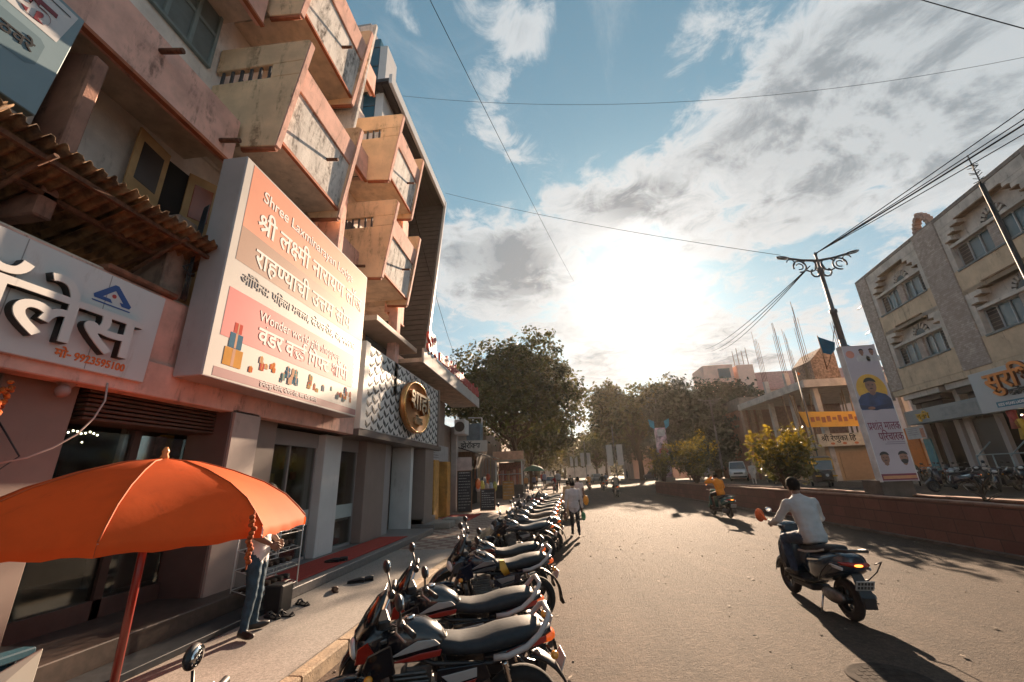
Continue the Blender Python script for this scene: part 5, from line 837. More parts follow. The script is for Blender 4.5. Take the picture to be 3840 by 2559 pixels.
def motorcycle(loc, rz, label, steer=.32, visor=True, group='motorcycles parked nose in along the left kerb'):
    T = thing('motorcycle', label, 'motorcycle', (0,0,0), group)
    H = V((0, .42, .90)); ax = V((0, -.42, .9)).normalized(); MS = Matrix.Translation(H) @ Matrix.Rotation(steer, 4, ax) @ Matrix.Translation(-H)
    wheel(T, -.635, .305, .055, False); wheel(T, .66, .305, .045, True, M=MS)
    def part(name, mb, m, front=False, bevel=0, sub=0, parent=T, seg=1):
        if front: xf(mb, MS)
        return mb.build(name, m, parent, bevel, seg, sub)
    # tank, seat, tail
    m = MB(); m.loft([ring(.37,.05,.80,.90), ring(.33,.10,.76,.955), ring(.22,.135,.72,1.0), ring(.08,.135,.72,.985), ring(-.03,.105,.74,.92), ring(-.09,.07,.74,.86)]); part('fuel_tank', m, BP1)
    m = MB(); m.lathe([(.035,0),(.035,.012),(.02,.016)], (0,.19,.995), n=14); part('fuel_cap', m, CHROME)
    for sx in (-1,1):
        m = MB(); m.prism([(sx*.128,.32,.80),(sx*.140,.12,.90),(sx*.140,.00,.90),(sx*.128,-.04,.86),(sx*.135,.10,.84)], (sx*.012,0,0)); m.prism([(sx*.132,.33,.77),(sx*.140,.10,.82),(sx*.130,-.05,.83),(sx*.130,-.04,.79),(sx*.137,.12,.775)], (sx*.012,0,0), 1)
        part('tank_graphic', m, [BP3, BP2], bevel=.004)
        m = MB(); m.prism([(sx*.13,.46,.83),(sx*.15,.30,.90),(sx*.155,.26,.72),(sx*.12,.42,.66),(sx*.09,.50,.72)], (sx*.018,0,0)); part('tank_shroud', m, BP1, bevel=.01)
        m = MB(); m.prism([(sx*.115,-.02,.70),(sx*.13,-.36,.72),(sx*.115,-.40,.62),(sx*.11,-.18,.52),(sx*.11,-.02,.58)], (sx*.022,0,0)); m.prism([(sx*.138,-.05,.66),(sx*.150,-.30,.70),(sx*.148,-.30,.64),(sx*.137,-.12,.60)], (sx*.006,0,0), 1); m.prism([(sx*.138,-.10,.59),(sx*.148,-.30,.63),(sx*.146,-.28,.60),(sx*.136,-.14,.555)], (sx*.006,0,0), 2)
        part('side_panel', m, [BP1, BP3, BP2], bevel=.005)
    m = MB(); m.loft([ring(.0,.075,.79,.865,16,3), ring(-.06,.115,.765,.865,16,3), ring(-.18,.130,.75,.845,16,3), ring(-.32,.140,.75,.85,16,3), ring(-.46,.145,.76,.885,16,3), ring(-.62,.138,.785,.905,16,3), ring(-.74,.120,.80,.91,16,3), ring(-.79,.08,.82,.90,16,3)]); part('seat', m, SEATM)
    m = MB(); m.loft([ring(-.36,.11,.68,.76), ring(-.55,.12,.70,.79), ring(-.75,.10,.76,.85), ring(-.87,.06,.81,.87)]); part('tail_cowl', m, BP1)
    for sx in (-1,1):
        m = MB(); m.prism([(sx*.118,-.48,.715),(sx*.112,-.82,.80),(sx*.105,-.82,.835),(sx*.12,-.52,.765)], (sx*.008,0,0)); part('tail_stripe', m, BP2)
    m = MB(); m.loft([ring(-.80,.085,.75,.83), ring(-.87,.08,.765,.84), ring(-.905,.045,.775,.82)]); part('tail_lamp', m, LAMPO)
    m = MB(); pts = [(-.15,-.42,.745),(-.165,-.52,.755),(-.165,-.66,.80),(-.155,-.76,.87),(-.13,-.83,.955),(-.09,-.85,.975),(.09,-.85,.975),(.13,-.83,.955),(.155,-.76,.87),(.165,-.66,.80),(.165,-.52,.755),(.15,-.42,.745)]; m.tube(pts, .021, 8); part('grab_rail', m, RAILM)
    # rear mudguard, plate, indicators
    m = MB(); A = arc((-.635,.305), .385, radians(100), radians(178), 10); A2 = [(x, y, z) for x, y, z in A]
    m.loft([[(-.075,y,z),(-.065,y+.0,z+.018),(.065,y,z+.018),(.075,y,z),(.06,y+.005,z-.012),(-.06,y+.005,z-.012)] for x,y,z in A2]+[[(-.07,-1.035,.24),(-.06,-1.06,.245),(.06,-1.06,.245),(.07,-1.035,.24),(.055,-1.02,.235),(-.055,-1.02,.235)]]); part('rear_mudguard', m, BLACK)
    m = MB(); m.obox((0,-.955,.62),(.165,.012,.10),(V((1,0,0)),V((0,.94,.34)),V((0,-.34,.94)))); p = part('number_plate', m, PLATE, bevel=.004)
    m = MB(); r_ = random.Random(3)
    for rw_ in (0,1):
        for k in range(5): m.obox(V((-.058+.029*k,-.963,.62))+V((0,-.34,.94))*(.022-.044*rw_), (.019,.004,.028),(V((1,0,0)),V((0,.94,.34)),V((0,-.34,.94))))
    part('plate_characters', m, BLACK, parent=p)
    for sx in (-1,1):
        m = MB(); m.tube([(sx*.07,-.83,.745),(sx*.15,-.86,.735)], .012, 6); m.ell((sx*.175,-.865,.735),(.035,.03,.026),1); part('indicator', m, [BLACK, AMBER])
    # engine, frame, exhaust, shocks
    m = MB(); m.ell((0,-.05,.36),(.155,.20,.135),0,16,10); m.lathe([(.10,-.17),(.115,-.15),(.115,.15),(.10,.17)], (0,-.12,.35), 'x', 18)
    for k in range(9): m.box(-.095,.095,.045-.085+.02*k*.6,.20+.02*k*.6,.44+.028*k,.455+.028*k)
    m.box(-.065,.065,.02,.20,.42,.70); part('engine', m, ENG, bevel=.006)
    m = MB(); m.tube([(0,.36,.86),(0,.30,.62),(0,.22,.34),(0,.05,.235),(0,-.30,.24)], .022, 8)
    for sx in (-1,1): m.tube([(sx*.04,.36,.84),(sx*.09,.0,.72),(sx*.10,-.40,.69),(sx*.09,-.80,.78)], .016, 6); m.tube([(sx*.09,-.05,.70),(sx*.10,-.22,.34)], .016, 6); m.tube([(sx*.10,-.20,.33),(sx*.095,-.635,.305)], .022, 6); m.tube([(sx*.09,.02,.24),(sx*.24,.02,.26)], .014, 6); m.tube([(sx*.11,-.42,.34),(sx*.22,-.46,.38)], .012, 6)
    m.box(-.11,.11,.32,.36,.30,.56); m.tube([(-.10,.0,.26),(-.24,-.10,.02)], .012, 6); part('frame', m, BLACK)
    for sx in (-1,1):
        m = MB(); cpts = [(sx*.115,-.50+ -.10*t, .70-.36*t) for t in [k/27 for k in range(28)]]; m.tube(cpts, [.026 if k % 2 else .018 for k in range(28)], 8); part('rear_shock', m, CHROME if sx < 0 else STEEL)
    m = MB(); m.tube([(.07,.20,.52),(.10,.27,.40),(.12,.20,.24),(.14,-.1,.22),(.15,-.30,.25)], .02, 8); m.tube([(.15,-.28,.25),(.155,-.4,.28),(.16,-.80,.37),(.16,-.84,.38)], [.03,.048,.046,.03], 10); part('exhaust', m, ENG)
    m = MB(); m.prism([(-.10,-.20,.40),(-.10,-.62,.385),(-.10,-.70,.31),(-.10,-.62,.25),(-.10,-.2,.26)], (-.03,0,0)); part('chain_cover', m, BLACK, bevel=.01)
    # front end (turns with the bars)
    m = MB()
    for sx in (-1,1): m.tube([(sx*.085,.66,.305),(sx*.085,.52,.60)], .026, 8); m.tube([(sx*.085,.52,.60),(sx*.085,.39,.92)], .017, 8)
    m.obox((0,.44,.80),(.23,.06,.03)); m.obox((0,.395,.905),(.23,.06,.03)); part('front_fork', m, [ENG], True, .004)
    m = MB(); A = arc((.66,.305), .345, radians(20), radians(150), 12)
    m.loft([[(-.062,y,z-.03),(-.055,y,z),(0,y,z+.016),(.055,y,z),(.062,y,z-.03),(.05,y,z-.012),(-.05,y,z-.012)] for x,y,z in A]); part('front_mudguard', m, BP1, True)
    m = MB(); m.loft([ring(.36,.10,.80,.98), ring(.46,.135,.78,1.00), ring(.54,.12,.77,.96), ring(.575,.085,.79,.90)]); part('headlamp_cowl', m, BP1, True)
    m = MB(); m.loft([ring(.548,.095,.785,.915,16,2.2), ring(.585,.085,.795,.90,16,2.2), ring(.60,.05,.815,.88,16,2.2)]); part('headlamp', m, LENS, True)
    for sx in (-1,1):
        m = MB(); m.prism([(sx*.125,.42,.80),(sx*.13,.50,.94),(sx*.11,.56,.90),(sx*.10,.575,.80)], (sx*.01,0,0)); part('cowl_stripe', m, BP2, True)
        m = MB(); m.tube([(sx*.10,.47,.74),(sx*.19,.49,.74)], .011, 6); m.ell((sx*.205,.495,.74),(.03,.03,.025),1); part('indicator', m, [BLACK, AMBER], True)
    if visor:
        m = MB(); m.loft([[(-.115,.52,.95),(-.06,.565,.93),(.06,.565,.93),(.115,.52,.95)], [(-.125,.44,1.05),(-.07,.49,1.05),(.07,.49,1.05),(.125,.44,1.05)], [(-.07,.39,1.15),(-.04,.42,1.16),(.04,.42,1.16),(.07,.39,1.15)], [(-.018,.36,1.20),(-.01,.365,1.205),(.01,.365,1.205),(.018,.36,1.20)]], smooth=True)
        v_ = part('visor', m, VISOR, True)
    m = MB(); m.tube([(-.36,.24,1.06),(-.30,.255,1.055),(-.14,.33,1.02),(-.07,.385,.95),(.07,.385,.95),(.14,.33,1.02),(.30,.255,1.055),(.36,.24,1.06)], .012, 8); part('handlebar', m, CHROME, True)
    m = MB(); m.box(-.08,.08,.34,.43,.96,1.03); part('instruments', m, BLACK, True, .012)
    for sx in (-1,1): m = MB(); m.obox((sx*.21,.29,1.05),(.07,.05,.05)); part('switch_gear', m, BLACK, True, .012)
    for sx in (-1,1):
        m = MB(); m.tube([(sx*.25,.27,1.057),(sx*.375,.235,1.062)], .018, 10); part('grip', m, BLACK, True)
        m = MB(); m.tube([(sx*.22,.325,1.05),(sx*.28,.335,1.05),(sx*.375,.30,1.045),(sx*.39,.295,1.05)], .007, 6); part('lever', m, STEEL, True)
        m = MB(); m.tube([(sx*.20,.295,1.06),(sx*.215,.30,1.12),(sx*.255,.315,1.20)], .007, 6); st = part('mirror_stalk', m, BLACK, True)
        a = (V((.93,-.0,-.18*sx)).normalized(), V((0,1,0)), V((.18*sx,0,.98)).normalized())
        m = MB(); m.ell((sx*.275,.325,1.245),(.064,.028,.048),0,14,8,a); part('mirror', m, BLACK, True, parent=st)
        m = MB(); m.ell((sx*.275,.306,1.245),(.055,.014,.040),0,14,8,a); part('mirror_face', m, MIRROR, True, parent=st)
    T.location = loc; T.rotation_euler = (0, -.13, rz); T.scale = (.945,)*3; return T
# scooter
SC1 = mat('scooter_paint', (.012,.028,.048), .2, .05, spec=.6, coat=.5); SC2 = mat('scooter_seat', (.36,.345,.33), .55, .1, 10)
def scooter(loc, rz, label, lean=0, group=None, steer=0.0):
    T = thing('scooter', label, 'scooter', (0,0,0), group)
    H = V((0,.44,.8)); ax = V((0,-.36,.93)).normalized(); MS = Matrix.Translation(H) @ Matrix.Rotation(steer, 4, ax) @ Matrix.Translation(-H)
    wheel(T, -.62, .235, .052, False); wheel(T, .64, .235, .048, False, M=MS)
    def part(name, mb, m, front=False, bevel=0, parent=T):
        if front: xf(mb, MS)
        return mb.build(name, m, parent, bevel)
    m = MB(); m.loft([ring(-.02,.10,.34,.64), ring(-.14,.17,.34,.70), ring(-.32,.215,.36,.735), ring(-.52,.225,.42,.75), ring(-.72,.21,.50,.79), ring(-.88,.15,.56,.79), ring(-.96,.07,.62,.76)]); part('rear_body', m, SC1)
    m = MB(); m.loft([ring(.06,.11,.70,.775,16,3), ring(-.05,.15,.70,.795,16,3), ring(-.30,.165,.72,.80,16,3), ring(-.45,.155,.735,.835,16,3), ring(-.62,.13,.755,.85,16,3), ring(-.70,.08,.765,.84,16,3)]); part('seat', m, SEATM)
    for sx in (-1,1): m = MB(); m.prism([(sx*.150,.0,.705),(sx*.168,-.20,.72),(sx*.165,-.48,.762),(sx*.150,-.60,.80),(sx*.150,-.60,.775),(sx*.165,-.46,.735),(sx*.168,-.2,.690),(sx*.150,.0,.68)], (sx*.014,0,0)); part('seat_trim', m, SC2, bevel=.004)
    m = MB(); m.tube([(-.13,-.70,.78),(-.15,-.86,.82),(-.12,-.98,.83),(.12,-.98,.83),(.15,-.86,.82),(.13,-.70,.78)], .018, 8); part('grab_rail', m, BLACK)
    m = MB(); m.loft([ring(-.84,.175,.635,.71), ring(-.955,.125,.645,.705), ring(-.985,.05,.655,.69)]); tl_ = part('tail_lamp', m, mat('red_lens', (.30,.02,.015), .15, .1, spec=.8)); m = MB(); m.ell((-.02,-.978,.672),(.05,.02,.016)); part('lit_bulb', m, mat('lit_amber', (1,.3,.05), .3, emit=((1,.22,.03), 1.6)), parent=tl_)
    m = MB(); m.prism([(-.08,-.66,.797),(.08,-.66,.797),(.06,-.84,.792),(-.06,-.84,.792)], (0,0,.008)); part('tail_decal', m, mat('decal_white', (.5,.45,.44), .5), bevel=.003)
    for sx in (-1,1):
        m = MB(); m.prism([(sx*.19,-.62,.62),(sx*.20,-.74,.66),(sx*.15,-.90,.635),(sx*.155,-.89,.60)], (sx*.02,0,0)); part('indicator', m, LENS, bevel=.006)
        m = MB(); m.prism([(sx*.222,-.30,.64),(sx*.232,-.56,.675),(sx*.232,-.56,.66),(sx*.222,-.30,.62)], (sx*.004,0,0)); part('chrome_strip', m, CHROME)
    m = MB(); m.prism([(-.06,-.84,.60),(.06,-.84,.60),(.085,-.98,.30),(-.085,-.98,.30)], (0,-.018,0)); m.box(-.07,.07,-1.0,-.98,.22,.34); part('rear_mudguard', m, BLACK, bevel=.006)
    m = MB(); m.obox((0,-.975,.46),(.21,.01,.12),(V((1,0,0)),V((0,.91,.42)),V((0,-.42,.91)))); p = part('number_plate', m, mat('plate_grey', (.36,.36,.35), .5, .1), bevel=.004)
    m = MB()
    for r_ in (0,1):
        for k in range(5): m.obox(V((-.075+.037*k,-.983,.46))+V((0,-.42,.91))*(.024-.05*r_), (.024,.004,.032),(V((1,0,0)),V((0,.91,.42)),V((0,-.42,.91))))
    part('plate_characters', m, BLACK, parent=p)
    m = MB(); m.box(-.16,.16,-.03,.40,.28,.335); m.box(-.13,.13,-.1,.35,.20,.28); part('floorboard', m, BLACK, bevel=.02)
    m = MB(); m.loft([[(-.17,.40,.32),(0,.47,.30),(.17,.40,.32),(.14,.36,.32),(-.14,.36,.32)], [(-.23,.40,.52),(0,.52,.5),(.23,.40,.52),(.19,.36,.52),(-.19,.36,.52)], [(-.22,.40,.72),(0,.51,.72),(.22,.40,.72),(.18,.35,.72),(-.18,.35,.72)], [(-.13,.41,.90),(0,.48,.92),(.13,.41,.90),(.1,.37,.9),(-.1,.37,.9)]]); part('leg_shield', m, SC1)
    m = MB(); A = arc((.64,.235), .28, radians(15), radians(170), 12); m.loft([[(-.075,y,z-.06),(-.068,y,z),(0,y,z+.02),(.068,y,z),(.075,y,z-.06),(.05,y,z-.02),(-.05,y,z-.02)] for x,y,z in A]); part('front_mudguard', m, SC1, True)
    m = MB(); m.tube([(0,.46,.80),(0,.56,.48)], .03, 8)
    for sx in (-1,1): m.tube([(sx*.06,.55,.50),(sx*.075,.64,.235)], .02, 6)
    part('front_fork', m, BLACK, True)
    m = MB(); m.loft([ring(.34,.11,.88,1.0), ring(.42,.16,.88,1.03), ring(.50,.11,.90,1.02), ring(.53,.06,.92,.99)]); part('handlebar_cowl', m, SC1, True)
    m = MB(); m.ell((0,.515,.955),(.075,.035,.05)); part('headlamp', m, LENS, True)
    m = MB(); m.tube([(-.34,.30,1.0),(-.12,.38,.97),(.12,.38,.97),(.34,.30,1.0)], .012, 8); part('handlebar', m, STEEL, True)
    for sx in (-1,1):
        m = MB(); m.tube([(sx*.22,.345,.985),(sx*.35,.297,1.002)], .019, 8); part('grip', m, BLACK, True)
        m = MB(); m.tube([(sx*.20,.385,.99),(sx*.33,.36,1.0)], .006, 6); part('lever', m, STEEL, True)
        m = MB(); m.tube([(sx*.17,.38,1.0),(sx*.20,.40,1.10),(sx*.24,.41,1.16)], .006, 6); st = part('mirror_stalk', m, BLACK, True)
        m = MB(); m.ell((sx*.265,.415,1.19),(.058,.025,.042),0,12,8); part('mirror', m, BLACK, True, parent=st); m = MB(); m.ell((sx*.265,.398,1.19),(.05,.013,.035),0,12,8); part('mirror_face', m, MIRROR, True, parent=st)
        m = MB(); m.tube([(sx*.20,-.50,.42),(sx*.30,-.60,.44),(sx*.33,-.74,.56),(sx*.30,-.90,.70),(sx*.2,-.93,.68)], .008, 6); part('crash_guard', m, BLACK)
    m = MB(); m.ell((.10,-.50,.27),(.07,.26,.10),0,12,8); m.tube([(.14,-.30,.22),(.18,-.5,.24),(.19,-.78,.30)], [.025,.045,.04], 10); m.ell((-.10,-.5,.25),(.06,.22,.09)); part('engine', m, ENG)
    m = MB(); m.tube([(-.09,-.28,.24),(-.2,-.34,.02)], .012, 6); part('stand', m, STEEL)
    T.location = loc; T.rotation_euler = (0, lean, rz); return T
# ---- the row along the left kerb
HP = pi/2
mc = motorcycle((-.98, 3.36, 0), HP+.27, 'red and silver motorcycle nearest in the row, cut by the lower frame edge'); reindex()
mats_ = lambda p, s_, g, seat=None, rail=None: {'bike_paint': p, 'bike_stripe': s_, 'bike_graphic': g, **({'o_seat_vinyl': seat} if seat else {}), **({'rail_grey': rail} if rail else {})}
PB = mat('paint_blueblack', (.010,.014,.028), .2, .05, coat=.4); PG = mat('paint_grey', (.05,.055,.06), .25, .05, coat=.3); PR = mat('paint_red', (.22,.018,.012), .22, .05, coat=.4); SILV = mat('paint_silver', (.30,.30,.31), .3, .05, metal=.5)
DG = mat('graphic_dark', (.06,.06,.065), .4); SEATG = mat('o_seat_grey', (.05,.06,.07), .45, .2, 12); SEATR = mat('o_seat_red', (.17,.03,.018), .5, .3, 10); SEATB = mat('o_seat_brown', (.10,.06,.04), .5, .2, 10)
rows = [((-1.09,4.22),.27,'red and silver motorcycle with black visor second from the near end of the kerb row',None,()),
 ((-1.02,5.95),.36,'blue black motorcycle with silver grab rail and a yellow sticker on its seat',mats_(PB,DG,SILV,None,None),()),
 ((-1.16,6.85),.33,'black motorcycle with a rust red panel along the side of its seat',mats_(BP1,SEATR,SEATR,None,BLACK),('visor',)),
 ((-1.08,9.85),.26,'black motorcycle with grey graphics and raised mirror just past the gap',mats_(BP1,DG,SILV,SEATG,BLACK),('visor',)),
 ((-.93,10.95),.12,'dark sports motorcycle with upswept tail and wide bare rear wheel',mats_(PG,DG,PG,SEATG,BLACK),('visor','grab_rail')),
 ((-1.02,12.5),.22,'dull olive grey motorcycle with an orange tail lamp behind the sports machine',mats_(PG,DG,DG,SEATB,None),('visor',)),
 ((-1.0,13.9),.15,'black motorcycle with chrome rail in the middle of the kerb row',mats_(PB,PB,DG,None,CHROME),()),
 ((-.98,15.5),.25,'silver tank motorcycle with red tail lamp in the far half of the kerb row',mats_(SILV,DG,BP1,None,BLACK),('visor',)),
 ((-.92,16.9),.1,'dark motorcycle with blue tank in the far half of the kerb row',mats_(PB,PB,SILV,SEATG,None),()),
 ((-.86,18.7),.2,'red tank motorcycle near the far end of the kerb row',mats_(PR,SILV,BP1,None,None),('visor',)),
 ((-.72,20.4),.05,'black motorcycle with chrome spoked rear wheel showing beside the walkers',mats_(BP1,DG,SILV,None,CHROME),()),
 ((-.8,22.4),.2,'grey motorcycle at the far end of the kerb row under the tree',mats_(PG,DG,SILV,SEATG,None),('visor',))]
for (x, y), dr, lab, sw, dr_ in rows: dup(mc, (x, y, 0), HP+dr, lab, 'motorcycles parked nose in along the left kerb', sw, drop=dr_)
# yellow sticker on the blue black machine's seat belongs to that seat
bk = [o for o in bpy.data.objects if o.get('label', '').startswith('blue black')][0]; seat = [c for c in bpy.data.objects if c.parent == bk and c.name.startswith('seat')][0]
m = MB(); m.loft([[(-.150,-.16,.70),(-.150,-.10,.78),(-.10,-.10,.872),(-.02,-.11,.872)], [(-.154,-.24,.72),(-.154,-.20,.80),(-.11,-.17,.870),(-.02,-.17,.868)]], cap=False); o = m.build('yellow_sticker', mat('yellow_sticker', (.55,.30,.03), .5)); o.parent = seat; o.matrix_parent_inverse = Matrix()
# ------------------------------------------------------------------ people (facing +Y, origin on the ground below the hips)
SKIN = mat('skin', (.19,.095,.06), .55, .12, 8); HAIR = mat('black_hair', (.006,.005,.005), .8, .3, 40, .5, spec=.15); DENIM = mat('o_denim', (.016,.04,.085), .85, .35, 14, .3, stain=.25, staincol=(.045,.07,.11), streak=False)
BTROU = mat('dark_trousers', (.012,.012,.015), .8, .2, 12, .2); LEATHER = mat('shoe_leather', (.022,.015,.012), .45, .3)
def cloth(name, col): return mat(name, col, .85, .12, 6, .5, bscale=16)
def human(label, shirt, trousers=BTROU, J=None, sleeve='long', hem=.16, voxel=.017, hands=True, cat='person', group=None, shoe=LEATHER, look=(0,1,0), loc=(0,0,0), rz=0, hair=True, belly=1.0, curl=.5, skirt=None, scale=1.0):
    j = dict(P=(0,0,.95), C=(0,-.01,1.24), N=(0,0,1.42), Hd=(0,.025,1.555), sl=(-.185,-.01,1.37), sr=(.185,-.01,1.37), el=(-.225,-.03,1.09), er=(.225,-.03,1.09), wl=(-.235,.05,.86), wr=(.235,.05,.86),
             hl=(-.09,0,.90), hr=(.09,0,.90), kl=(-.095,.015,.48), kr=(.095,.015,.48), al=(-.10,-.02,.085), ar=(.10,-.02,.085), tl=(-.12,.15,.03), tr=(.12,.15,.03), dl=None, dr=None, lat=(1,0,0))
    j.update(J or {}); q = {k: (V(v) if v is not None else None) for k, v in j.items()}
    T = thing('person', label, cat, (0,0,0), group); m = MB(); segs = []
    lat0 = (q['hr']-q['hl']).normalized(); lat1 = (q['sr']-q['sl']).normalized()
    up = (q['N']-q['P']).normalized()
    def ringat(c, la, t, a, b, n=18):
        f = t.cross(la).normalized(); return [c+la*a*cos(2*pi*k/n)+f*b*sin(2*pi*k/n) for k in range(n)]
    pts = [(q['P']-up*.13, lat0, .135, .105), (q['P']-up*.04, lat0, .165, .118*belly), (q['P']+up*.06, lat0, .158, .112*belly), (q['P'].lerp(q['C'],.5), lat0.lerp(lat1,.5), .164, .118*belly), (q['C'], lat1, .182, .126), (q['C'].lerp(q['N'],.55), lat1, .192, .112), (q['C'].lerp(q['N'],.82), lat1, .168, .09), (q['C'].lerp(q['N'],.96), lat1, .105, .07), (q['N']+up*.015, lat1, .068, .062)]
    rs = []
    for i, (c, la, a, b) in enumerate(pts):
        t = (pts[min(i+1,len(pts)-1)][0]-pts[max(i-1,0)][0]).normalized(); rs.append(ringat(c, la.normalized(), t, a, b))
    m.loft(rs)
    m.tube([q['N']-up*.03, q['N'].lerp(q['Hd'],.7)], [.058,.052], 10)
    def limb(a, b, radii):
        n = len(radii); m.tube([a.lerp(b, i/(n-1)) for i in range(n)], radii, 10); m.ell(a, (radii[0]*.9,)*3, 0, 10, 6); m.ell(b, (radii[-1],)*3, 0, 10, 6)
    ct = .008 if sleeve == 'long' else 0
    for s in 'lr':
        sh, e, w_, h, k, a, t = [q[x+s] for x in ('s','e','w','h','k','a','t')]
        limb(sh, e, [.066,.064,.058,.050+ct]); limb(e, w_, [.045+ct,.045+ct,.038+ct,.029+ct*1.4])
        limb(h, k, [.095,.09,.078,.063]); limb(k, a, [.063,.062,.053,.045])
        d = (t-a); d.z = 0; d = d.normalized() if d.length > .01 else V((0,1,0)); m.ell(a.lerp(t,.45)+V((0,0,-.012)), (.043,.135,.042), 0, 12, 8, (d.cross(UZ3), d, UZ3)); m.ell(a+V((0,0,-.03))-d*.02, (.038,.05,.045), 0, 10, 6)
        up_m = 0 if sleeve in ('long','short') else 2
        segs += [(sh, e.lerp(sh, .45 if sleeve == 'short' else 0), .055, 0), (e, w_, .045, 0 if sleeve == 'long' else 2), (h, k, .08, 1), (k, a.lerp(k,.06), .055, 1), (a+V((0,0,-.03)), t, .045, 3)]
        if sleeve == 'short': segs += [(sh.lerp(e,.6), e, .05, 2)]
        segs += [(w_, w_+(w_-e).normalized()*.02, .03, 2)]
    segs += [(q['P']+up*(hem-.16), q['C'], .15, 0), (q['C'], q['N']-up*.03, .14, 0), (q['P']-up*.14, q['P']-up*.02, .12, 1), (q['N']+up*.04, q['Hd'], .06, 2)]
    if hem > .16: m.loft([ringat(q['P']+up*.05, lat0, up, .166, .121*belly), ringat(q['P']-up*(hem-.16+.02), lat0, up, .168, .124*belly)]); segs += [(q['P']-up*(hem-.16), q['P']+up*.08, .17, 0)]
    if skirt:
        b0 = (q['al']+q['ar'])/2; m.loft([ringat(q['P'], lat0, UZ3, .16,.12), ringat(q['P'].lerp(b0,.5), lat0, UZ3, .18,.15), ringat(b0+V((0,0,.03)), lat0, UZ3, .22,.19)])
    tmp = m.build('person', SKIN); rm = tmp.modifiers.new('r', 'REMESH'); rm.mode = 'VOXEL'; rm.voxel_size = voxel; sm_ = tmp.modifiers.new('s', 'SMOOTH'); sm_.iterations = 3; sm_.factor = .5
    me = to_mesh(tmp); bpy.data.objects.remove(tmp)
    from mathutils import noise as mn
    me.materials.clear()
    for x in (shirt, trousers, SKIN, shoe): me.materials.append(x)
    co = np.empty(len(me.vertices)*3, np.float32); me.vertices.foreach_get('co', co); co = co.reshape(-1,3)
    # cloth folds
    nr = np.empty_like(co); me.vertices.foreach_get('normal', nr.ravel()); nr = nr.reshape(-1,3) if nr.ndim == 2 else nr
    pol = np.array([p.center for p in me.polygons], np.float32)
    best = np.full(len(pol), 1e9); lab = np.zeros(len(pol), int)
    for a, b, r, L in segs:
        a_, b_ = np.array(a), np.array(b); d = b_-a_; L2 = max(1e-9, d@d); t = np.clip(((pol-a_)@d)/L2, 0, 1); ds = np.linalg.norm(pol-(a_+t[:,None]*d), axis=1)-r
        k = ds < best; best[k] = ds[k]; lab[k] = L
    if skirt: lab[(pol[:,2] < q['P'].z-.05) & (pol[:,2] > .1)] = 1
    vl = np.full(len(co), 2); 
    for p, L in zip(me.polygons, lab):
        for v in p.vertices: vl[v] = min(vl[v], L) if L < 2 else vl[v]
    for i, v in enumerate(me.vertices):
        if vl[i] < 2:
            p = V(co[i]); f = mn.noise(V((p.x*9, p.y*9, p.z*16)))*.010+mn.noise(p*24)*.004; v.co = p+v.normal*f
    me.polygons.foreach_set('material_index', lab.astype(np.int32)); me.polygons.foreach_set('use_smooth', np.ones(len(lab), bool))
    # head and hands joined into the same body mesh
    hm = MB(); lk = V(look).normalized(); rt = lk.cross(UZ3).normalized(); hu = rt.cross(lk); hd = q['Hd']
    ax = (rt, lk, hu)
    hm.ell(hd+hu*.015, (.076,.094,.108), 2, 18, 14, ax); hm.ell(hd+lk*.028-hu*.055, (.056,.062,.062), 2, 14, 10, ax)
    hm.ell(hd+lk*.098-hu*.015, (.013,.02,.024), 2, 8, 6, ax); hm.tube([hd-lk*.02-hu*.03, q['N']-up*.02], [.052,.056], 12, 2)
    for sx in (-1,1):
        hm.ell(hd+rt*sx*.078-hu*.012-lk*.008, (.010,.022,.032), 2, 8, 6, ax); hm.ell(hd+rt*sx*.03+lk*.086+hu*.012, (.013,.007,.007), 4, 8, 6, ax); hm.obox(hd+rt*sx*.03+lk*.09+hu*.032, (.034,.008,.006), ax, 4)
    hm.obox(hd+lk*.088-hu*.062, (.042,.01,.007), ax, 5)
    if hands:
        for s in 'lr':
            w_, e = q['w'+s], q['e'+s]; d = q['d'+s] if q['d'+s] is not None else (w_-e); d = d.normalized()
            sx = -1 if s == 'l' else 1; side = V((0,1,0)) if abs(d.z) > .6 else UZ3
            side = (side-d*side.dot(d)).normalized(); pn = d.cross(side)*(1 if s == 'l' else -1)      # pn: palm side
            hm.ell(w_+d*.045, (.017,.042,.05), 2, 10, 8, (pn, side, d))
            for k in range(4):
                b0 = w_+d*(.083-.004*abs(k-1.2))+side*(.030-.021*k); L = (.070,.080,.074,.058)[k]; c1 = b0+(d*(1-curl*.35)+pn*curl*.5)*L*.45; c2 = c1+(d*(1-curl)+pn*curl)*L*.38; c3 = c2+(d*(.6-curl)+pn*(curl+.15))*L*.32
                hm.tube([w_+d*.06+side*(.028-.02*k), b0, c1, c2, c3], [.010,.010,.0095,.0085,.006], 7, 2)
            b0 = w_+d*.03+side*.034; hm.tube([w_+d*.015+side*.02, b0, b0+d*.028+side*.018+pn*.012*curl, b0+d*.055+side*.02+pn*.022], [.012,.0115,.010,.007], 7, 2)
    o2 = hm.build('person', [shirt, trousers, SKIN, shoe, mat('eye_dark', (.01,.008,.008), .3), mat('lip', (.16,.06,.05), .5)])
    me.materials.append(MATS['eye_dark']); me.materials.append(MATS['lip'])
    bm = bmesh.new(); bm.from_mesh(me); bm.from_mesh(o2.data); bm.to_mesh(me); bm.free(); bpy.data.objects.remove(o2)
    body = bpy.data.objects.new('body', me); COL.objects.link(body); hang(body, T)
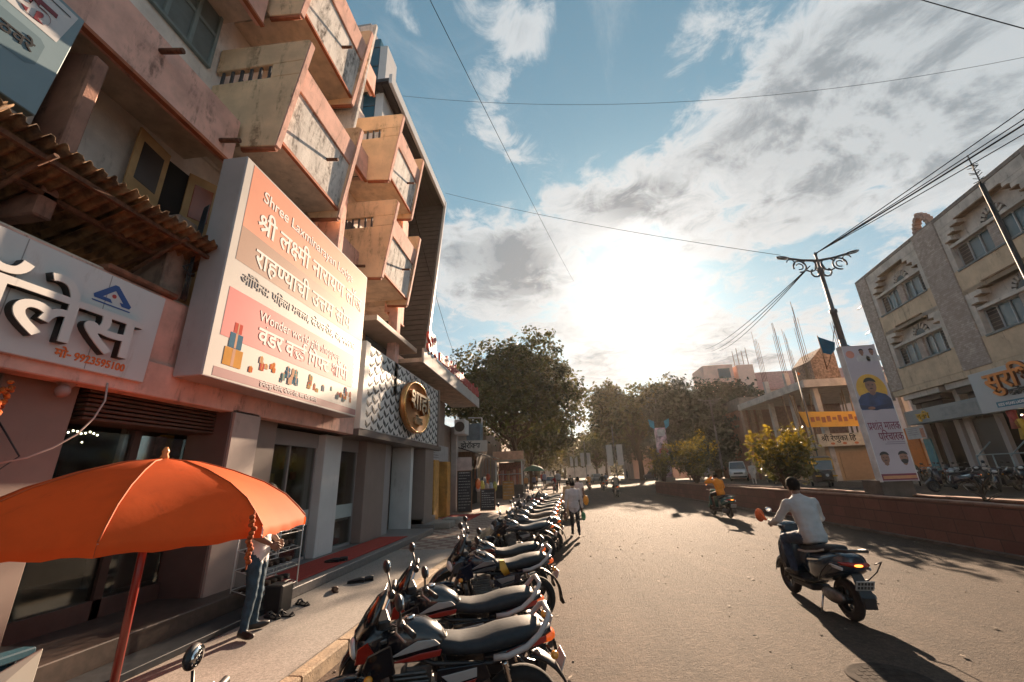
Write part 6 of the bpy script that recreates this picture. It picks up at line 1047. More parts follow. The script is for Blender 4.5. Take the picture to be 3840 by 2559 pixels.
    if hair:
        h = MB(); h.ell(hd+hu*.024-lk*.008, (.085,.103,.112), 0, 26, 18, ax); hv = []; keep = []
        rh_ = random.Random(len(label))
        for p in h.v: hv.append(V(p)+(V(p)-hd).normalized()*rh_.uniform(-.004,.006))
        h.v = [tuple(p) for p in hv]
        for f in h.f:
            c = sum((hv[i] for i in f), V())/len(f)-hd; fy, uz = c.dot(lk), c.dot(hu)
            if uz > .055+.25*max(0, fy-.05) or (fy < -.015 and uz > -.055) or (fy < .015 and uz > .01): keep.append(f)
        h.f = keep; h.mi = [0]*len(keep); h.sm = [True]*len(keep)
        o = h.build('hair', HAIR, T); so = o.modifiers.new('t', 'SOLIDIFY'); so.thickness = .012; so.offset = -1
    T.location = loc; T.rotation_euler = (0,0,rz); T.scale = (scale,)*3
    return T
def rider(label, shirt, loc, rz, trousers=DENIM, phone=False, sleeve='long', voxel=.017, ride='scooter', shoe=LEATHER):
    """seated, hands on the bars, feet on the floorboard"""
    if ride == 'scooter':
        J = dict(P=(0,-.22,.93), C=(0,-.13,1.22), N=(0,-.05,1.41), Hd=(0,.0,1.545), sl=(-.18,-.10,1.335), sr=(.18,-.10,1.335), el=(-.30,.02,1.10), er=(.29,.02,1.10), wl=(-.30,.25,1.03), wr=(.29,.25,1.03), dl=(.05,1,-.25), dr=(-.05,1,-.25),
                 hl=(-.10,-.20,.885), hr=(.10,-.20,.885), kl=(-.19,.20,.83), kr=(.17,.22,.82), al=(-.16,.16,.42), ar=(.13,.20,.42), tl=(-.19,.33,.365), tr=(.15,.37,.365))
    else:
        J = dict(P=(0,-.28,.97), C=(0,-.19,1.26), N=(0,-.11,1.45), Hd=(0,-.06,1.585), sl=(-.19,-.15,1.39), sr=(.19,-.15,1.39), el=(-.31,-.02,1.16), er=(.31,-.02,1.16), wl=(-.31,.19,1.08), wr=(.31,.19,1.08), dl=(.05,1,-.2), dr=(-.05,1,-.2),
                 hl=(-.10,-.26,.925), hr=(.10,-.26,.925), kl=(-.20,.12,.76), kr=(.20,.12,.76), al=(-.20,-.02,.36), ar=(.20,-.02,.36), tl=(-.23,.13,.30), tr=(.23,.13,.30))
    if phone: J.update(el=(-.42,.02,1.30), wl=(-.14,.03,1.50), dl=(.4,.1,.7))
    return human(label, shirt, trousers, J, sleeve, .20, voxel, True, loc=loc, rz=rz, curl=.75, shoe=shoe, look=(0,1,-.05))
# hero scooter and rider on the right
HZ = radians(2)
scooter((3.45, 6.86, 0), HZ, 'dark blue scooter with pale seat ridden by the man in grey', 0.03)
rider('man in pale grey long sleeved top and jeans riding the dark blue scooter', cloth('grey_jersey', (.40,.39,.39)), (3.45, 6.86, 0), HZ)
m = MB(); m.ell((3.13,7.42,1.11),(.07,.05,.10)); m.tube([(3.16,7.3,1.05),(3.11,7.42,1.2)],.02,6)
tag(m.build('cloth_rag', mat('orange_rag', (.62,.12,.03), .8, .3, 9)), 'orange red cloth tied to the left handlebar of the dark blue scooter', 'cloth')
# orange shirted rider near the planter
reindex(); hero = [o for o in bpy.data.objects if o.get('label','').startswith('dark blue scooter')][0]
TEAL = mat('paint_teal', (.012,.085,.09), .2, .05, coat=.5)
dup(hero, (6.3, 18.3, 0), radians(8), 'teal scooter with white number plate ridden beside the red brick planter', None, {'scooter_paint': TEAL, 'plate_grey': PLATE, 'scooter_seat': BLACK}, drop=('crash_guard',))
rider('man in bright orange shirt holding a hand to his ear on the teal scooter', cloth('orange_shirt', (.72,.235,.012)), (6.3, 18.3, 0), radians(8), BTROU, True, 'long', .02)
# walkers on the road by the kerb row
human('man in white shirt and black trousers walking away, carrying two small carrier bags', cloth('white_shirt', (.50,.46,.46)), BTROU,
      dict(kl=(-.09,.06,.48), al=(-.09,.10,.10), tl=(-.11,.27,.05), kr=(.09,-.02,.48), ar=(.09,-.20,.13), tr=(.11,-.07,.03), el=(-.25,-.06,1.09), er=(.25,-.02,1.09), wl=(-.27,.0,.85), wr=(.27,.05,.85)), loc=(.36,13.95,0), rz=radians(3), hem=.26, scale=.975)
for x, c, lab in ((.08, (.10,.05,.03), 'dark carrier bag in the left hand of the walking man in white'), (.64, (.06,.20,.10), 'small green carrier bag in the right hand of the walking man in white')):
    b = MB(); b.ell((x,13.98,.56),(.07,.05,.13)); b.tube([(x-.02,13.98,.66),(x,13.98,.78),(x+.02,13.98,.66)],.006,5); tag(b.build('carrier_bag', mat('bag_%d'%int(x*100), c, .6, .4, 12)), lab, 'bag')
human('man in pale shirt walking ahead of the white shirted man with a yellow bag', cloth('pale_shirt', (.46,.42,.43)), BTROU, dict(kl=(-.09,.02,.48), kr=(.09,.05,.48), al=(-.09,-.12,.1), ar=(.09,.1,.09), tr=(.11,.25,.04)), sleeve='short', loc=(.80,20.6,0), rz=radians(5), voxel=.024, hem=.22)
b = MB(); b.ell((1.12,20.7,.62),(.13,.09,.22)); b.tube([(1.1,20.7,.8),(1.08,20.7,.9)],.01,5); tag(b.build('carrier_bag', mat('yellow_bag', (.62,.30,.02), .5, .2, 10, trans=.15)), 'bright yellow plastic bag hanging from the hand of the second walking man', 'bag')
human('woman in tan dress with a dark red scarf walking beside the kerb row', cloth('tan_dress', (.45,.30,.17)), cloth('tan_skirt', (.46,.32,.19)), dict(), 'long', loc=(.30,19.4,0), rz=.1, voxel=.024, hem=.5, skirt=True, scale=.93)
# man under the umbrella at the shop step
human('man in white shirt and blue jeans standing behind the orange umbrella at the shop step', cloth('white_shirt2', (.62,.60,.60)), mat('o_denim2', (.018,.052,.085), .85, .35, 14, .3, stain=.3, staincol=(.05,.10,.14), streak=False),
      dict(kl=(-.12,.02,.48), kr=(.10,.03,.48), al=(-.17,.0,.085), ar=(.13,.0,.085), tl=(-.26,.13,.03), tr=(.22,.13,.03), el=(-.26,-.02,1.12), wl=(-.16,.16,.98), er=(.26,-.02,1.12), wr=(.16,.18,.98)), 'short', loc=(-3.86,5.28,.15), rz=radians(-72), hem=.22, scale=1.02)
# traffic further up the road
def far_ride(x, y, rz, shirt, lab_b, lab_p, moto=True, swap=None):
    o = dup(mc if moto else hero, (x,y,0), rz, lab_b, None, swap); o.rotation_euler = (0,0,rz)
    o['group'] = 'traffic further up the road'
    rider(lab_p, shirt, (x,y,0), rz, BTROU, False, 'long', .03, 'bike' if moto else 'scooter')['group'] = 'riders further up the road'
far_ride(4.2,33.9,.05,cloth('khaki_shirt',(.30,.24,.19)),'black motorcycle with red tail lamp ridden away in the middle of the road','rider in khaki shirt on the black motorcycle in mid road')
far_ride(4.4,46,.0,cloth('black_shirt',(.02,.022,.02)),'dark motorcycle just ahead of the khaki rider','rider in black shirt just ahead of the khaki rider')
far_ride(3.2,50,.05,cloth('ochre_shirt',(.50,.24,.07)),'pale scooter of the ochre shirted rider further up the road','rider in ochre shirt further up the road', False, {'scooter_paint': SILV})
far_ride(.9,40,3.1,cloth('dark_shirt',(.05,.05,.045)),'motorcycle coming toward the camera beside the walkers','rider in dark green shirt coming toward the camera')
far_ride(-.6,44,2.9,cloth('red_shirt',(.30,.05,.04)),'motorcycle coming down the road near the left kerb','rider in red shirt coming down near the left kerb', True, {'bike_paint': PR})
far_ride(6.2,60,.0,cloth('blue_shirt',(.06,.09,.15)),'small dark motorcycle beyond the planter end','rider in blue shirt beyond the planter end')
human('man in white kurta and cap standing beside the auto rickshaw past the planter', cloth('white_kurta', (.55,.47,.42)), cloth('white_pyjama', (.5,.44,.4)), dict(), 'long', loc=(15.0,35.2,.5), rz=2.6, voxel=.03, hem=.6)
rp_ = random.Random(31)
for k in range(12):
    c = [(.45,.42,.4),(.1,.12,.2),(.4,.2,.08),(.05,.05,.05),(.35,.08,.06),(.3,.3,.32)][k%6]; x = rp_.uniform(-4.6,-.2) if k < 9 else rp_.uniform(8,13); y = rp_.uniform(38,72)
    human('%s pedestrian among the small crowd far up the street' % ['white shirted','navy shirted','ochre shirted','black shirted','red shirted','grey shirted'][k%6], cloth('crowd%d'%(k%6), c), BTROU, dict(), 'long', loc=(x,y,.14 if x < -2.6 else .45), rz=rp_.uniform(-3,3), voxel=.04, hands=False, group='pedestrians far up the street')
# ------------------------------------------------------------------ trees and shrubs
BARK = mat('bark', (.075,.05,.035), .95, .35, 9, .6)
def leafmat(n, a, b, tr=.35): return mat(n, a, .55, .5, .8, col2=b, trans=tr)
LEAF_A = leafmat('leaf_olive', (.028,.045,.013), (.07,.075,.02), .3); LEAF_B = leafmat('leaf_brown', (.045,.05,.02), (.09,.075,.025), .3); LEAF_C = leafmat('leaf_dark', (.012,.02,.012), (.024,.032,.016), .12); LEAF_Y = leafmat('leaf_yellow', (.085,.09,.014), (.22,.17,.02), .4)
def leaves_mesh(name, pts, nrm, size, m, parent, rs, fold=.25, long=1.7):
    n = len(pts); a = rs.normal(size=(n,3)); a -= nrm*np.sum(a*nrm,1)[:,None]; a /= np.linalg.norm(a,axis=1)[:,None]+1e-9; b = np.cross(nrm, a)
    s = (size*rs.uniform(.6,1.35,n))[:,None]
    p0 = pts-a*s*long*.5; p2 = pts+a*s*long*.5; p1 = pts+b*s*.5+nrm*s*fold; p3 = pts-b*s*.5+nrm*s*fold
    v = np.stack([p0,p1,p2,p3],1).reshape(-1,3).astype(np.float32)
    me = bpy.data.meshes.new(name); me.vertices.add(4*n); me.vertices.foreach_set('co', v.ravel())
    me.loops.add(6*n); me.polygons.add(2*n)
    k = np.arange(n)*4; li = np.stack([k,k+1,k+2,k,k+2,k+3],1).ravel().astype(np.int32)
    me.loops.foreach_set('vertex_index', li); me.polygons.foreach_set('loop_start', (np.arange(2*n)*3).astype(np.int32)); me.update(calc_edges=True); me.validate()
    me.materials.append(m); o = bpy.data.objects.new(name, me); COL.objects.link(o); return hang(o, parent)
def tree(name, label, base, trunk_h, crown_c, crown_r, seed, leafm, n_tufts, per, size, tuft_r, trunk_r=.22, cat='tree', shape=1.0, limbs=7, leafm2=None, flat_bottom=.5, hollow=.35, group=None):
    rs = np.random.RandomState(seed); R_ = random.Random(seed); T = thing(name, label, cat, base, group); base = V(base); cc = V(crown_c); cr = V(crown_r)
    tops = []
    tb = MB(); fork = base+V((R_.uniform(-.1,.1), R_.uniform(-.1,.1), trunk_h))
    tb.tube([base-V((0,0,.1)), base+V((0,0,.15)), base.lerp(fork,.5)+V((R_.uniform(-.12,.12)*trunk_r*4,0,0)), fork], [trunk_r*1.5,trunk_r*1.1,trunk_r*.9,trunk_r*.8], 10)
    tb.build('trunk', BARK, T)
    # lumpy crown: lobes on an ellipsoid
    lobes = []
    for k in range(limbs*2):
        a = 2*pi*k*.382*1.0+R_.uniform(-.3,.3); el = R_.uniform(-.5, 1.0); d = V((cos(a)*sqrt(max(.05,1-el*el*.8)), sin(a)*sqrt(max(.05,1-el*el*.8)), el*(1 if el > 0 else flat_bottom)))
        c = cc+V((d.x*cr.x, d.y*cr.y, d.z*cr.z))*R_.uniform(.55,.80); lobes.append((c, R_.uniform(.32,.50)*min(cr.x, cr.z)))
    bb = MB()
    for c, r in lobes:
        mid = fork.lerp(c,.5)+V((R_.uniform(-.3,.3),R_.uniform(-.3,.3),R_.uniform(-.1,.5)))*min(cr)*.25; st_ = (fork-V((0,0,.2))).lerp(cc, R_.uniform(0,.5)); bb.tube([st_, mid, c], [trunk_r*.5,trunk_r*.3,trunk_r*.12], 6)
        for _ in range(3):
            e = c+V((R_.uniform(-1,1),R_.uniform(-1,1),R_.uniform(-.6,1)))*r*.95; bb.tube([mid.lerp(c,.6), c.lerp(e,.5)+V((0,0,.1)), e], [trunk_r*.16,trunk_r*.09,trunk_r*.03], 5)
    bb.build('limbs', BARK, T)
    P, N = [], []
    nl = len(lobes); tr = []
    for i in range(n_tufts):
        c, r = lobes[rs.randint(nl)] if rs.rand() < .9 else (cc, min(cr)*.8)
        d = rs.normal(size=3); d /= np.linalg.norm(d); rad = r*(hollow+(1.06-hollow)*rs.rand()**.5); t = np.array(c)+d*rad*np.array([1.15,1.15,.95]); tr.append(t)
        k = per+rs.randint(-per//3, per//3+1); q = rs.normal(size=(k,3))*tuft_r*.5*np.array([1,1,.7]); P.append(t+q); nn = rs.normal(size=(k,3))*.8+d*.5+np.array([0,0,.7]); N.append(nn/np.linalg.norm(nn,axis=1)[:,None])
    # a few strays poke out of the outline
    P = np.concatenate(P); N = np.concatenate(N)
    keep = P[:,2] > base.z+trunk_h*.55
    P, N = P[keep], N[keep]
    if leafm2:
        sel = rs.rand(len(P)) < .35; leaves_mesh('crown', P[~sel], N[~sel], size, leafm, T, rs); leaves_mesh('crown', P[sel], N[sel], size, leafm2, T, rs)
    else: leaves_mesh('crown', P, N, size, leafm, T, rs)
    return T
tree('street_tree', 'tall spreading street tree with open leafy crown on the left pavement', (-3.7,36.5,.14), 3.6, (-4.0,36.5,8.6), (6.3,5.4,5.2), 11, LEAF_A, 1500, 17, .21, .62, .26, limbs=11, leafm2=LEAF_B)
tree('street_tree', 'smaller tree behind the tall one on the left pavement', (-3.6,52,.14), 3.0, (-2.4,52,6.4), (4.6,5,3.8), 12, LEAF_A, 500, 15, .27, .8, .24, limbs=8, leafm2=LEAF_B)
tree('street_tree', 'far tree further along the left pavement', (-4.5,78,.14), 3.0, (-3.6,78,6.0), (4.4,5,3.6), 14, LEAF_B, 300, 14, .36, .9, .24, limbs=8)
tree('street_tree', 'hazy brown tree with leaning trunk in the middle of the view', (13.4,72,.3), 4.6, (11.6,72,10.2), (6.2,5.5,6.6), 21, LEAF_B, 1000, 15, .36, 1.0, .42, limbs=11, leafm2=LEAF_A)
tree('street_tree', 'tall thin topped tree with sky gaps between the two dense ones', (16.5,66,.3), 6, (16.6,66,12.0), (3.2,3,4.0), 22, LEAF_B, 300, 13, .32, .9, .3, limbs=7)
tree('banyan_tree', 'broad dense dark dome shaped tree in front of the pink buildings', (21,60,.3), 2.0, (20.6,60,6.3), (7.0,6,7.2), 23, LEAF_C, 1900, 16, .36, 1.0, .5, limbs=15, flat_bottom=.9, hollow=.55)
tree('street_tree', 'distant tree closing the end of the street', (1.5,150,0), 4, (2,150,8), (9,6,6.5), 25, LEAF_B, 500, 13, .6, 1.6, .4, limbs=9)
tree('street_tree', 'second distant tree at the end of the street right of the road', (14,130,0), 4, (12,130,8), (8,6,6.5), 26, LEAF_B, 500, 13, .55, 1.5, .4, limbs=9)
def shrub(label, base, h, r, seed, n=34, leafm=LEAF_Y, leafm2=LEAF_A, size=.115, group='bushes in the planter'):
    rs = np.random.RandomState(seed); R_ = random.Random(seed); T = thing('shrub', label, 'bush', base, group); b = V(base); st = MB(); P, N = [], []
    for k in range(n):
        a = R_.uniform(0,2*pi); rr = r*sqrt(R_.random()); hh = h*R_.uniform(.42,1.12)*(1-.2*(rr/r)); e = b+V((cos(a)*rr, sin(a)*rr, hh)); mid = b+V((cos(a)*rr*.35, sin(a)*rr*.35, hh*.5))
        st.tube([b+V((cos(a)*.05,sin(a)*.05,0)), mid, e], [.030,.018,.006], 5)
        for u in np.linspace(.42,1.08,10):
            c = np.array(mid.lerp(e, (u-.4)/.6)) if u > .4 else np.array(mid); q = rs.normal(size=(8,3))*np.array([.11,.11,.11])*(r/.9); P.append(c+q); nn = rs.normal(size=(8,3))+np.array([0,0,.8]); N.append(nn/np.linalg.norm(nn,axis=1)[:,None])
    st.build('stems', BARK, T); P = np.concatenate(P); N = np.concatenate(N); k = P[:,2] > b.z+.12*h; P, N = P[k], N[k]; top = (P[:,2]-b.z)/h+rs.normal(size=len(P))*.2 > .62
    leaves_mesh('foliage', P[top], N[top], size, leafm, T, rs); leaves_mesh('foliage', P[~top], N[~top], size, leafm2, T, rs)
    return T

for k, (x, y, rx, h, lm) in enumerate(((-5.5,100,5,7,LEAF_B),(8.5,100,4.5,8,LEAF_A),(17,96,6,9,LEAF_C),(-2,125,6,8,LEAF_B))):
    tree('street_tree', ['far tree over the left shops','slim far tree right of the road','dark far tree behind the leaning trunk','hazy far tree at the left end of the street'][k], (x,y,.1), 3, (x,y,h*.75), (rx,5,h*.55), 60+k, lm, 320, 13, .42, 1.1, .3, limbs=8)

rs = np.random.RandomState(77); n_ = 9000; P = np.stack([rs.uniform(-150,150,n_), rs.uniform(215,235,n_), np.zeros(n_)],1); P[:,2] = rs.rand(n_)**.8*(8+2.5*np.sin(P[:,0]*.21)+2*np.sin(P[:,0]*.57)); N = rs.normal(size=(n_,3)); N /= np.linalg.norm(N,axis=1)[:,None]
o = leaves_mesh('treeline', P, N, 1.5, LEAF_B, None, rs); o['kind'] = 'stuff'; o['label'] = 'hazy line of far trees closing the horizon'
# ------------------------------------------------------------------ brick planter, shrubs, lamp with banner
def brick(name, c1, c2, mortar, sc=2.2, rough=.9):
    m = bpy.data.materials.new(name); m.use_nodes = True; t = NT(m.node_tree); b = m.node_tree.nodes['Principled BSDF']
    P = t.n('ShaderNodeNewGeometry'); sx = t.n('ShaderNodeSeparateXYZ'); t.put(sx.inputs[0], P.outputs['Position']); cb = t.n('ShaderNodeCombineXYZ')
    t.put(cb.inputs[0], t.m('ADD', sx.outputs[0], sx.outputs[1])); t.put(cb.inputs[1], sx.outputs[2])
    br = t.n('ShaderNodeTexBrick'); t.put(br.inputs['Vector'], cb.outputs[0]); br.inputs['Scale'].default_value = sc; br.inputs['Mortar Size'].default_value = .012
    for i, c in ((1,c1),(2,c2),(3,mortar)): br.inputs[i].default_value = (*c,1)
    n = t.ramp(t.noise(P.outputs['Position'], 1.6, 7, .7), .3, .7); c = t.mix(t.m('MULTIPLY', n, .6), br.outputs[0], tuple(x*.75 for x in c2))
    t.put(b.inputs['Base Color'], c); b.inputs['Roughness'].default_value = rough
    bn = t.n('ShaderNodeBump'); bn.inputs['Strength'].default_value = .5; bn.inputs['Distance'].default_value = .01; t.put(bn.inputs['Height'], t.m('ADD', t.noise(P.outputs['Position'], 22, 5), t.m('MULTIPLY', br.outputs['Fac'], -1))); t.put(b.inputs['Normal'], bn.outputs[0])
    MATS[name] = m; return m
PLB = brick('planter_brick', (.21,.080,.058), (.15,.056,.042), (.085,.042,.033), .85)
s = thing('planter', 'long low red brown brick planter dividing the two carriageways', 'planter', (8.9,20,0))
def px(y): return 8.62-.78*max(0, (y-9)/28)**1.6                    # near face bows in a little toward the far end
m = MB(); ys = [-12+1.0*k for k in range(49)]+[36.8]; n = len(ys)
for i in range(n-1):
    y0, y1 = ys[i], ys[i+1]; a, b_ = px(y0), px(y1)
    for xo0, xo1 in ((0,.22),(.98,1.2)):
        m.add([(a+xo0,y0,0),(a+xo1,y0,0),(b_+xo1,y1,0),(b_+xo0,y1,0),(a+xo0,y0,.92),(a+xo1,y0,.92),(b_+xo1,y1,.92),(b_+xo0,y1,.92)], [(0,1,5,4),(1,2,6,5),(2,3,7,6),(3,0,4,7),(4,5,6,7)])
m.box(px(36.8)+.0,px(36.8)+1.2,36.8,37.0,0,.92); m.build('brick_wall', PLB, s)
m = MB(); m2 = MB()
for i in range(n-1):
    y0, y1 = ys[i], ys[i+1]-.006; a, b_ = px(y0), px(y1)
    for mm, (xo0, xo1) in ((m,(-.02,.24)),(m2,(.96,1.22))): mm.prism([(a+xo0,y0,.922),(a+xo1,y0,.922),(b_+xo1,y1,.922),(b_+xo0,y1,.922)], (0,0,.045+.006*sin(i*2.3)))
for mm in (m, m2): mm.build('coping', mat('planter_coping', (.26,.15,.11), .9, .25, 4, .4, stain=.3), s, bevel=.006)
m = MB(); 
for i in range(n-1): m.quad((px(ys[i])+.2,ys[i],.84),(px(ys[i])+1.0,ys[i],.84),(px(ys[i+1])+1.0,ys[i+1],.84),(px(ys[i+1])+.2,ys[i+1],.84))
m.build('soil', EARTH, s)
m = MB()
for i in range(n-1): m.prism([(px(ys[i])-.14,ys[i],.004),(px(ys[i]),ys[i],.004),(px(ys[i+1]),ys[i+1],.004),(px(ys[i+1])-.14,ys[i+1],.004)], (0,0,.06))
m.build('foot_ledge', mat('ledge_dark', (.10,.07,.055), .9, .3, 3), s)
rs = np.random.RandomState(4); P = np.stack([rs.uniform(.25,.95,900), rs.uniform(4,36,900), np.full(900,.87)],1); P[:,0] += [px(y) for y in P[:,1]]; N = rs.normal(size=(900,3))*.6+np.array([0,0,.6]); N /= np.linalg.norm(N,axis=1)[:,None]
o = leaves_mesh('ground_cover', P, N, .07, LEAF_A, None, rs); o['kind'] = 'stuff'; o['label'] = 'sparse weeds on the planter soil'
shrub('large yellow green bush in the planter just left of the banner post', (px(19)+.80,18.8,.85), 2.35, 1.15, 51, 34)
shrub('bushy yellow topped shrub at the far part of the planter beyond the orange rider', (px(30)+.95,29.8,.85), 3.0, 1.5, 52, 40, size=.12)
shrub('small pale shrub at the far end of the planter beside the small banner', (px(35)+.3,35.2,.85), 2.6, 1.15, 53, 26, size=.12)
# dry stem of a dead plant at the right
st = MB(); rb_ = random.Random(6)
st.tube([(9.25,10.6,.84),(9.22,10.62,1.05),(9.15,10.6,1.4)], [.045,.035,.012], 7)
for k in range(9): a = rb_.uniform(0,6.3); st.tube([(9.23,10.6,.9+.04*k),(9.23+.12*cos(a),10.6+.12*sin(a),1.0+.05*k),(9.23+.3*cos(a),10.6+.3*sin(a),1.08+.06*k)], [.014,.009,.004], 5)
t = thing('dead_plant', 'dry leafless plant stump in the planter in front of the parked scooters', 'plant', (9.25,10.6,.84)); st.build('stem', BARK, t)
# ---- people prints on flat posters
FACE = mat('print_skin', (.26,.13,.09), .5, .2, 6); HAIRP = mat('print_hair', (.02,.018,.02), .5); SHIRTP = mat('print_blue', (.03,.06,.15), .5, .4, 3); WHP = mat('print_white', (.5,.47,.47), .5)
def portrait(parent, at, r, u, w_, beard=False, body=SHIRTP, arms=False):
    def pr(nm, poly, m, off): f = MB(); flat(f, [(a*w_, b*w_) for a, b in poly], at, r, u, off); return f.build(nm, m, parent)
    if body: pr('printed_clothes', [(-.95,-1.5),(-1.0,-.9),(-.75,-.55),(-.25,-.38),(0,-.5),(.25,-.38),(.75,-.55),(1.0,-.9),(.95,-1.5)], body, .003)
    pr('printed_face', [(-.22,-.35),(-.22,-.12)]+[(-.36*cos(a)*(1 if a > 0 else 1), .08+.46*sin(a)) for a in [pi*.12-k*0-.0 for k in range(1)]]+oval(0,.06,.34,.46,18,pi*1.02,pi*-.02)[::-1][::-1]+[(.22,-.12),(.22,-.35),(0,-.5)] if False else oval(0,.03,.33,.46,22), FACE, .004)
    pr('printed_neck', [(-.17,-.5),(-.17,-.25),(.17,-.25),(.17,-.5),(0,-.6)], FACE, .0035)
    pr('printed_hair', oval(0,.26,.37,.32,14,-.1,pi+.1)+[(-.30,.28),(0,.36),(.30,.28)], HAIRP, .0046)
    if beard: pr('printed_beard', oval(0,-.16,.29,.30,14,pi,2*pi)+[(.20,-.12),(0,-.08),(-.20,-.12)], HAIRP, .0046)
    else: pr('printed_moustache', [(-.14,-.15),(0,-.10),(.14,-.15),(0,-.18)], HAIRP, .0048)
    for sx in (-1,1): pr('printed_eye', oval(sx*.13,.10,.055,.03,8), HAIRP, .0048)
    if arms:
        pr('printed_sleeve', [(-1.05,-1.15),(-.2,-1.32),(.9,-1.12),(.95,-1.32),(-.1,-1.56),(-1.05,-1.4)], mat('print_navy', (.018,.032,.08), .5), .0046); pr('printed_hand', oval(-.35,-1.40,.22,.10,10), FACE, .005)
s = thing('street_lamp', 'ornate double armed street lamp post standing in the planter behind the tall portrait banner', 'lamp post', (9.25,13.35,.85))
POLE = mat('lamp_grey', (.085,.085,.09), .55, .15, 4)
m = MB(); m.lathe([(.16,.84),(.16,1.0),(.12,1.05),(.10,2.6),(.09,5.6)], (9.25,13.35,0), n=14); m.lathe([(.085,5.6),(.085,6.5),(.11,6.52),(.11,6.62),(.06,6.66),(.055,7.9),(.09,7.95),(.09,8.15),(.04,8.2),(.035,8.66),(.06,8.7),(.02,8.78)], (9.25,13.35,0), n=12); m.build('post', POLE, s)
MB().box(8.83,9.68,12.98,13.72,.84,1.36).build('plinth', mat('plinth_concrete', (.11,.085,.07), .9, .25, 3, .4, stain=.5), s, bevel=.02)
for sx in (-1,1):
    arm = MB(); ex = lambda u, z: (9.25+sx*u, 13.35-.06*u, z)
    arm.tube([ex(0,8.45),ex(.5,8.50),ex(.95,8.60)], [.045,.04,.034], 8)
    for c, r_, a0, a1, rr in (((.30,8.28),.22,.4,5.6,.026),((.64,8.26),.21,-.4,4.9,.026),((.64,8.26),.11,.5,5.2,.020),((.90,8.42),.13,.2,4.4,.019),((.17,8.0),.15,-2.8,1.0,.026)):
        arm.tube([ex(c[0]+r_*cos(a0+(a1-a0)*k/18), c[1]+r_*sin(a0+(a1-a0)*k/18)) for k in range(19)], rr, 6)
    arm.tube([ex(.03,7.95),ex(.16,8.15),ex(.10,8.35),ex(.02,8.45)], .016, 6); arm.tube([ex(.05,7.95),ex(.16,7.84),ex(.27,7.86),ex(.28,7.94)], .018, 6)
    a_ = arm.build('arm', POLE, s)
    h = MB(); ax = (V((sx*.985,-.06,.17)).normalized(), V((0,1,0)), V((-sx*.17,0,.985)).normalized()); h.ell(ex(1.12,8.635),(.22,.085,.05),0,14,8,ax); h.obox(ex(1.13,8.605),(.30,.12,.03),ax,1); h.build('lamp_head', [POLE, LENS], a_)
s = thing('portrait_banner', 'tall pale lilac portrait banner with yellow disc wrapped round the lamp post', 'banner', (9.25,13.2,1.3))
BAN = mat('banner_lilac', (.46,.40,.44), .5, .08, .7)
bx0, bx1 = 8.86, 9.76
MB().box(bx0,bx1,12.9,13.12,1.33,5.25).build('banner_box', BAN, s); AT = lambda x, z: (bx0+x, 12.9, z); RX = (1,0,0)
fe = MB(); fe.box(bx1,bx1+.02,12.89,13.13,1.31,5.27); fe.box(bx0-.02,bx0,12.89,13.13,1.31,5.27); fe.build('banner_edge', mat('banner_edge', (.6,.58,.58), .5), s)
f = MB(); flat(f, oval(.46,3.88,.41,.47,30), (bx0,12.9,0), RX, UZ, .002); f.build('yellow_disc', mat('print_yellow', (.66,.36,.05), .5, .1), s)
portrait(s, AT(.46,3.98), RX, UZ, .455, False, SHIRTP, True)
f = MB(); flat(f, [(.02,2.75),(.92,2.75),(.92,3.30),(.75,3.22),(.46,3.28),(.15,3.2),(.02,3.3)], (bx0,12.9,0), RX, UZ, .0055); f.build('lower_field', BAN, s)
deva('prashant', .23, MAROON_INK, s, (bx0+.05,12.893,2.72), RX, UZ, .015, .0025, sx=.56); deva('paricharak', .23, MAROON_INK, s, (bx0+.90,12.893,2.42), RX, UZ, .015, .0025, 'r', .60)
f = MB()
for z, a, b_ in ((2.36,.42,.88),(2.31,.36,.88)): flat(f, [(a,z),(b_,z),(b_,z+.02),(a,z+.02)], (bx0,12.9,0), RX, UZ, .003)
f.build('print_line', mat('faint_ink2', (.25,.2,.24), .5), s)
portrait(s, AT(.24,1.93), RX, UZ, .33, False, None); portrait(s, AT(.72,1.93), RX, UZ, .33, True, None)
portrait(s, AT(.50,5.03), RX, UZ, .19, False, WHP); portrait(s, AT(.78,5.03), RX, UZ, .19, False, WHP)
f = MB(); flat(f, oval(.17,4.98,.12,.12,16), (bx0,12.9,0), RX, UZ, .003); f.build('red_emblem', mat('print_salmon', (.55,.22,.16), .5), s)
f = MB(); flat(f, [(0,1.35),(.94,1.35),(.94,1.52),(0,1.52)], (bx0,12.9,0), RX, UZ, .003); f.build('maroon_strip', MAROON_INK, s)
f = MB(); flat(f, [(.04,1.39),(.9,1.39),(.9,1.47),(.04,1.47)], (bx0,12.9,0), RX, UZ, .0036); f.build('orange_strip', mat('print_orange', (.5,.22,.1), .5), s)
BF = mat('blue_flag', (.010,.10,.17), .75, .2, 5, trans=.35)
def flag(label, p, w_, h, m, sx=-1, wav=.06):
    t = thing('flag', label, 'flag', p); g = MB(); V0 = V(p)
    nn = 8; b0 = 0
    for i in range(nn+1):
        u = i/nn; x = sx*w_*u; dy = wav*sin(u*5)
        g.v += [tuple(V0+V((x,dy,h*.5-.14*u*h+.0))), tuple(V0+V((x,dy+.02,-h*.5+.10*h*u-.0)))]
    for i in range(nn): g.f.append([2*i,2*i+1,2*i+3,2*i+2]); g.mi.append(0); g.sm.append(True)
    o = g.build('cloth', m, t); so = o.modifiers.new('t','SOLIDIFY'); so.thickness = .004
    st_ = MB(); st_.tube([V0+V((0,0,h*.55)), V0+V((0,0,-h*.9))], .012, 6); st_.build('stick', WOOD, t); return t
flag('blue flag at the left top of the tall portrait banner', (8.52,13.1,5.36), .02, .02, BF) if False else None
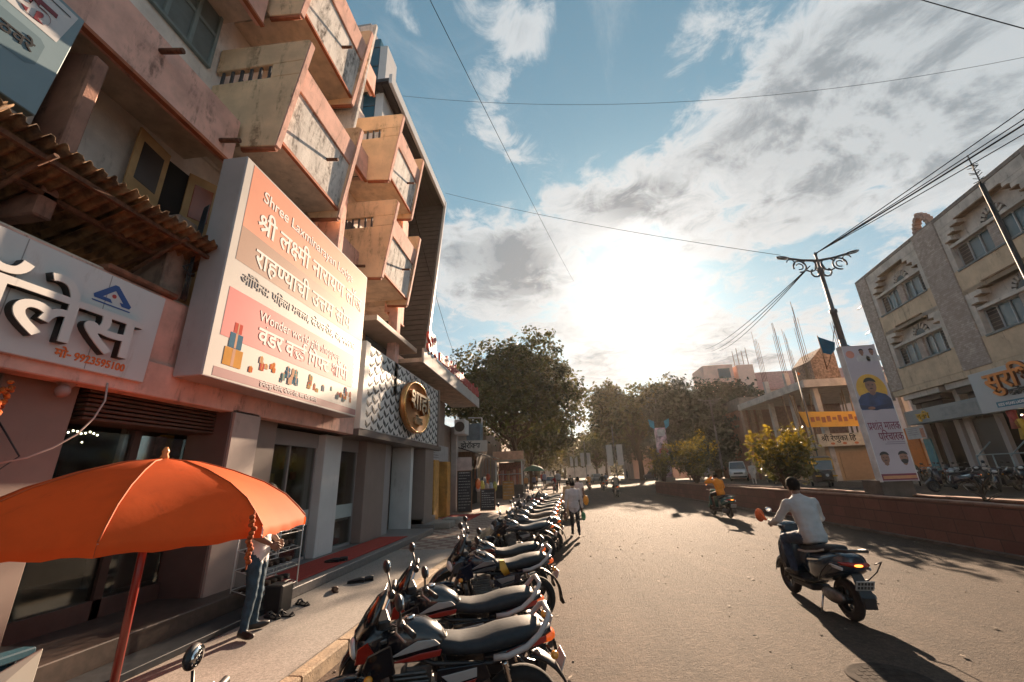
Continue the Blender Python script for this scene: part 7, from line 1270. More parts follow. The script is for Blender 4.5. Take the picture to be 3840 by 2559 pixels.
t = thing('flag', 'bright blue pennant flag at the left top of the tall portrait banner', 'flag', (8.6,13.1,5.2))
g = MB(); g.prism([(8.36,13.05,5.66),(8.84,13.09,5.45),(8.80,13.12,5.22),(8.62,13.08,5.06),(8.38,13.04,5.12)], (0,.006,0)); g.build('cloth', BF, t); g = MB(); g.tube([(8.36,13.05,5.7),(8.37,13.06,4.6)], .012, 6); g.build('stick', WOOD, t)
t = thing('flag', 'blue flag folded behind the lamp post on the right of the banner top', 'flag', (9.5,13.4,5.3))
g = MB(); g.prism([(9.34,13.5,5.55),(9.72,13.55,5.33),(9.70,13.55,5.24),(9.38,13.5,5.3)], (0,.006,0)); g.build('cloth', BF, t); g = MB(); g.tube([(9.34,13.5,5.6),(9.34,13.5,4.9)], .012, 6); g.build('stick', WOOD, t)
# small banner post at the far end of the planter
reindex(); lamp_ = [o for o in bpy.data.objects if o.name == 'street_lamp'][0]; dup(lamp_, (8.62,35.75,.85), 0, 'distant double armed lamp post behind the small pink banner', drop=('plinth',))
s = thing('portrait_banner', 'small busy pink portrait banner with two blue flags at the far end of the planter', 'banner', (8.55,35.6,.9))
MB().box(8.15,8.95,35.4,36.0,1.3,5.2).build('banner_box', mat('banner_busy', (.34,.22,.27), .5, .75, 2.4, col2=(.5,.36,.40)), s); MB().box(8.0,9.1,35.3,36.2,.84,1.3).build('plinth', CONC, s)
AT2 = lambda x, z: (8.15+x, 35.4, z); portrait(s, AT2(.4,2.3), RX, UZ, .40, False, WHP); portrait(s, AT2(.4,3.7), RX, UZ, .36, False, mat('print_rose', (.5,.12,.12), .5))
f = MB(); flat(f, [(.1,4.5),(.7,4.55),(.72,5.1),(.08,5.05)], (8.15,35.4,0), RX, UZ, .004); f.build('printed_patch', WHP, s)
for sx in (-1,1): g = MB(); g.prism([(8.55+sx*.40,35.5,5.75),(8.55+sx*.85,35.55,5.95),(8.55+sx*.78,35.55,5.35),(8.55+sx*.45,35.5,5.1)], (0,.01,0)); g.build('flag', mat('light_blue_flag', (.06,.25,.36), .7, trans=.3), s)
# twin white banner poles in the far median, and far banners
def twin(x, y, label, h=4.6, c=(.5,.48,.46)):
    s = thing('banner_pole', label, 'banner pole', (x,y,0), 'pole banners along the far median'); MB().tube([(x,y,0),(x,y,h+2)], .06, 6).build('pole', POLE, s)
    for sx in (-1,1): MB().box(x+sx*.55-.32, x+sx*.55+.32, y-.05, y+.03, h-2.2, h).build('banner', mat('far_banner_%d'%int(c[0]*100), c, .6, .1), s)
twin(6.1,47,'pole with twin plain white banners just past the planter end',4.7); twin(4.6,75,'farther pole with twin pale banners behind the white ones',5.2,(.46,.42,.40)); twin(3.4,100,'farthest pole with pink and white banners at the end of the street',5.6,(.5,.36,.33))
# ------------------------------------------------------------------ right building with stepped arches
FD = V((-.145,-.9894,0)).normalized(); FN = V((-.9894,.145,0)).normalized(); F0_ = V((22.9,30,0))     # along the facade toward the camera / outward normal
def FP(s_, z, d=0.0): return F0_+FD*s_+FN*d+V((0,0,z))
def fbox(mb, s0, s1, z0, z1, d0, d1, mi=0):
    c = FP((s0+s1)/2,(z0+z1)/2,(d0+d1)/2); mb.obox(c,(s1-s0,abs(d1-d0),z1-z0),(FD,FN,UZ3),mi); return mb
RW = mat('ochre_render', (.54,.40,.28), .9, .16, 1.2, .3, stain=.6, staincol=(.13,.10,.08)); 
STONE = brick('rough_stone', (.50,.41,.365), (.31,.245,.215), (.19,.15,.13), 2.4)
LIMEW = mat('weathered_render', (.50,.44,.395), .9, .2, 1.5, .35, stain=.55, staincol=(.12,.10,.09))
s = thing('arcade_building', 'three storey ochre and stone building with stepped fanlight arches over its windows', 'building', (22,25,.9))
bl = MB(); fbox(bl,0,26,6.35,14.35,-9,-.45); bl.build('rear_wall', RW, s)
for s0, s1 in ((0,1.25),(6.35,8.15),(13.6,15.6)): b = MB(); fbox(b,s0,s1,6.3,14.45+(.06 if s0 else 0),-.44,.06); b.build('stone_pier', STONE, s, bevel=.02)
def arch_bay(s0, s1, z0, ztop):
    """wall bay with a stepped recess, a fanlight and a window band"""
    c = (s0+s1)/2; w_ = s1-s0; b = MB(); fbox(b,s0,s1,z0,z0+1.35,-.44,0); b.build('spandrel', RW, s)
    wz0, wz1 = z0+1.36, z0+2.62
    b = MB(); fbox(b,s0,s0+.35,wz0,wz1+.35,-.44,0); fbox(b,s1-.35,s1,wz0,wz1+.35,-.44,0)
    st = [(.35,wz1+.35),(.68,wz1+.68),(1.02,wz1+.98),(1.36,wz1+1.25)]
    for i, (u, z) in enumerate(st):
        zt = st[i+1][1] if i < 3 else ztop
        if i < 3: fbox(b,s0,s0+st[i+1][0],z+.002,zt,-.44,-.001*i); fbox(b,s1-st[i+1][0],s1,z+.002,zt,-.44,-.001*i)
    fbox(b,s0,s1,st[3][1]+.002,ztop,-.44,0); b.build('stepped_surround', LIMEW, s, bevel=.01)
    for i, (u, z) in enumerate(st):
        nxt = st[i+1][0] if i < 3 else w_/2
        for q0, q1 in ((s0+u-.04,s0+nxt),(s1-nxt,s1-u+.04)): fbox(MB(),q0,q1-(.002 if i == 3 else 0),z-.03,z+.03,-.30,.09).build('step_trim', mat('ledge_ochre', (.25,.15,.09), .9, .2, 3, stain=.5), s)
    k = MB(); fbox(k,s0+.35,s1-.35,wz0,wz1+1.3,-.46,-.40); k.build('recess_wall', LIMEW, s)
    # fanlight with radiating voussoirs
    fc = wz1+.22; f = MB(); f.prism([FP(c+.42*cos(a), fc+.42*sin(a), -.40) for a in [pi*i/14 for i in range(15)]], FN*.03); f.build('fanlight', glassmat('fan_glass', (.012,.03,.036), .5), s)
    dkr = MB(); dkr.prism([FP(c+.76*cos(a), fc+.76*sin(a), -.40) for a in [pi*i/18 for i in range(19)]], FN*.012); dkr.build('fan_backing', mat('arch_dark', (.07,.055,.05), .9), s)
    v = MB()
    for i in range(9):
        a = pi*(i+.5)/9; d = FD*cos(a)+UZ3*sin(a); tt = FD*(-sin(a))+UZ3*cos(a); v.obox(FP(c,fc,-.36)+d*.60,(.30,.11,.10),(d,tt,FN))
    v.build('voussoirs', mat('voussoir_pale', (.45,.40,.36), .8, .1), s)
    l = MB(); fbox(l,s0+.3,s1-.3,wz1,wz1+.16,-.42,-.02); l.build('lintel', LIMEW, s, bevel=.008)
    nwin = 2; gw = (w_-.7-.5)/2
    for i in range(nwin):
        a = s0+.35+(gw+.5)*i; g = MB(); fbox(g,a,a+gw,wz0,wz1,-.36,-.33); 
        fr = MB(); tk = .05
        for q0,q1 in ((a,a+tk),(a+gw-tk,a+gw)): fbox(fr,q0,q1,wz0,wz1,-.33,-.26)
        for kx in (1,2): fbox(fr,a+gw*kx/3-.02,a+gw*kx/3+.02,wz0,wz1,-.33,-.27)
        fbox(fr,a+tk,a+gw-tk,wz0,wz0+tk,-.33,-.26); fbox(fr,a+tk,a+gw-tk,wz1-tk,wz1,-.33,-.26)
        wn = fr.build('window', mat('alu_frame', (.38,.40,.41), .45, .05), s); g.build('pane', glassmat('teal_glass', (.02,.05,.06), .25), wn)
        op = MB(); k0 = (0 if i == 0 else 2); fbox(op,a+gw*k0/3+.02,a+gw*(k0+1)/3-.02,wz0+.05,wz1-.05,-.329,-.315); op.build('open_sash', mat('dark_grille', (.02,.018,.018), .8), wn)
        gr = MB()
        for kk in range(6): fbox(gr,a+gw*k0/3+.02,a+gw*(k0+1)/3-.02,wz0+.12+.19*kk,wz0+.145+.19*kk,-.315,-.30)
        gr.build('grille_bars', mat('grille_bar', (.16,.14,.13), .7), wn)
    pm = MB(); fbox(pm,s0+.35+gw,s0+.35+gw+.5,wz0,wz1,-.42,-.14); pm.build('mullion_pier', STONE, s)
    sl = MB(); fbox(sl,s0+.3,s1-.3,wz0-.10,wz0,-.40,.06); sl.build('sill', mat('sill_blue_grey', (.14,.17,.18), .7), s, bevel=.008)
for s0, s1 in ((1.25,6.35),(8.15,13.6),(15.6,21)):
    arch_bay(s0,s1,6.33,9.95); arch_bay(s0,s1,9.95,14.4)
b = MB(); fbox(b,-.05,22,14.40,14.62,-.46,.03); b.build('parapet_cap', mat('parapet_grey', (.20,.17,.15), .9, .2, 2, .3, stain=.7), s, bevel=.02)
# ornamental open crest on the stone pier
cr = MB()
for i, (sw, z) in enumerate(((1.1,14.63),(.95,14.85),(.72,15.05),(.45,15.22))):
    for sg in (-1,1): fbox(cr,7.25+sg*sw/2-.13,7.25+sg*sw/2+.13,z,z+.21,-.35,.02)
fbox(cr,7.0,7.5,15.33,15.5,-.35,.02); fbox(cr,7.15,7.35,15.5,15.65,-.35,.02); cr.build('crest', mat('crest_stone', (.33,.22,.18), .9, .2, 5), s, bevel=.02)
# heavy stepped corbel soffit, shop columns
b = MB(); fbox(b,0,22,5.95,6.32,-.7,0); b.build('transfer_beam', RW, s, bevel=.01)
dk = mat('corbel_shade', (.055,.04,.035), .9, .2)  # lower corbel steps coloured dark: shade under the overhang painted in
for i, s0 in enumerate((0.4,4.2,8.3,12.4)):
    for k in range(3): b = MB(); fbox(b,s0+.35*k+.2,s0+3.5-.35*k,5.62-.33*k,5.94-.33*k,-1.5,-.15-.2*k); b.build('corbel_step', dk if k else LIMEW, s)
for s0 in (0,3.75,7.9,12,16): b = MB(); fbox(b,s0,s0+.4,.9,5.94,-1.2,-.8); b.build('shop_column', LIMEW, s, bevel=.01)
b = MB(); fbox(b,.1,22,.9,5.9,-1.75,-1.6); fbox(b,0,.09,.9,5.9,-9,-1.25); b.build('shop_recess_shade', DARK, s); b = MB(); fbox(b,-.5,22,.3,.95,-4,.8); b.build('shop_plinth', CONC, s, bevel=.02)  # near-black panel set close behind the columns paints the recess in shade
for s0, s1, m_ in ((3.2,3.6,GREYP),(6.0,6.3,GREYP),(1.7,2.0,GREYP),(8.9,9.1,GREYP)): b = MB(); fbox(b,s0,s1,.95,4.0,-.9,-.7); b.build('shutter_guide', m_, s)
b = MB(); fbox(b,3.6,6.0,1.0,3.9,-1.0,-.95); b.build('dark_shopfront', mat('shopfront_blue', (.015,.022,.03), .3), s)
for z in (10.9,12.9,7.9): b = MB(); b.tube([FP(-.0,z,-.3), FP(-1.3,z+.02,-.3)], .05, 6); b.build('projecting_pipe', STEEL, s)
s2 = thing('shop_sign', 'grey shop fascia board with small yellow raised letters right of the tall banner', 'sign', FP(4,4.4,.2))
b = MB(); fbox(b,.8,7.0,4.0,4.85,-.5,.2); b.build('sign_board', mat('grey_board', (.22,.24,.25), .5, .08, 1), s2, bevel=.01)
b = MB(); fbox(b,4.0,6.6,4.2,4.68,.2,.215); b.build('inset_panel', mat('grey_inset', (.19,.21,.22), .5), s2)
deva('surabhi', .36, mat('yellow_letters', (.62,.34,.03), .5), s2, FP(1.9,4.25,.205), FD, UZ, .07, .05, sx=1.0)
s2 = thing('shop_sign', 'large white shop sign with orange raised script letters at the right edge', 'sign', FP(9,5,.6))
b = MB(); fbox(b,7.05,14,3.95,5.95,.1,.45); b.build('sign_board', mat('white_signboard', (.42,.42,.43), .45, .05, 1), s2, bevel=.01)
deva('surabhi', .82, mat('dark_orange', (.14,.03,.01), .5), s2, FP(8.0,4.95,.452), FD, UZ, .07, .10, sx=1.12); deva('surabhi', .82, mat('orange_letters', (.66,.20,.02), .5), s2, FP(8.0,4.95,.553), FD, UZ, .06, .012, sx=1.12)
deva('kale', .28, BLACK_INK, s2, FP(9.0,4.58,.452), FD, UZ, .10, .04)
b = MB(); fbox(b,8.05,9.9,4.12,4.38,.45,.455); b.build('blue_strip', mat('strip_blue', (.02,.13,.20), .5), s2); latin('KIDS WEARS LADIES', .13, WI, s2, FP(8.15,4.18,.457), FD, UZ, .05, .004, sx=.85)
s2 = thing('notice_board', 'small white poster board beside the orange shutter at the shop corner', 'board', FP(.9,3.6,.3)); b = MB(); fbox(b,.1,1.9,3.15,3.9,.0,.05); b.build('poster', mat('poster_pale', (.42,.40,.40), .6, .1), s2)
b = MB(); fbox(b,1.45,1.8,3.2,3.75,.05,.054); b.build('printed_figure', mat('poster_figure', (.42,.16,.10), .6, .3, 8), s2); b = MB(); [fbox(b,.3,1.2,3.4+.12*k,3.43+.12*k,.05,.053) for k in range(4)]; b.build('print_line', mat('faint_ink2', (.25,.2,.24)), s2)
tag(fbox(MB(),-.6,.55,1.0,3.9,-.35,-.25).build('roller_shutter', mat('orange_shutter', (.62,.15,.01), .6, .1, 3)), 'bright orange painted shutter at the corner of the arcade building', 'shutter')
tag(fbox(MB(),1.0,1.6,1.0,3.1,-.3,-.2).build('shop_door', mat('turquoise_door', (.05,.22,.26), .6, .15, 3)), 'turquoise painted door post beside the orange shutter', 'door')
# clothes on display at the big sign
for k, (ss, z, c, n_) in enumerate(((8.6,3.1,(.62,.33,.03),'yellow'),(9.1,3.3,(.45,.03,.05),'red'),(9.6,3.1,(.42,.42,.46),'pale grey'),(8.35,3.6,(.40,.06,.05),'dark red'),(9.9,3.4,(.5,.04,.05),'crimson'))):
    b = MB(); c_ = FP(ss,z,.25); b.loft([[c_+FD*a+FN*(.06*sgn)+V((0,0,zz)) for a, sgn in ((-w2,-1),(w2,-1),(w2,1),(-w2,1))] for w2, zz in ((.26,-.5),(.16,0),(.22,.3),(.08,.42))]); b.tube([c_+V((0,0,.42)), c_+V((0,0,.68))], .01, 5)
    tag(b.build('hanging_dress', mat('dress_%s'%n_.replace(' ','_'), c, .8, .2, 6)), '%s dress hanging below the big white shop sign' % n_, 'dress', 'dresses hanging under the white sign')
b = MB()
for k in range(4): b.ell(FP(7.7+.45*k,3.75,-.6),(.05,.05,.03))
tag(b.build('shop_lights', mat('lamp_warm', (1,.9,.7), .5, emit=((1,.8,.55),8))), 'row of small ceiling lights inside the clothes shop', 'light')
r_ = MB()
for ss in (5.9,6.9,7.9,8.9): r_.tube([FP(ss,.95,.6),FP(ss,2.0,.6)], .03, 6)
r_.tube([FP(5.9,2.0,.6),FP(8.9,2.0,.6)], .03, 6); r_.tube([FP(5.9,1.9,.6),FP(6.9,2.6,.5)], .03, 6); r_.tube([FP(7.9,1.9,.6),FP(8.9,2.6,.5)], .03, 6)
t = thing('railing', 'pale blue pipe railing in front of the clothes shop', 'railing', FP(7,.95,.6)); r_.build('pipes', mat('pale_blue_pipe', (.20,.27,.29), .5), t)
# ------------------------------------------------------------------ building under construction, brick house, pink houses
s = thing('unfinished_building', 'half built concrete frame with timber props and tall starter bars above an orange banner', 'building', (26,38,.5))
CF = mat('raw_concrete', (.46,.39,.35), .9, .2, 1.5, .3, stain=.3)
b = MB(); b.box(22,32,37,50,3.2,3.45); b.box(21.2,32,36.5,50,8.1,8.75); b.build('floor_slab', CF, s)
for x, y in ((22.3,37.3),(25.5,37.3),(29,37.3),(22.3,41),(22.3,45),(25.5,45)):
    MB().box(x,x+.4,y,y+.4,.5,8.1).build('column', CF, s)
    MB().box(x,x+.4,y,y+.4,8.75,10.4).build('column', CF, s)
    rb_ = MB(); [rb_.tube([(x+dx,y+dy,10.3),(x+dx+random.uniform(-.05,.05),y+dy,14.6+random.uniform(-1.2,1.8))], .022, 4) for dx in (.05,.2,.35) for dy in (.05,.35)]; rb_.build('starter_bars', RUST, s)
pr = MB(); rq = random.Random(3)
for k in range(26): x = rq.uniform(21.8,31); y = rq.uniform(36.8,42); pr.tube([(x,y,3.45),(x+rq.uniform(-.5,.5),y,8.1)], .06, 5)
pr.build('timber_props', mat('prop_wood', (.26,.17,.11), .9, .3), s)
MB().box(24,31,48,48.3,3.5,8.1).build('infill_wall', mat('infill_brick', (.17,.09,.07), .9, .3, 4), s); b = MB(); b.prism([(22.3,36.6,8.75),(24.4,36.6,8.75),(24.4,36.6,11.2),(23.4,36.6,11.5),(22.3,36.6,10.4)], (0,3,0)); b.build('stair_head', mat('brick_rubble', (.24,.15,.11), .95, .5, 6, .5), s)
MB().box(22,31,37.4,49,.5,3.2).build('ground_floor', mat('cream_shop', (.40,.25,.14), .8, .15, 1), s); MB().box(23,26,37.36,37.41,.6,2.7).build('shutter', mat('tan_shutter', (.33,.19,.10), .6, .1), s)
t = thing('banner', 'orange yellow cloth banner hanging on the half built building', 'banner', (22,36.4,4.4)); MB().prism([(20.5,36.3,4.75),(24.9,36.3,4.65),(24.9,36.3,5.85),(20.1,36.3,6.05)], (0,.04,0)).build('cloth', mat('orange_banner', (.80,.38,.03), .6, .1, 1), t)
f = MB()
for k in range(9): a = 21.2+.42*k; f.box(a-.3,a-.02,36.28,36.297,5.15+.1*sin(k*2),5.55+.12*sin(k*3))
f.build('print_shapes', mat('banner_print', (.35,.09,.02), .6), t)
t = thing('shop_sign', 'cream shop sign with black lettering beneath the orange banner', 'sign', (23,36.9,3)); MB().box(21.4,26.5,36.8,36.95,3.2,4.2).build('sign_board', mat('cream_board', (.5,.44,.36), .6), t); deva('renuka', .42, BLACK_INK, t, (21.6,36.795,3.62), RX, UZ, .06, .006)
f = MB(); [flat(f, oval(22.4+.9*k,3.4,.17,.1,10), (0,36.8,0), RX, UZ, .004) for k in range(4)]; f.build('print_spot', mat('food_spot', (.45,.14,.06), .6), t)
BRK = brick('house_brick', (.42,.18,.125), (.32,.135,.10), (.36,.24,.19), 2.0)
s = thing('brick_house', 'brown brick house with a grey flat parapet behind the bush', 'building', (26,52,.5)); b = MB(); b.box(21.9,30,51,60,.4,8.4); b.build('wall', BRK, s); b = MB(); b.box(21.6,30.2,50.4,60.4,8.4,9.7); b.build('parapet', mat('grey_parapet', (.20,.155,.135), .9, .2, 2, stain=.5), s)
b = MB()
for x in (21.7,22.6,23.5): b.box(x,x+.35,50.3,50.9,.4,8.4)
b.build('pilaster', mat('pink_pilaster', (.42,.26,.19), .9), s); MB().box(25,27,50.95,51.02,2.2,4.0).build('window', DGLASS, s)
s = thing('red_roof_house', 'long house with red tiled roof and arched openings behind the brick house', 'building', (34,72,.5)); RT = mat('red_tiles', (.48,.22,.18), .85, .2, 3)
MB().box(31,55,67.5,82,.5,13.4).build('wall', mat('pale_pink_wall', (.68,.48,.40), .9, .1, 1), s)
b = MB(); b.prism([(30.8,67,13.3),(30.8,74,17.6),(30.8,83,13.3)], (25,0,0)); b.build('roof', RT, s)
for k in range(5):
    x = 32+4.2*k; b = MB(); b.prism([(x,67.4,10.6),(x+2.8,67.4,10.6)]+[(x+1.4+1.4*cos(a),67.4,11.8+.9*sin(a)) for a in [pi*i/8 for i in range(9)]], (0,.08,0)); b.build('arched_opening', mat('dim_opening', (.10,.07,.06), .9), s)
s = thing('pink_tower_house', 'pale pink house with two square towers behind the dark dome shaped tree', 'building', (24,72,.5)); PKW = mat('pale_pink', (.78,.52,.44), .9, .1, 1, stain=.25)
MB().box(24.0,30.5,66,74,.5,14.2).build('wall', PKW, s); MB().box(23.8,28.3,65.6,71,14.2,17.4).build('tower', PKW, s); MB().box(28.8,31.2,65.2,70,.5,17.1).build('tower', PKW, s)
MB().box(26,27.8,65.55,65.62,15.2,16.8).build('window', DGLASS, s); MB().box(26.8,28.0,65.9,65.99,11.6,13.4).build('window', DGLASS, s)
b = MB(); b.prism([(29.6,65.12,11.4),(30.6,65.12,11.4)]+[(30.1+.5*cos(a),65.12,13.2+.7*sin(a)) for a in [pi*i/8 for i in range(9)]], (0,.1,0)); b.build('arched_window', DGLASS, s)
rb_ = MB(); [rb_.tube([(28.9+.7*k,66,17.0),(28.9+.7*k,66,19.6+.5*(k%2))], .05, 4) for k in range(4)]; rb_.build('starter_bars', RUST, s)
for i, (x0,x1,y0,y1,h,c,lab) in enumerate(((16,30,95,110,7,(.36,.28,.24),'low dim building behind the central trees'),(-8,-2,170,185,9,(.4,.33,.28),'hazy block at the far end of the street'),(3,22,190,200,9,(.42,.35,.3),'hazy wide block closing the end of the street'))):
    t = thing('distant_building', lab, 'building', (x0,y0,0)); MB().box(x0,x1,y0,y1,0,h).build('wall', mat('dist%d'%i, c, .9, .2, .3), t); b = MB(); [b.box(x0+1+3*k,x0+2.4+3*k,y0-.05,y0+.02,h-3,h-1.5) for k in range(int((x1-x0-1)//3))]; b.build('windows', DGLASS, t)
# ------------------------------------------------------------------ parked traffic on the right
AY = mat('rickshaw_yellow', (.55,.30,.03), .5); AK = mat('rickshaw_black', (.014,.014,.015), .35)
def rickshaw(loc, rz, label):
    T = thing('auto_rickshaw', label, 'auto rickshaw', (0,0,0))
    m = MB(); sec = lambda y, w_, z0, z1: [(-w_,y,z0),(w_,y,z0),(w_,y,z1),(-w_,y,z1)]
    m.loft([sec(-1.25,.62,.45,.95), sec(-.5,.66,.30,.98), sec(.3,.62,.28,.70), sec(.75,.50,.28,.98), sec(1.2,.30,.34,.92), sec(1.32,.16,.45,.75)], smooth=False); m.build('body', AK, T, .03)
    m = MB(); m.loft([[(-.58,y,z-.06),(.58,y,z-.06),(.50,y,z+.10),(-.50,y,z+.10)] for y, z in ((-1.2,1.55),(-.9,1.68),(.2,1.74),(.75,1.62))], smooth=False); m.build('canopy', AK, T, .04)
    m = MB(); m.box(-.62,.62,-1.28,-1.2,.95,1.5); m.build('rear_flap', AK, T)
    m = MB()
    for sx in (-1,1):
        for pq in ([(sx*.50,.82,.95),(sx*.53,.72,1.64)], [(sx*.58,-.2,.9),(sx*.56,-.2,1.65)]): c_ = MB(); c_.tube(pq, .028, 6); c_.build('canopy_post', AY, T)
    m.box(-.5,.5,.70,.75,1.56,1.70); m.build('front_frame', AY, T); m = MB(); m.quad((-.46,.83,1.0),(.46,.83,1.0),(.46,.75,1.55),(-.46,.75,1.55)); m.build('windscreen', DGLASS, T)
    m = MB(); m.box(-.52,.52,.86,1.22,.62,.70); m.build('yellow_band', AY, T)
    m = MB(); m.box(-.5,.5,-.9,-.5,.6,.9); m.build('rear_seat', SEATM, T)
    wheel(T,1.15,.22,.05,False,0); wheel(T,-.85,.22,.05,False,-.52); wheel(T,-.85,.22,.05,False,.52)
    m = MB(); m.lathe([(.09,0),(.08,.04)],(0,1.33,.70),'y',12); m.build('headlamp', LENS, T)
    T.location = loc; T.rotation_euler = (0,0,rz); return T
rickshaw((16.3,28.6,.5), radians(160), 'black and yellow auto rickshaw facing the camera beside the cream shopfront'); rickshaw((17.2,36.6,.5), radians(150), 'dark auto rickshaw half hidden behind the yellow bush')
def car(loc, rz, label, paint, name='parked_car', tall=1.0, cat='car', L=4.2):
    T = thing(name, label, cat, (0,0,0)); h = L/2; k = tall
    m = MB(); sec = lambda y, w_, z0, z1: [(-w_*.92,y,z0),(w_*.92,y,z0),(w_,y,(z0+z1)/2),(w_*.94,y,z1),(-w_*.94,y,z1),(-w_,y,(z0+z1)/2)]
    m.loft([sec(-h,.70,.45,.85*k), sec(-h+.25,.82,.32,.98*k), sec(-h*.4,.85,.28,1.0*k), sec(h*.35,.85,.28,1.0*k), sec(h-.35,.80,.30,.88*k), sec(h,.66,.42,.72*k)], smooth=False); m.build('body', paint, T, .05)
    c = MB(); top = 1.62*k; c.loft([[(-.78,y0,.98*k),(.78,y0,.98*k),(.66,y1,top),(-.66,y1,top)] for y0, y1 in ((-h+.15,-h+.35),(-.2,-.2),(h*.42,h*.12))], smooth=False); c.build('cabin', paint, T, .04)
    g = MB(); g.quad((-.70,h*.42+.02,1.02*k),(.70,h*.42+.02,1.02*k),(.61,h*.15+.03,top-.08),(-.61,h*.15+.03,top-.08)); g.build('windscreen', DGLASS, T)
    for sx in (-1,1):
        g = MB(); g.quad((sx*.785,-h+.5,1.05*k),(sx*.785,h*.36,1.05*k),(sx*.69,h*.10,top-.1),(sx*.69,-h+.6,top-.1)); g.build('side_window', DGLASS, T)
        l = MB(); l.ell((sx*.55,h-.08,.70*k),(.14,.06,.09)); l.build('headlight', LENS, T); wheel(T,h*.62,.33,.09,False,sx*.76,STEEL); wheel(T,-h*.62,.33,.09,False,sx*.76,STEEL)
    b = MB(); b.box(-.72,.72,h-.06,h+.05,.36,.52); b.build('bumper', BLACK, T, .02); b = MB(); b.box(-.4,.4,h-.03,h+.02,.58*k,.72*k); b.build('grille', BLACK, T)
    T.location = loc; T.rotation_euler = (0,0,rz); return T
WCAR = mat('white_car', (.52,.50,.49), .3, .05); 
car((18.4,46.5,.5), radians(158), 'white high roofed jeep parked facing the camera under the dark tree', WCAR, 'jeep', 1.18, 'jeep')
car((14.5,68,.35), radians(20), 'dark blue car beyond the planter end', mat('navy_car', (.02,.03,.05), .3)); car((20.5,62,.4), radians(100), 'pale silver car parked by the leaning tree', mat('silver_car', (.34,.34,.35), .3)); car((6.8,84,0), radians(5), 'blue grey car far up the road', mat('bluegrey_car', (.12,.15,.18), .3))
car((-1.2,58,0), radians(180), 'beige car parked at the far left kerb', mat('beige_car', (.42,.34,.26), .4))
GRP = 'two wheelers parked before the right hand shops'
reindex(); rk = [((20.2,26.3),2.2,0,'black motorcycle with its front wheel toward the road by the turquoise door'),((19.7,24.6),2.0,1,'black scooter in the row before the dark shopfront'),((19.4,23.4),2.2,0,'red tanked motorcycle in the row before the dark shopfront'),((18.9,22.4),1.9,0,'silver motorcycle standing in the middle of the right hand row'),((18.6,21.0),2.3,1,'grey scooter under the railing of the clothes shop'),((18.3,19.8),2.0,0,'dark motorcycle with chrome rail below the white shop sign'),((17.9,18.4),2.2,1,'black scooter at the right edge by the clothes shop'),((16.9,20.6),1.2,1,'dark scooter parked outermost in front of the right hand row')]
sw_ = [None, {'scooter_paint': BP1,'scooter_seat': BLACK}, mats_(PR,SILV,BP1), mats_(SILV,DG,BP1), {'scooter_paint': PG,'scooter_seat': SEATG}, mats_(PB,DG,SILV,None,CHROME), {'scooter_paint': BP1,'scooter_seat': SEATG}, {'scooter_paint': PB,'scooter_seat': BLACK}]
for i, ((x,y),rz_,sc_,lab) in enumerate(rk):
    o = dup(hero if sc_ else mc, (x,y,.5), rz_, lab, GRP, sw_[i], drop=('visor',) if i % 2 else ()); o.rotation_euler = (0,.1,rz_)
# ------------------------------------------------------------------ poles and wires
s = thing('utility_pole', 'slim black iron pole with a bristling iron crown at the right edge', 'pole', (15.2,13.6,.5))
MB().tube([(15.95,14,.5),(15.95,14,11.3)], [.085,.065], 10).build('pole', mat('black_iron', (.012,.011,.012), .6), s)
cw = MB(); rq = random.Random(5)
for k in range(26): a = rq.uniform(0,6.3); z = 11.5+rq.uniform(0,.9); cw.tube([(15.95,14,z-.2),(15.95+.16*cos(a),14+.16*sin(a),z-.2+rq.uniform(-.05,.15))], .014, 4)
cw.tube([(15.95,14,11.2),(15.95,14,12.6)], .02, 5); cw.build('spiky_crown', MATS['black_iron'], s)
s = thing('lamp_arm_pole', 'thin distant lamp pole with one long arm among the central trees', 'lamp post', (11,58,0)); MB().tube([(14.4,60,.3),(14.4,60,11.6),(13.2,60,11.9)], .07, 6).build('pole', POLE, s)
for k in range(3):
    q_ = ((24.5+3*k,36.2,.5),); 
t = thing('flag', 'orange saffron pennant among the central trees', 'flag', (16,60,11)); g = MB(); g.prism([(15.2,60,11.3),(15.4,60,9.4),(16.0,60,9.2),(15.6,60,10.3)], (0,.02,0)); g.build('cloth', mat('saffron_flag', (.65,.18,.02), .7, trans=.3), t)
t = thing('flag', 'small orange flag above the half built building', 'flag', (24,40,11)); g = MB(); g.tube([(20.5,36,1),(20.6,36,9.5)], .05, 6); g.build('stick', POLE, t); g = MB(); g.prism([(20.6,36,9.4),(20.9,36,9.2),(20.6,36,9.0)], (0,.02,0)); g.build('cloth', MATS['saffron_flag'], t)
def wire(label, a, b_, sag, r, n=24, group=None):
    a, b_ = V(a), V(b_); m = MB(); m.tube([a.lerp(b_, i/n)-V((0,0,sag*4*(i/n)*(1-i/n))) for i in range(n+1)], r, 5); tag(m.build('overhead_wire', mat('wire_black', (.012,.012,.013), 1.0, .1, spec=0.0)), label, 'wire', group)
WG = 'overhead wires fanning from the lamp post'
wire('long wire rising from the street end to the top of the picture above the road', (2.9,40,21.6), (-2.6,4.5,12.3), .25, .009)
wire('thin wire from the dark portal frame across the road to the lamp post', (-5.85,20.2,18.55), (8.1,13.3,8.75), .25, .009)
wire('faint high wire crossing the whole street', (-5.7,12.8,17.8), (17.5,12,14.9), 1.25, .007)
for i, (x, y, z) in enumerate(((11.6,7.6,10.1),(11.6,7.75,9.75),(11.6,7.8,9.55),(11.6,7.9,9.2))): wire('overhead wire fanning from the lamp post to the upper right', (9.25,13.35,8.72), (x+1.6,y-2.0,z+.35), .05, .013 if i != 2 else .022, group=WG)
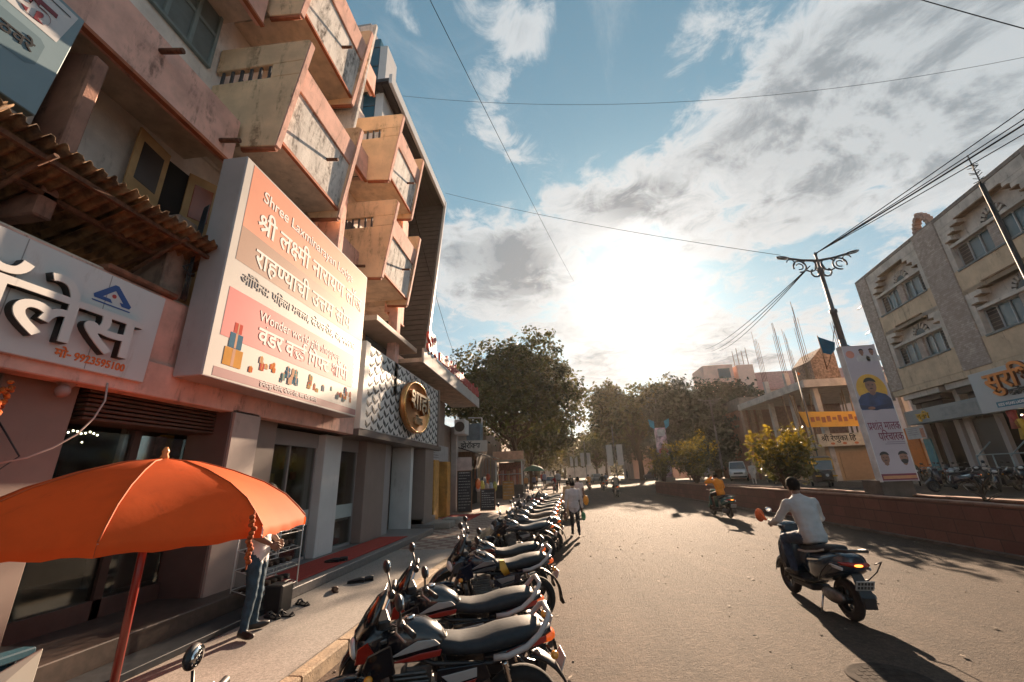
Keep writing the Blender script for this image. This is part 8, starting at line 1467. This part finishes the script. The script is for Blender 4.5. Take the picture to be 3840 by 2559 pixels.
for i, (x, z) in enumerate(((24.5,18.2),(23.4,18.2),(22.6,18.6))): wire('overhead wire running from the lamp post to the far pink house', (9.0,13.4,8.3), (x,60,z), .5, .016, group='overhead wires running on from the lamp post')
wire('short wire at the top right corner', (9.3,8.2,13.6), (12.4,7.6,9.8), .05, .012)
wire('thin slack wire dropping in front of the dark louvred frame', (-5.0,11.5,13.0), (-7.2,29,10.2), .6, .012)
wire('wire crossing from the unfinished building to the lamp post', (23,36,9.5), (9.3,13.4,6.4), .3, .014)
# ------------------------------------------------------------------ orange umbrella
UX, UY = -3.56, 3.42
s = thing('vendor_umbrella', 'big orange vendor umbrella with eight panels on a red pole at the lower left', 'umbrella', (UX,UY,0))
UM = mat('orange_canopy', (.70,.105,.016), .75, .10, 2.2, .10, trans=.34, bscale=9, stain=.22, staincol=(.42,.055,.01), spec=.25)
n = 8; R0 = 1.22; rings = []; prof = [(0.02,2.10),(.28,2.075),(.55,1.995),(.82,1.885),(1.02,1.765),(1.15,1.64),(R0,1.56)]
um = MB(); seg_ = 10; tilt = Matrix.Translation((UX,UY,1.8)) @ Matrix.Rotation(.012,4,'Y') @ Matrix.Translation((-UX,-UY,-1.8))
def upt(k, u, r, z):
    """point on panel k, u across it: straight cloth between the ribs"""
    a0, a1 = 2*pi*(k+.5)/n+.235, 2*pi*(k+1.5)/n+.235; p = V((cos(a0),sin(a0),0))*(1-u)+V((cos(a1),sin(a1),0))*u; sag = .018*sin(pi*u)*(r/R0)
    return V((UX,UY,0))+p*r*(1-.02*sin(pi*u))+V((0,0,z-sag+ (0.012*sin(pi*u) if r < .9 else 0)))
for k in range(n):
    b0 = len(um.v); rows = [(r,z,0) for r,z in prof]+[(R0+.012,1.53,1),(R0+.008,1.485,2)]
    for r, z, v in rows:
        for i in range(seg_+1):
            u = i/seg_; p = upt(k,u,r,z)
            if v == 2: p.z += .018*abs(sin(u*pi*3.0))-.012; 
            if v: p += (p-V((UX,UY,p.z))).normalized()*.012*sin(u*23+k)
            um.v.append(tuple(tilt @ p))
    for j in range(len(rows)-1):
        for i in range(seg_): a = b0+j*(seg_+1)+i; um.f.append([a,a+1,a+seg_+2,a+seg_+1]); um.mi.append(0); um.sm.append(True)
o = um.build('canopy', UM, s)
se = MB()
for k in range(n):
    se.tube([tilt @ (upt(k,0,r,z)+V((0,0,.004))) for r,z in prof], .006, 5)
se.build('seam', mat('canopy_seam', (.50,.085,.015), .7), s)
m = MB(); m.tube([(UX+.02,UY,.15),(UX-.0,UY,2.12)], .030, 12); m.build('pole', mat('red_pole', (.20,.018,.010), .3, .15, 5, spec=.6), s)
m = MB(); m.lathe([(.02,2.09),(.035,2.12),(.022,2.15),(.03,2.17),(.012,2.21)], (UX+.01,UY,0), n=10); m.build('finial', mat('finial_orange', (.7,.25,.06), .4), s)
for k in range(n): r_ = MB(); r_.tube([tilt @ (upt(k,0,r,z)+V((0,0,-.012))) for r,z in prof], .006, 5); r_.tube([tilt @ (upt(k,0,.72,1.93)+V((0,0,-.02))), V((UX,UY,1.5))], .005, 5); r_.build('rib', STEEL, s)
MB().lathe([(.26,.15),(.26,.22),(.05,.25)], (UX,UY,0), n=20).build('base', CONC, s)
m = MB(); rb_ = random.Random(4)
for k in range(12): z = 1.62-.028*k; m.ell((UX+1.20+rb_.uniform(-.012,.012), UY-.30+rb_.uniform(-.012,.012), z), (.022,.022,.02), 0, 7, 5)
m.tube([(UX+1.20,UY-.30,1.66),(UX+1.20,UY-.30,1.26)], .006, 5)
tag(m.build('garland', mat('marigold_dark', (.38,.07,.012), .85, .5, 30))  , 'dried orange garland hanging over the rim of the orange umbrella', 'garland')
# garland on the left pillar
m = MB()
for k in range(330): a = rb_.uniform(0,6.3); t_ = rb_.random(); m.ell((-5.0+.07*cos(a), 3.05+.09*sin(a)-.16*t_, 2.80-1.05*t_+rb_.uniform(-.03,.03)), (.024,.024,.02), 0, 6, 4)
tag(m.build('garland', mat('marigold', (.50,.10,.012), .9, .8, 24)), 'thick orange marigold garland hanging at the left edge by the shop pillar', 'garland')
m = MB(); m.tube([(-4.99,3.92,3.0),(-4.96,3.92,2.8),(-4.96,3.86,2.6),(-4.98,3.76,2.42),(-5.02,3.62,2.28),(-5.08,3.48,2.18),(-5.15,3.32,2.12)], .009, 6); tag(m.build('cable_loop', mat('pale_cable', (.45,.36,.32), .6)), 'pale cable looping down from the pink beam above the umbrella', 'cable')
m = MB(); m.tube([(-5.3,3.3,2.55),(-5.2,3.5,2.2),(-5.25,3.35,2.0),(-5.3,3.2,2.1)], .008, 5); tag(m.build('cable_loop', BLACK), 'thin black cable loop on the left pillar', 'cable')
m = MB(); m.lathe([(.03,0),(.05,.05),(.09,.10),(.085,.115)], (-5.15,3.66,2.86), n=12); m.ell((-5.12,3.62,2.86),(.07,.06,.07)); tag(m.build('bowl_lamp', mat('dusty_pink_lamp', (.32,.20,.17), .6)), 'dusty bowl lamp under the pink beam above the umbrella', 'lamp')
# blue stall cart in the lower left corner
s = thing('stall_cart', 'blue painted stall counter with a pale slanted board in the lower left corner', 'cart', (-3.9,2.9,.15))
BLU = mat('cart_blue', (.012,.055,.085), .5, .2, 4, stain=.3); MB().box(-5.4,-4.05,1.4,3.12,.15,.70).build('counter', BLU, s, bevel=.02); MB().box(-5.45,-4.0,1.35,3.18,.702,.76).build('top', mat('cart_top', (.02,.075,.11), .4, .15), s, bevel=.01)
m = MB(); m.prism([(-3.96,2.55,.30),(-3.95,3.16,.35),(-3.99,3.20,.74),(-4.02,2.86,.63)], (.02,.0,0)); m.build('board', mat('cart_board', (.36,.36,.33), .5, .06), s, bevel=.005)
MB().box(-5.0,-4.4,1.8,2.8,.761,.90).build('tray', mat('cart_dark', (.015,.02,.03), .5), s, bevel=.01); MB().lathe([(.05,0),(.055,.09),(.05,.1)], (-4.25,2.95,.761), n=12).build('jar', STEEL, s)
# red carpet, shoes, shoe rack
m = MB(); m.box(-5.28,-4.46,7.0,12.3,.303,.314); tag(m.build('red_carpet', REDC, bevel=.004), 'long red carpet strip laid along the shop step', 'carpet')
s = thing('shoe_rack', 'white wire shoe rack with four tilted shelves beside the man in jeans', 'rack', (-4.5,6.6,.3)); rk_ = MB()
for x in (-4.72,-4.34):
    for y in (6.0,6.95): rk_.tube([(x,y,.16 if x > -4.5 else .3),(x,y,1.28)], .010, 6)
WIRE = mat('rack_white', (.55,.54,.52), .35, .05)
for k in range(4):
    z = .36+.25*k
    for u in (0,.35,.7,1): rk_.tube([(-4.72+.38*u,6.0,z+.10*(1-u)),(-4.72+.38*u,6.95,z+.10*(1-u))], .006, 5)
    for y in (6.0,6.32,6.63,6.95): rk_.tube([(-4.72,y,z+.10),(-4.34,y,z),(-4.33,y,z+.05)], .006, 5)
rk_.build('wire_frame', WIRE, s)
def shoe(loc, rz, c, L=.27, lab=None, strap=False):
    T = thing('shoe', lab, 'shoe', (0,0,0)); m = MB(); so = [(.04,-.13),(.045,-.02),(.05,.08),(.03,.14),(-.02,.14),(-.045,.08),(-.035,-.02),(-.035,-.13)]
    m.prism([(a,b,0) for a,b in so], (0,0,.018)); m.build('sole', mat('sole_%d'%int(c[0]*100), tuple(x*.6 for x in c), .8), T, .004)
    u = MB()
    if strap: u.tube([(-.045,.06,.015),(-.02,.06,.06),(.02,.06,.06),(.05,.06,.015)], .014, 6); u.tube([(-.04,.0,.015),(0,.02,.055),(.045,.0,.015)], .010, 6); u.tube([(-.036,-.10,.015),(0,-.12,.05),(.04,-.10,.015)], .009, 6)
    else: u.loft([ring(-.125,.034,.018,.075,12,2.2), ring(-.06,.036,.018,.08,12,2.2), ring(.02,.043,.018,.065,12,2.2), ring(.09,.045,.018,.05,12,2.2), ring(.135,.025,.018,.035,12,2.2)])
    u.build('upper', mat('upper_%d'%int(c[0]*100), c, .6, .3, 14), T); T.location = loc; T.rotation_euler = (0,0,rz); T.scale = (L/.27,)*3; return T
rs_ = random.Random(21); SC = [(.03,.02,.015),(.015,.015,.017),(.12,.07,.045),(.05,.03,.02)]
SG = 'shoes standing on the wire rack'
for k in range(3):
    for q_ in range(6):
        shoe((-4.53, 6.08+.15*q_, .428+.25*k), pi/2+rs_.uniform(-.1,.1), SC[(k+q_)%4], .25, 'shoe resting on the wire rack beside the man in jeans')['group'] = SG
for x, y, rz_, c, st, lab, z in ((-3.98,5.90,1.2,SC[1],True,'black strapped sandal nearest the camera on the pavement',.151),(-3.86,5.98,1.5,SC[1],True,'second black sandal of the nearest pair on the pavement',.151),(-3.92,6.48,1.1,SC[1],True,'black slipper lying behind the nearest pair of sandals',.151),(-3.82,7.22,.6,SC[2],False,'brown shoe lying alone in the middle of the pavement',.151),
    (-3.72,7.75,1.9,SC[1],False,'black slip on shoe with pale sole, left one of its pair',.151),(-3.60,7.86,2.0,SC[1],False,'black slip on shoe with pale sole, right one of its pair',.151),(-4.72,8.70,1.7,SC[1],False,'dark shoe on the edge of the red carpet, left of its pair',.315),(-4.60,8.82,1.7,SC[1],False,'dark shoe on the edge of the red carpet, right of its pair',.315)):
    shoe((x,y,z), rz_, c, .29, lab, st)
tag(MB().box(-4.25,-3.98,6.05,6.32,.151,.50).build('bin', mat('bin_black', (.012,.012,.014), .5), bevel=.02), 'black square bin behind the feet of the man in jeans', 'bin')
# a scooter standing below the lower frame edge: only its round mirror shows
BRZ = HP+.05; RT_ = Matrix.Rotation(BRZ,4,'Z') @ Matrix.Rotation(-.13,4,'Y'); H_ = V((0,.42,.90)); AX_ = V((0,-.42,.9)).normalized()
mp = .945*(RT_ @ (Matrix.Translation(H_) @ Matrix.Rotation(.32,4,AX_) @ Matrix.Translation(-H_) @ V((.275,.32,1.245))))
dup(mc, (-1.53-mp.x, 1.80-mp.y, 1.20-mp.z), BRZ, 'motorcycle below the frame whose round mirror rises over the pavement', None, {'bike_paint': PB}, drop=('visor',))
# thin haze volume added to give the warm glare veil around the sun
HAZE = True
if HAZE:
    h = MB().box(-130,130,-45,420,-1.5,40).build('haze', [bpy.data.materials.new('haze_air')]); h['kind'] = 'stuff'; h['label'] = 'thin haze added for the warm sun glare over the street'
    hm = h.data.materials[0]; hm.use_nodes = True; t = hm.node_tree; t.nodes.remove(t.nodes['Principled BSDF'])
    v = t.nodes.new('ShaderNodeVolumePrincipled'); v.inputs['Color'].default_value = (.95,.86,.74,1); v.inputs['Density'].default_value = .00018; v.inputs['Anisotropy'].default_value = .55
    t.links.new(v.outputs[0], t.nodes['Material Output'].inputs['Volume'])
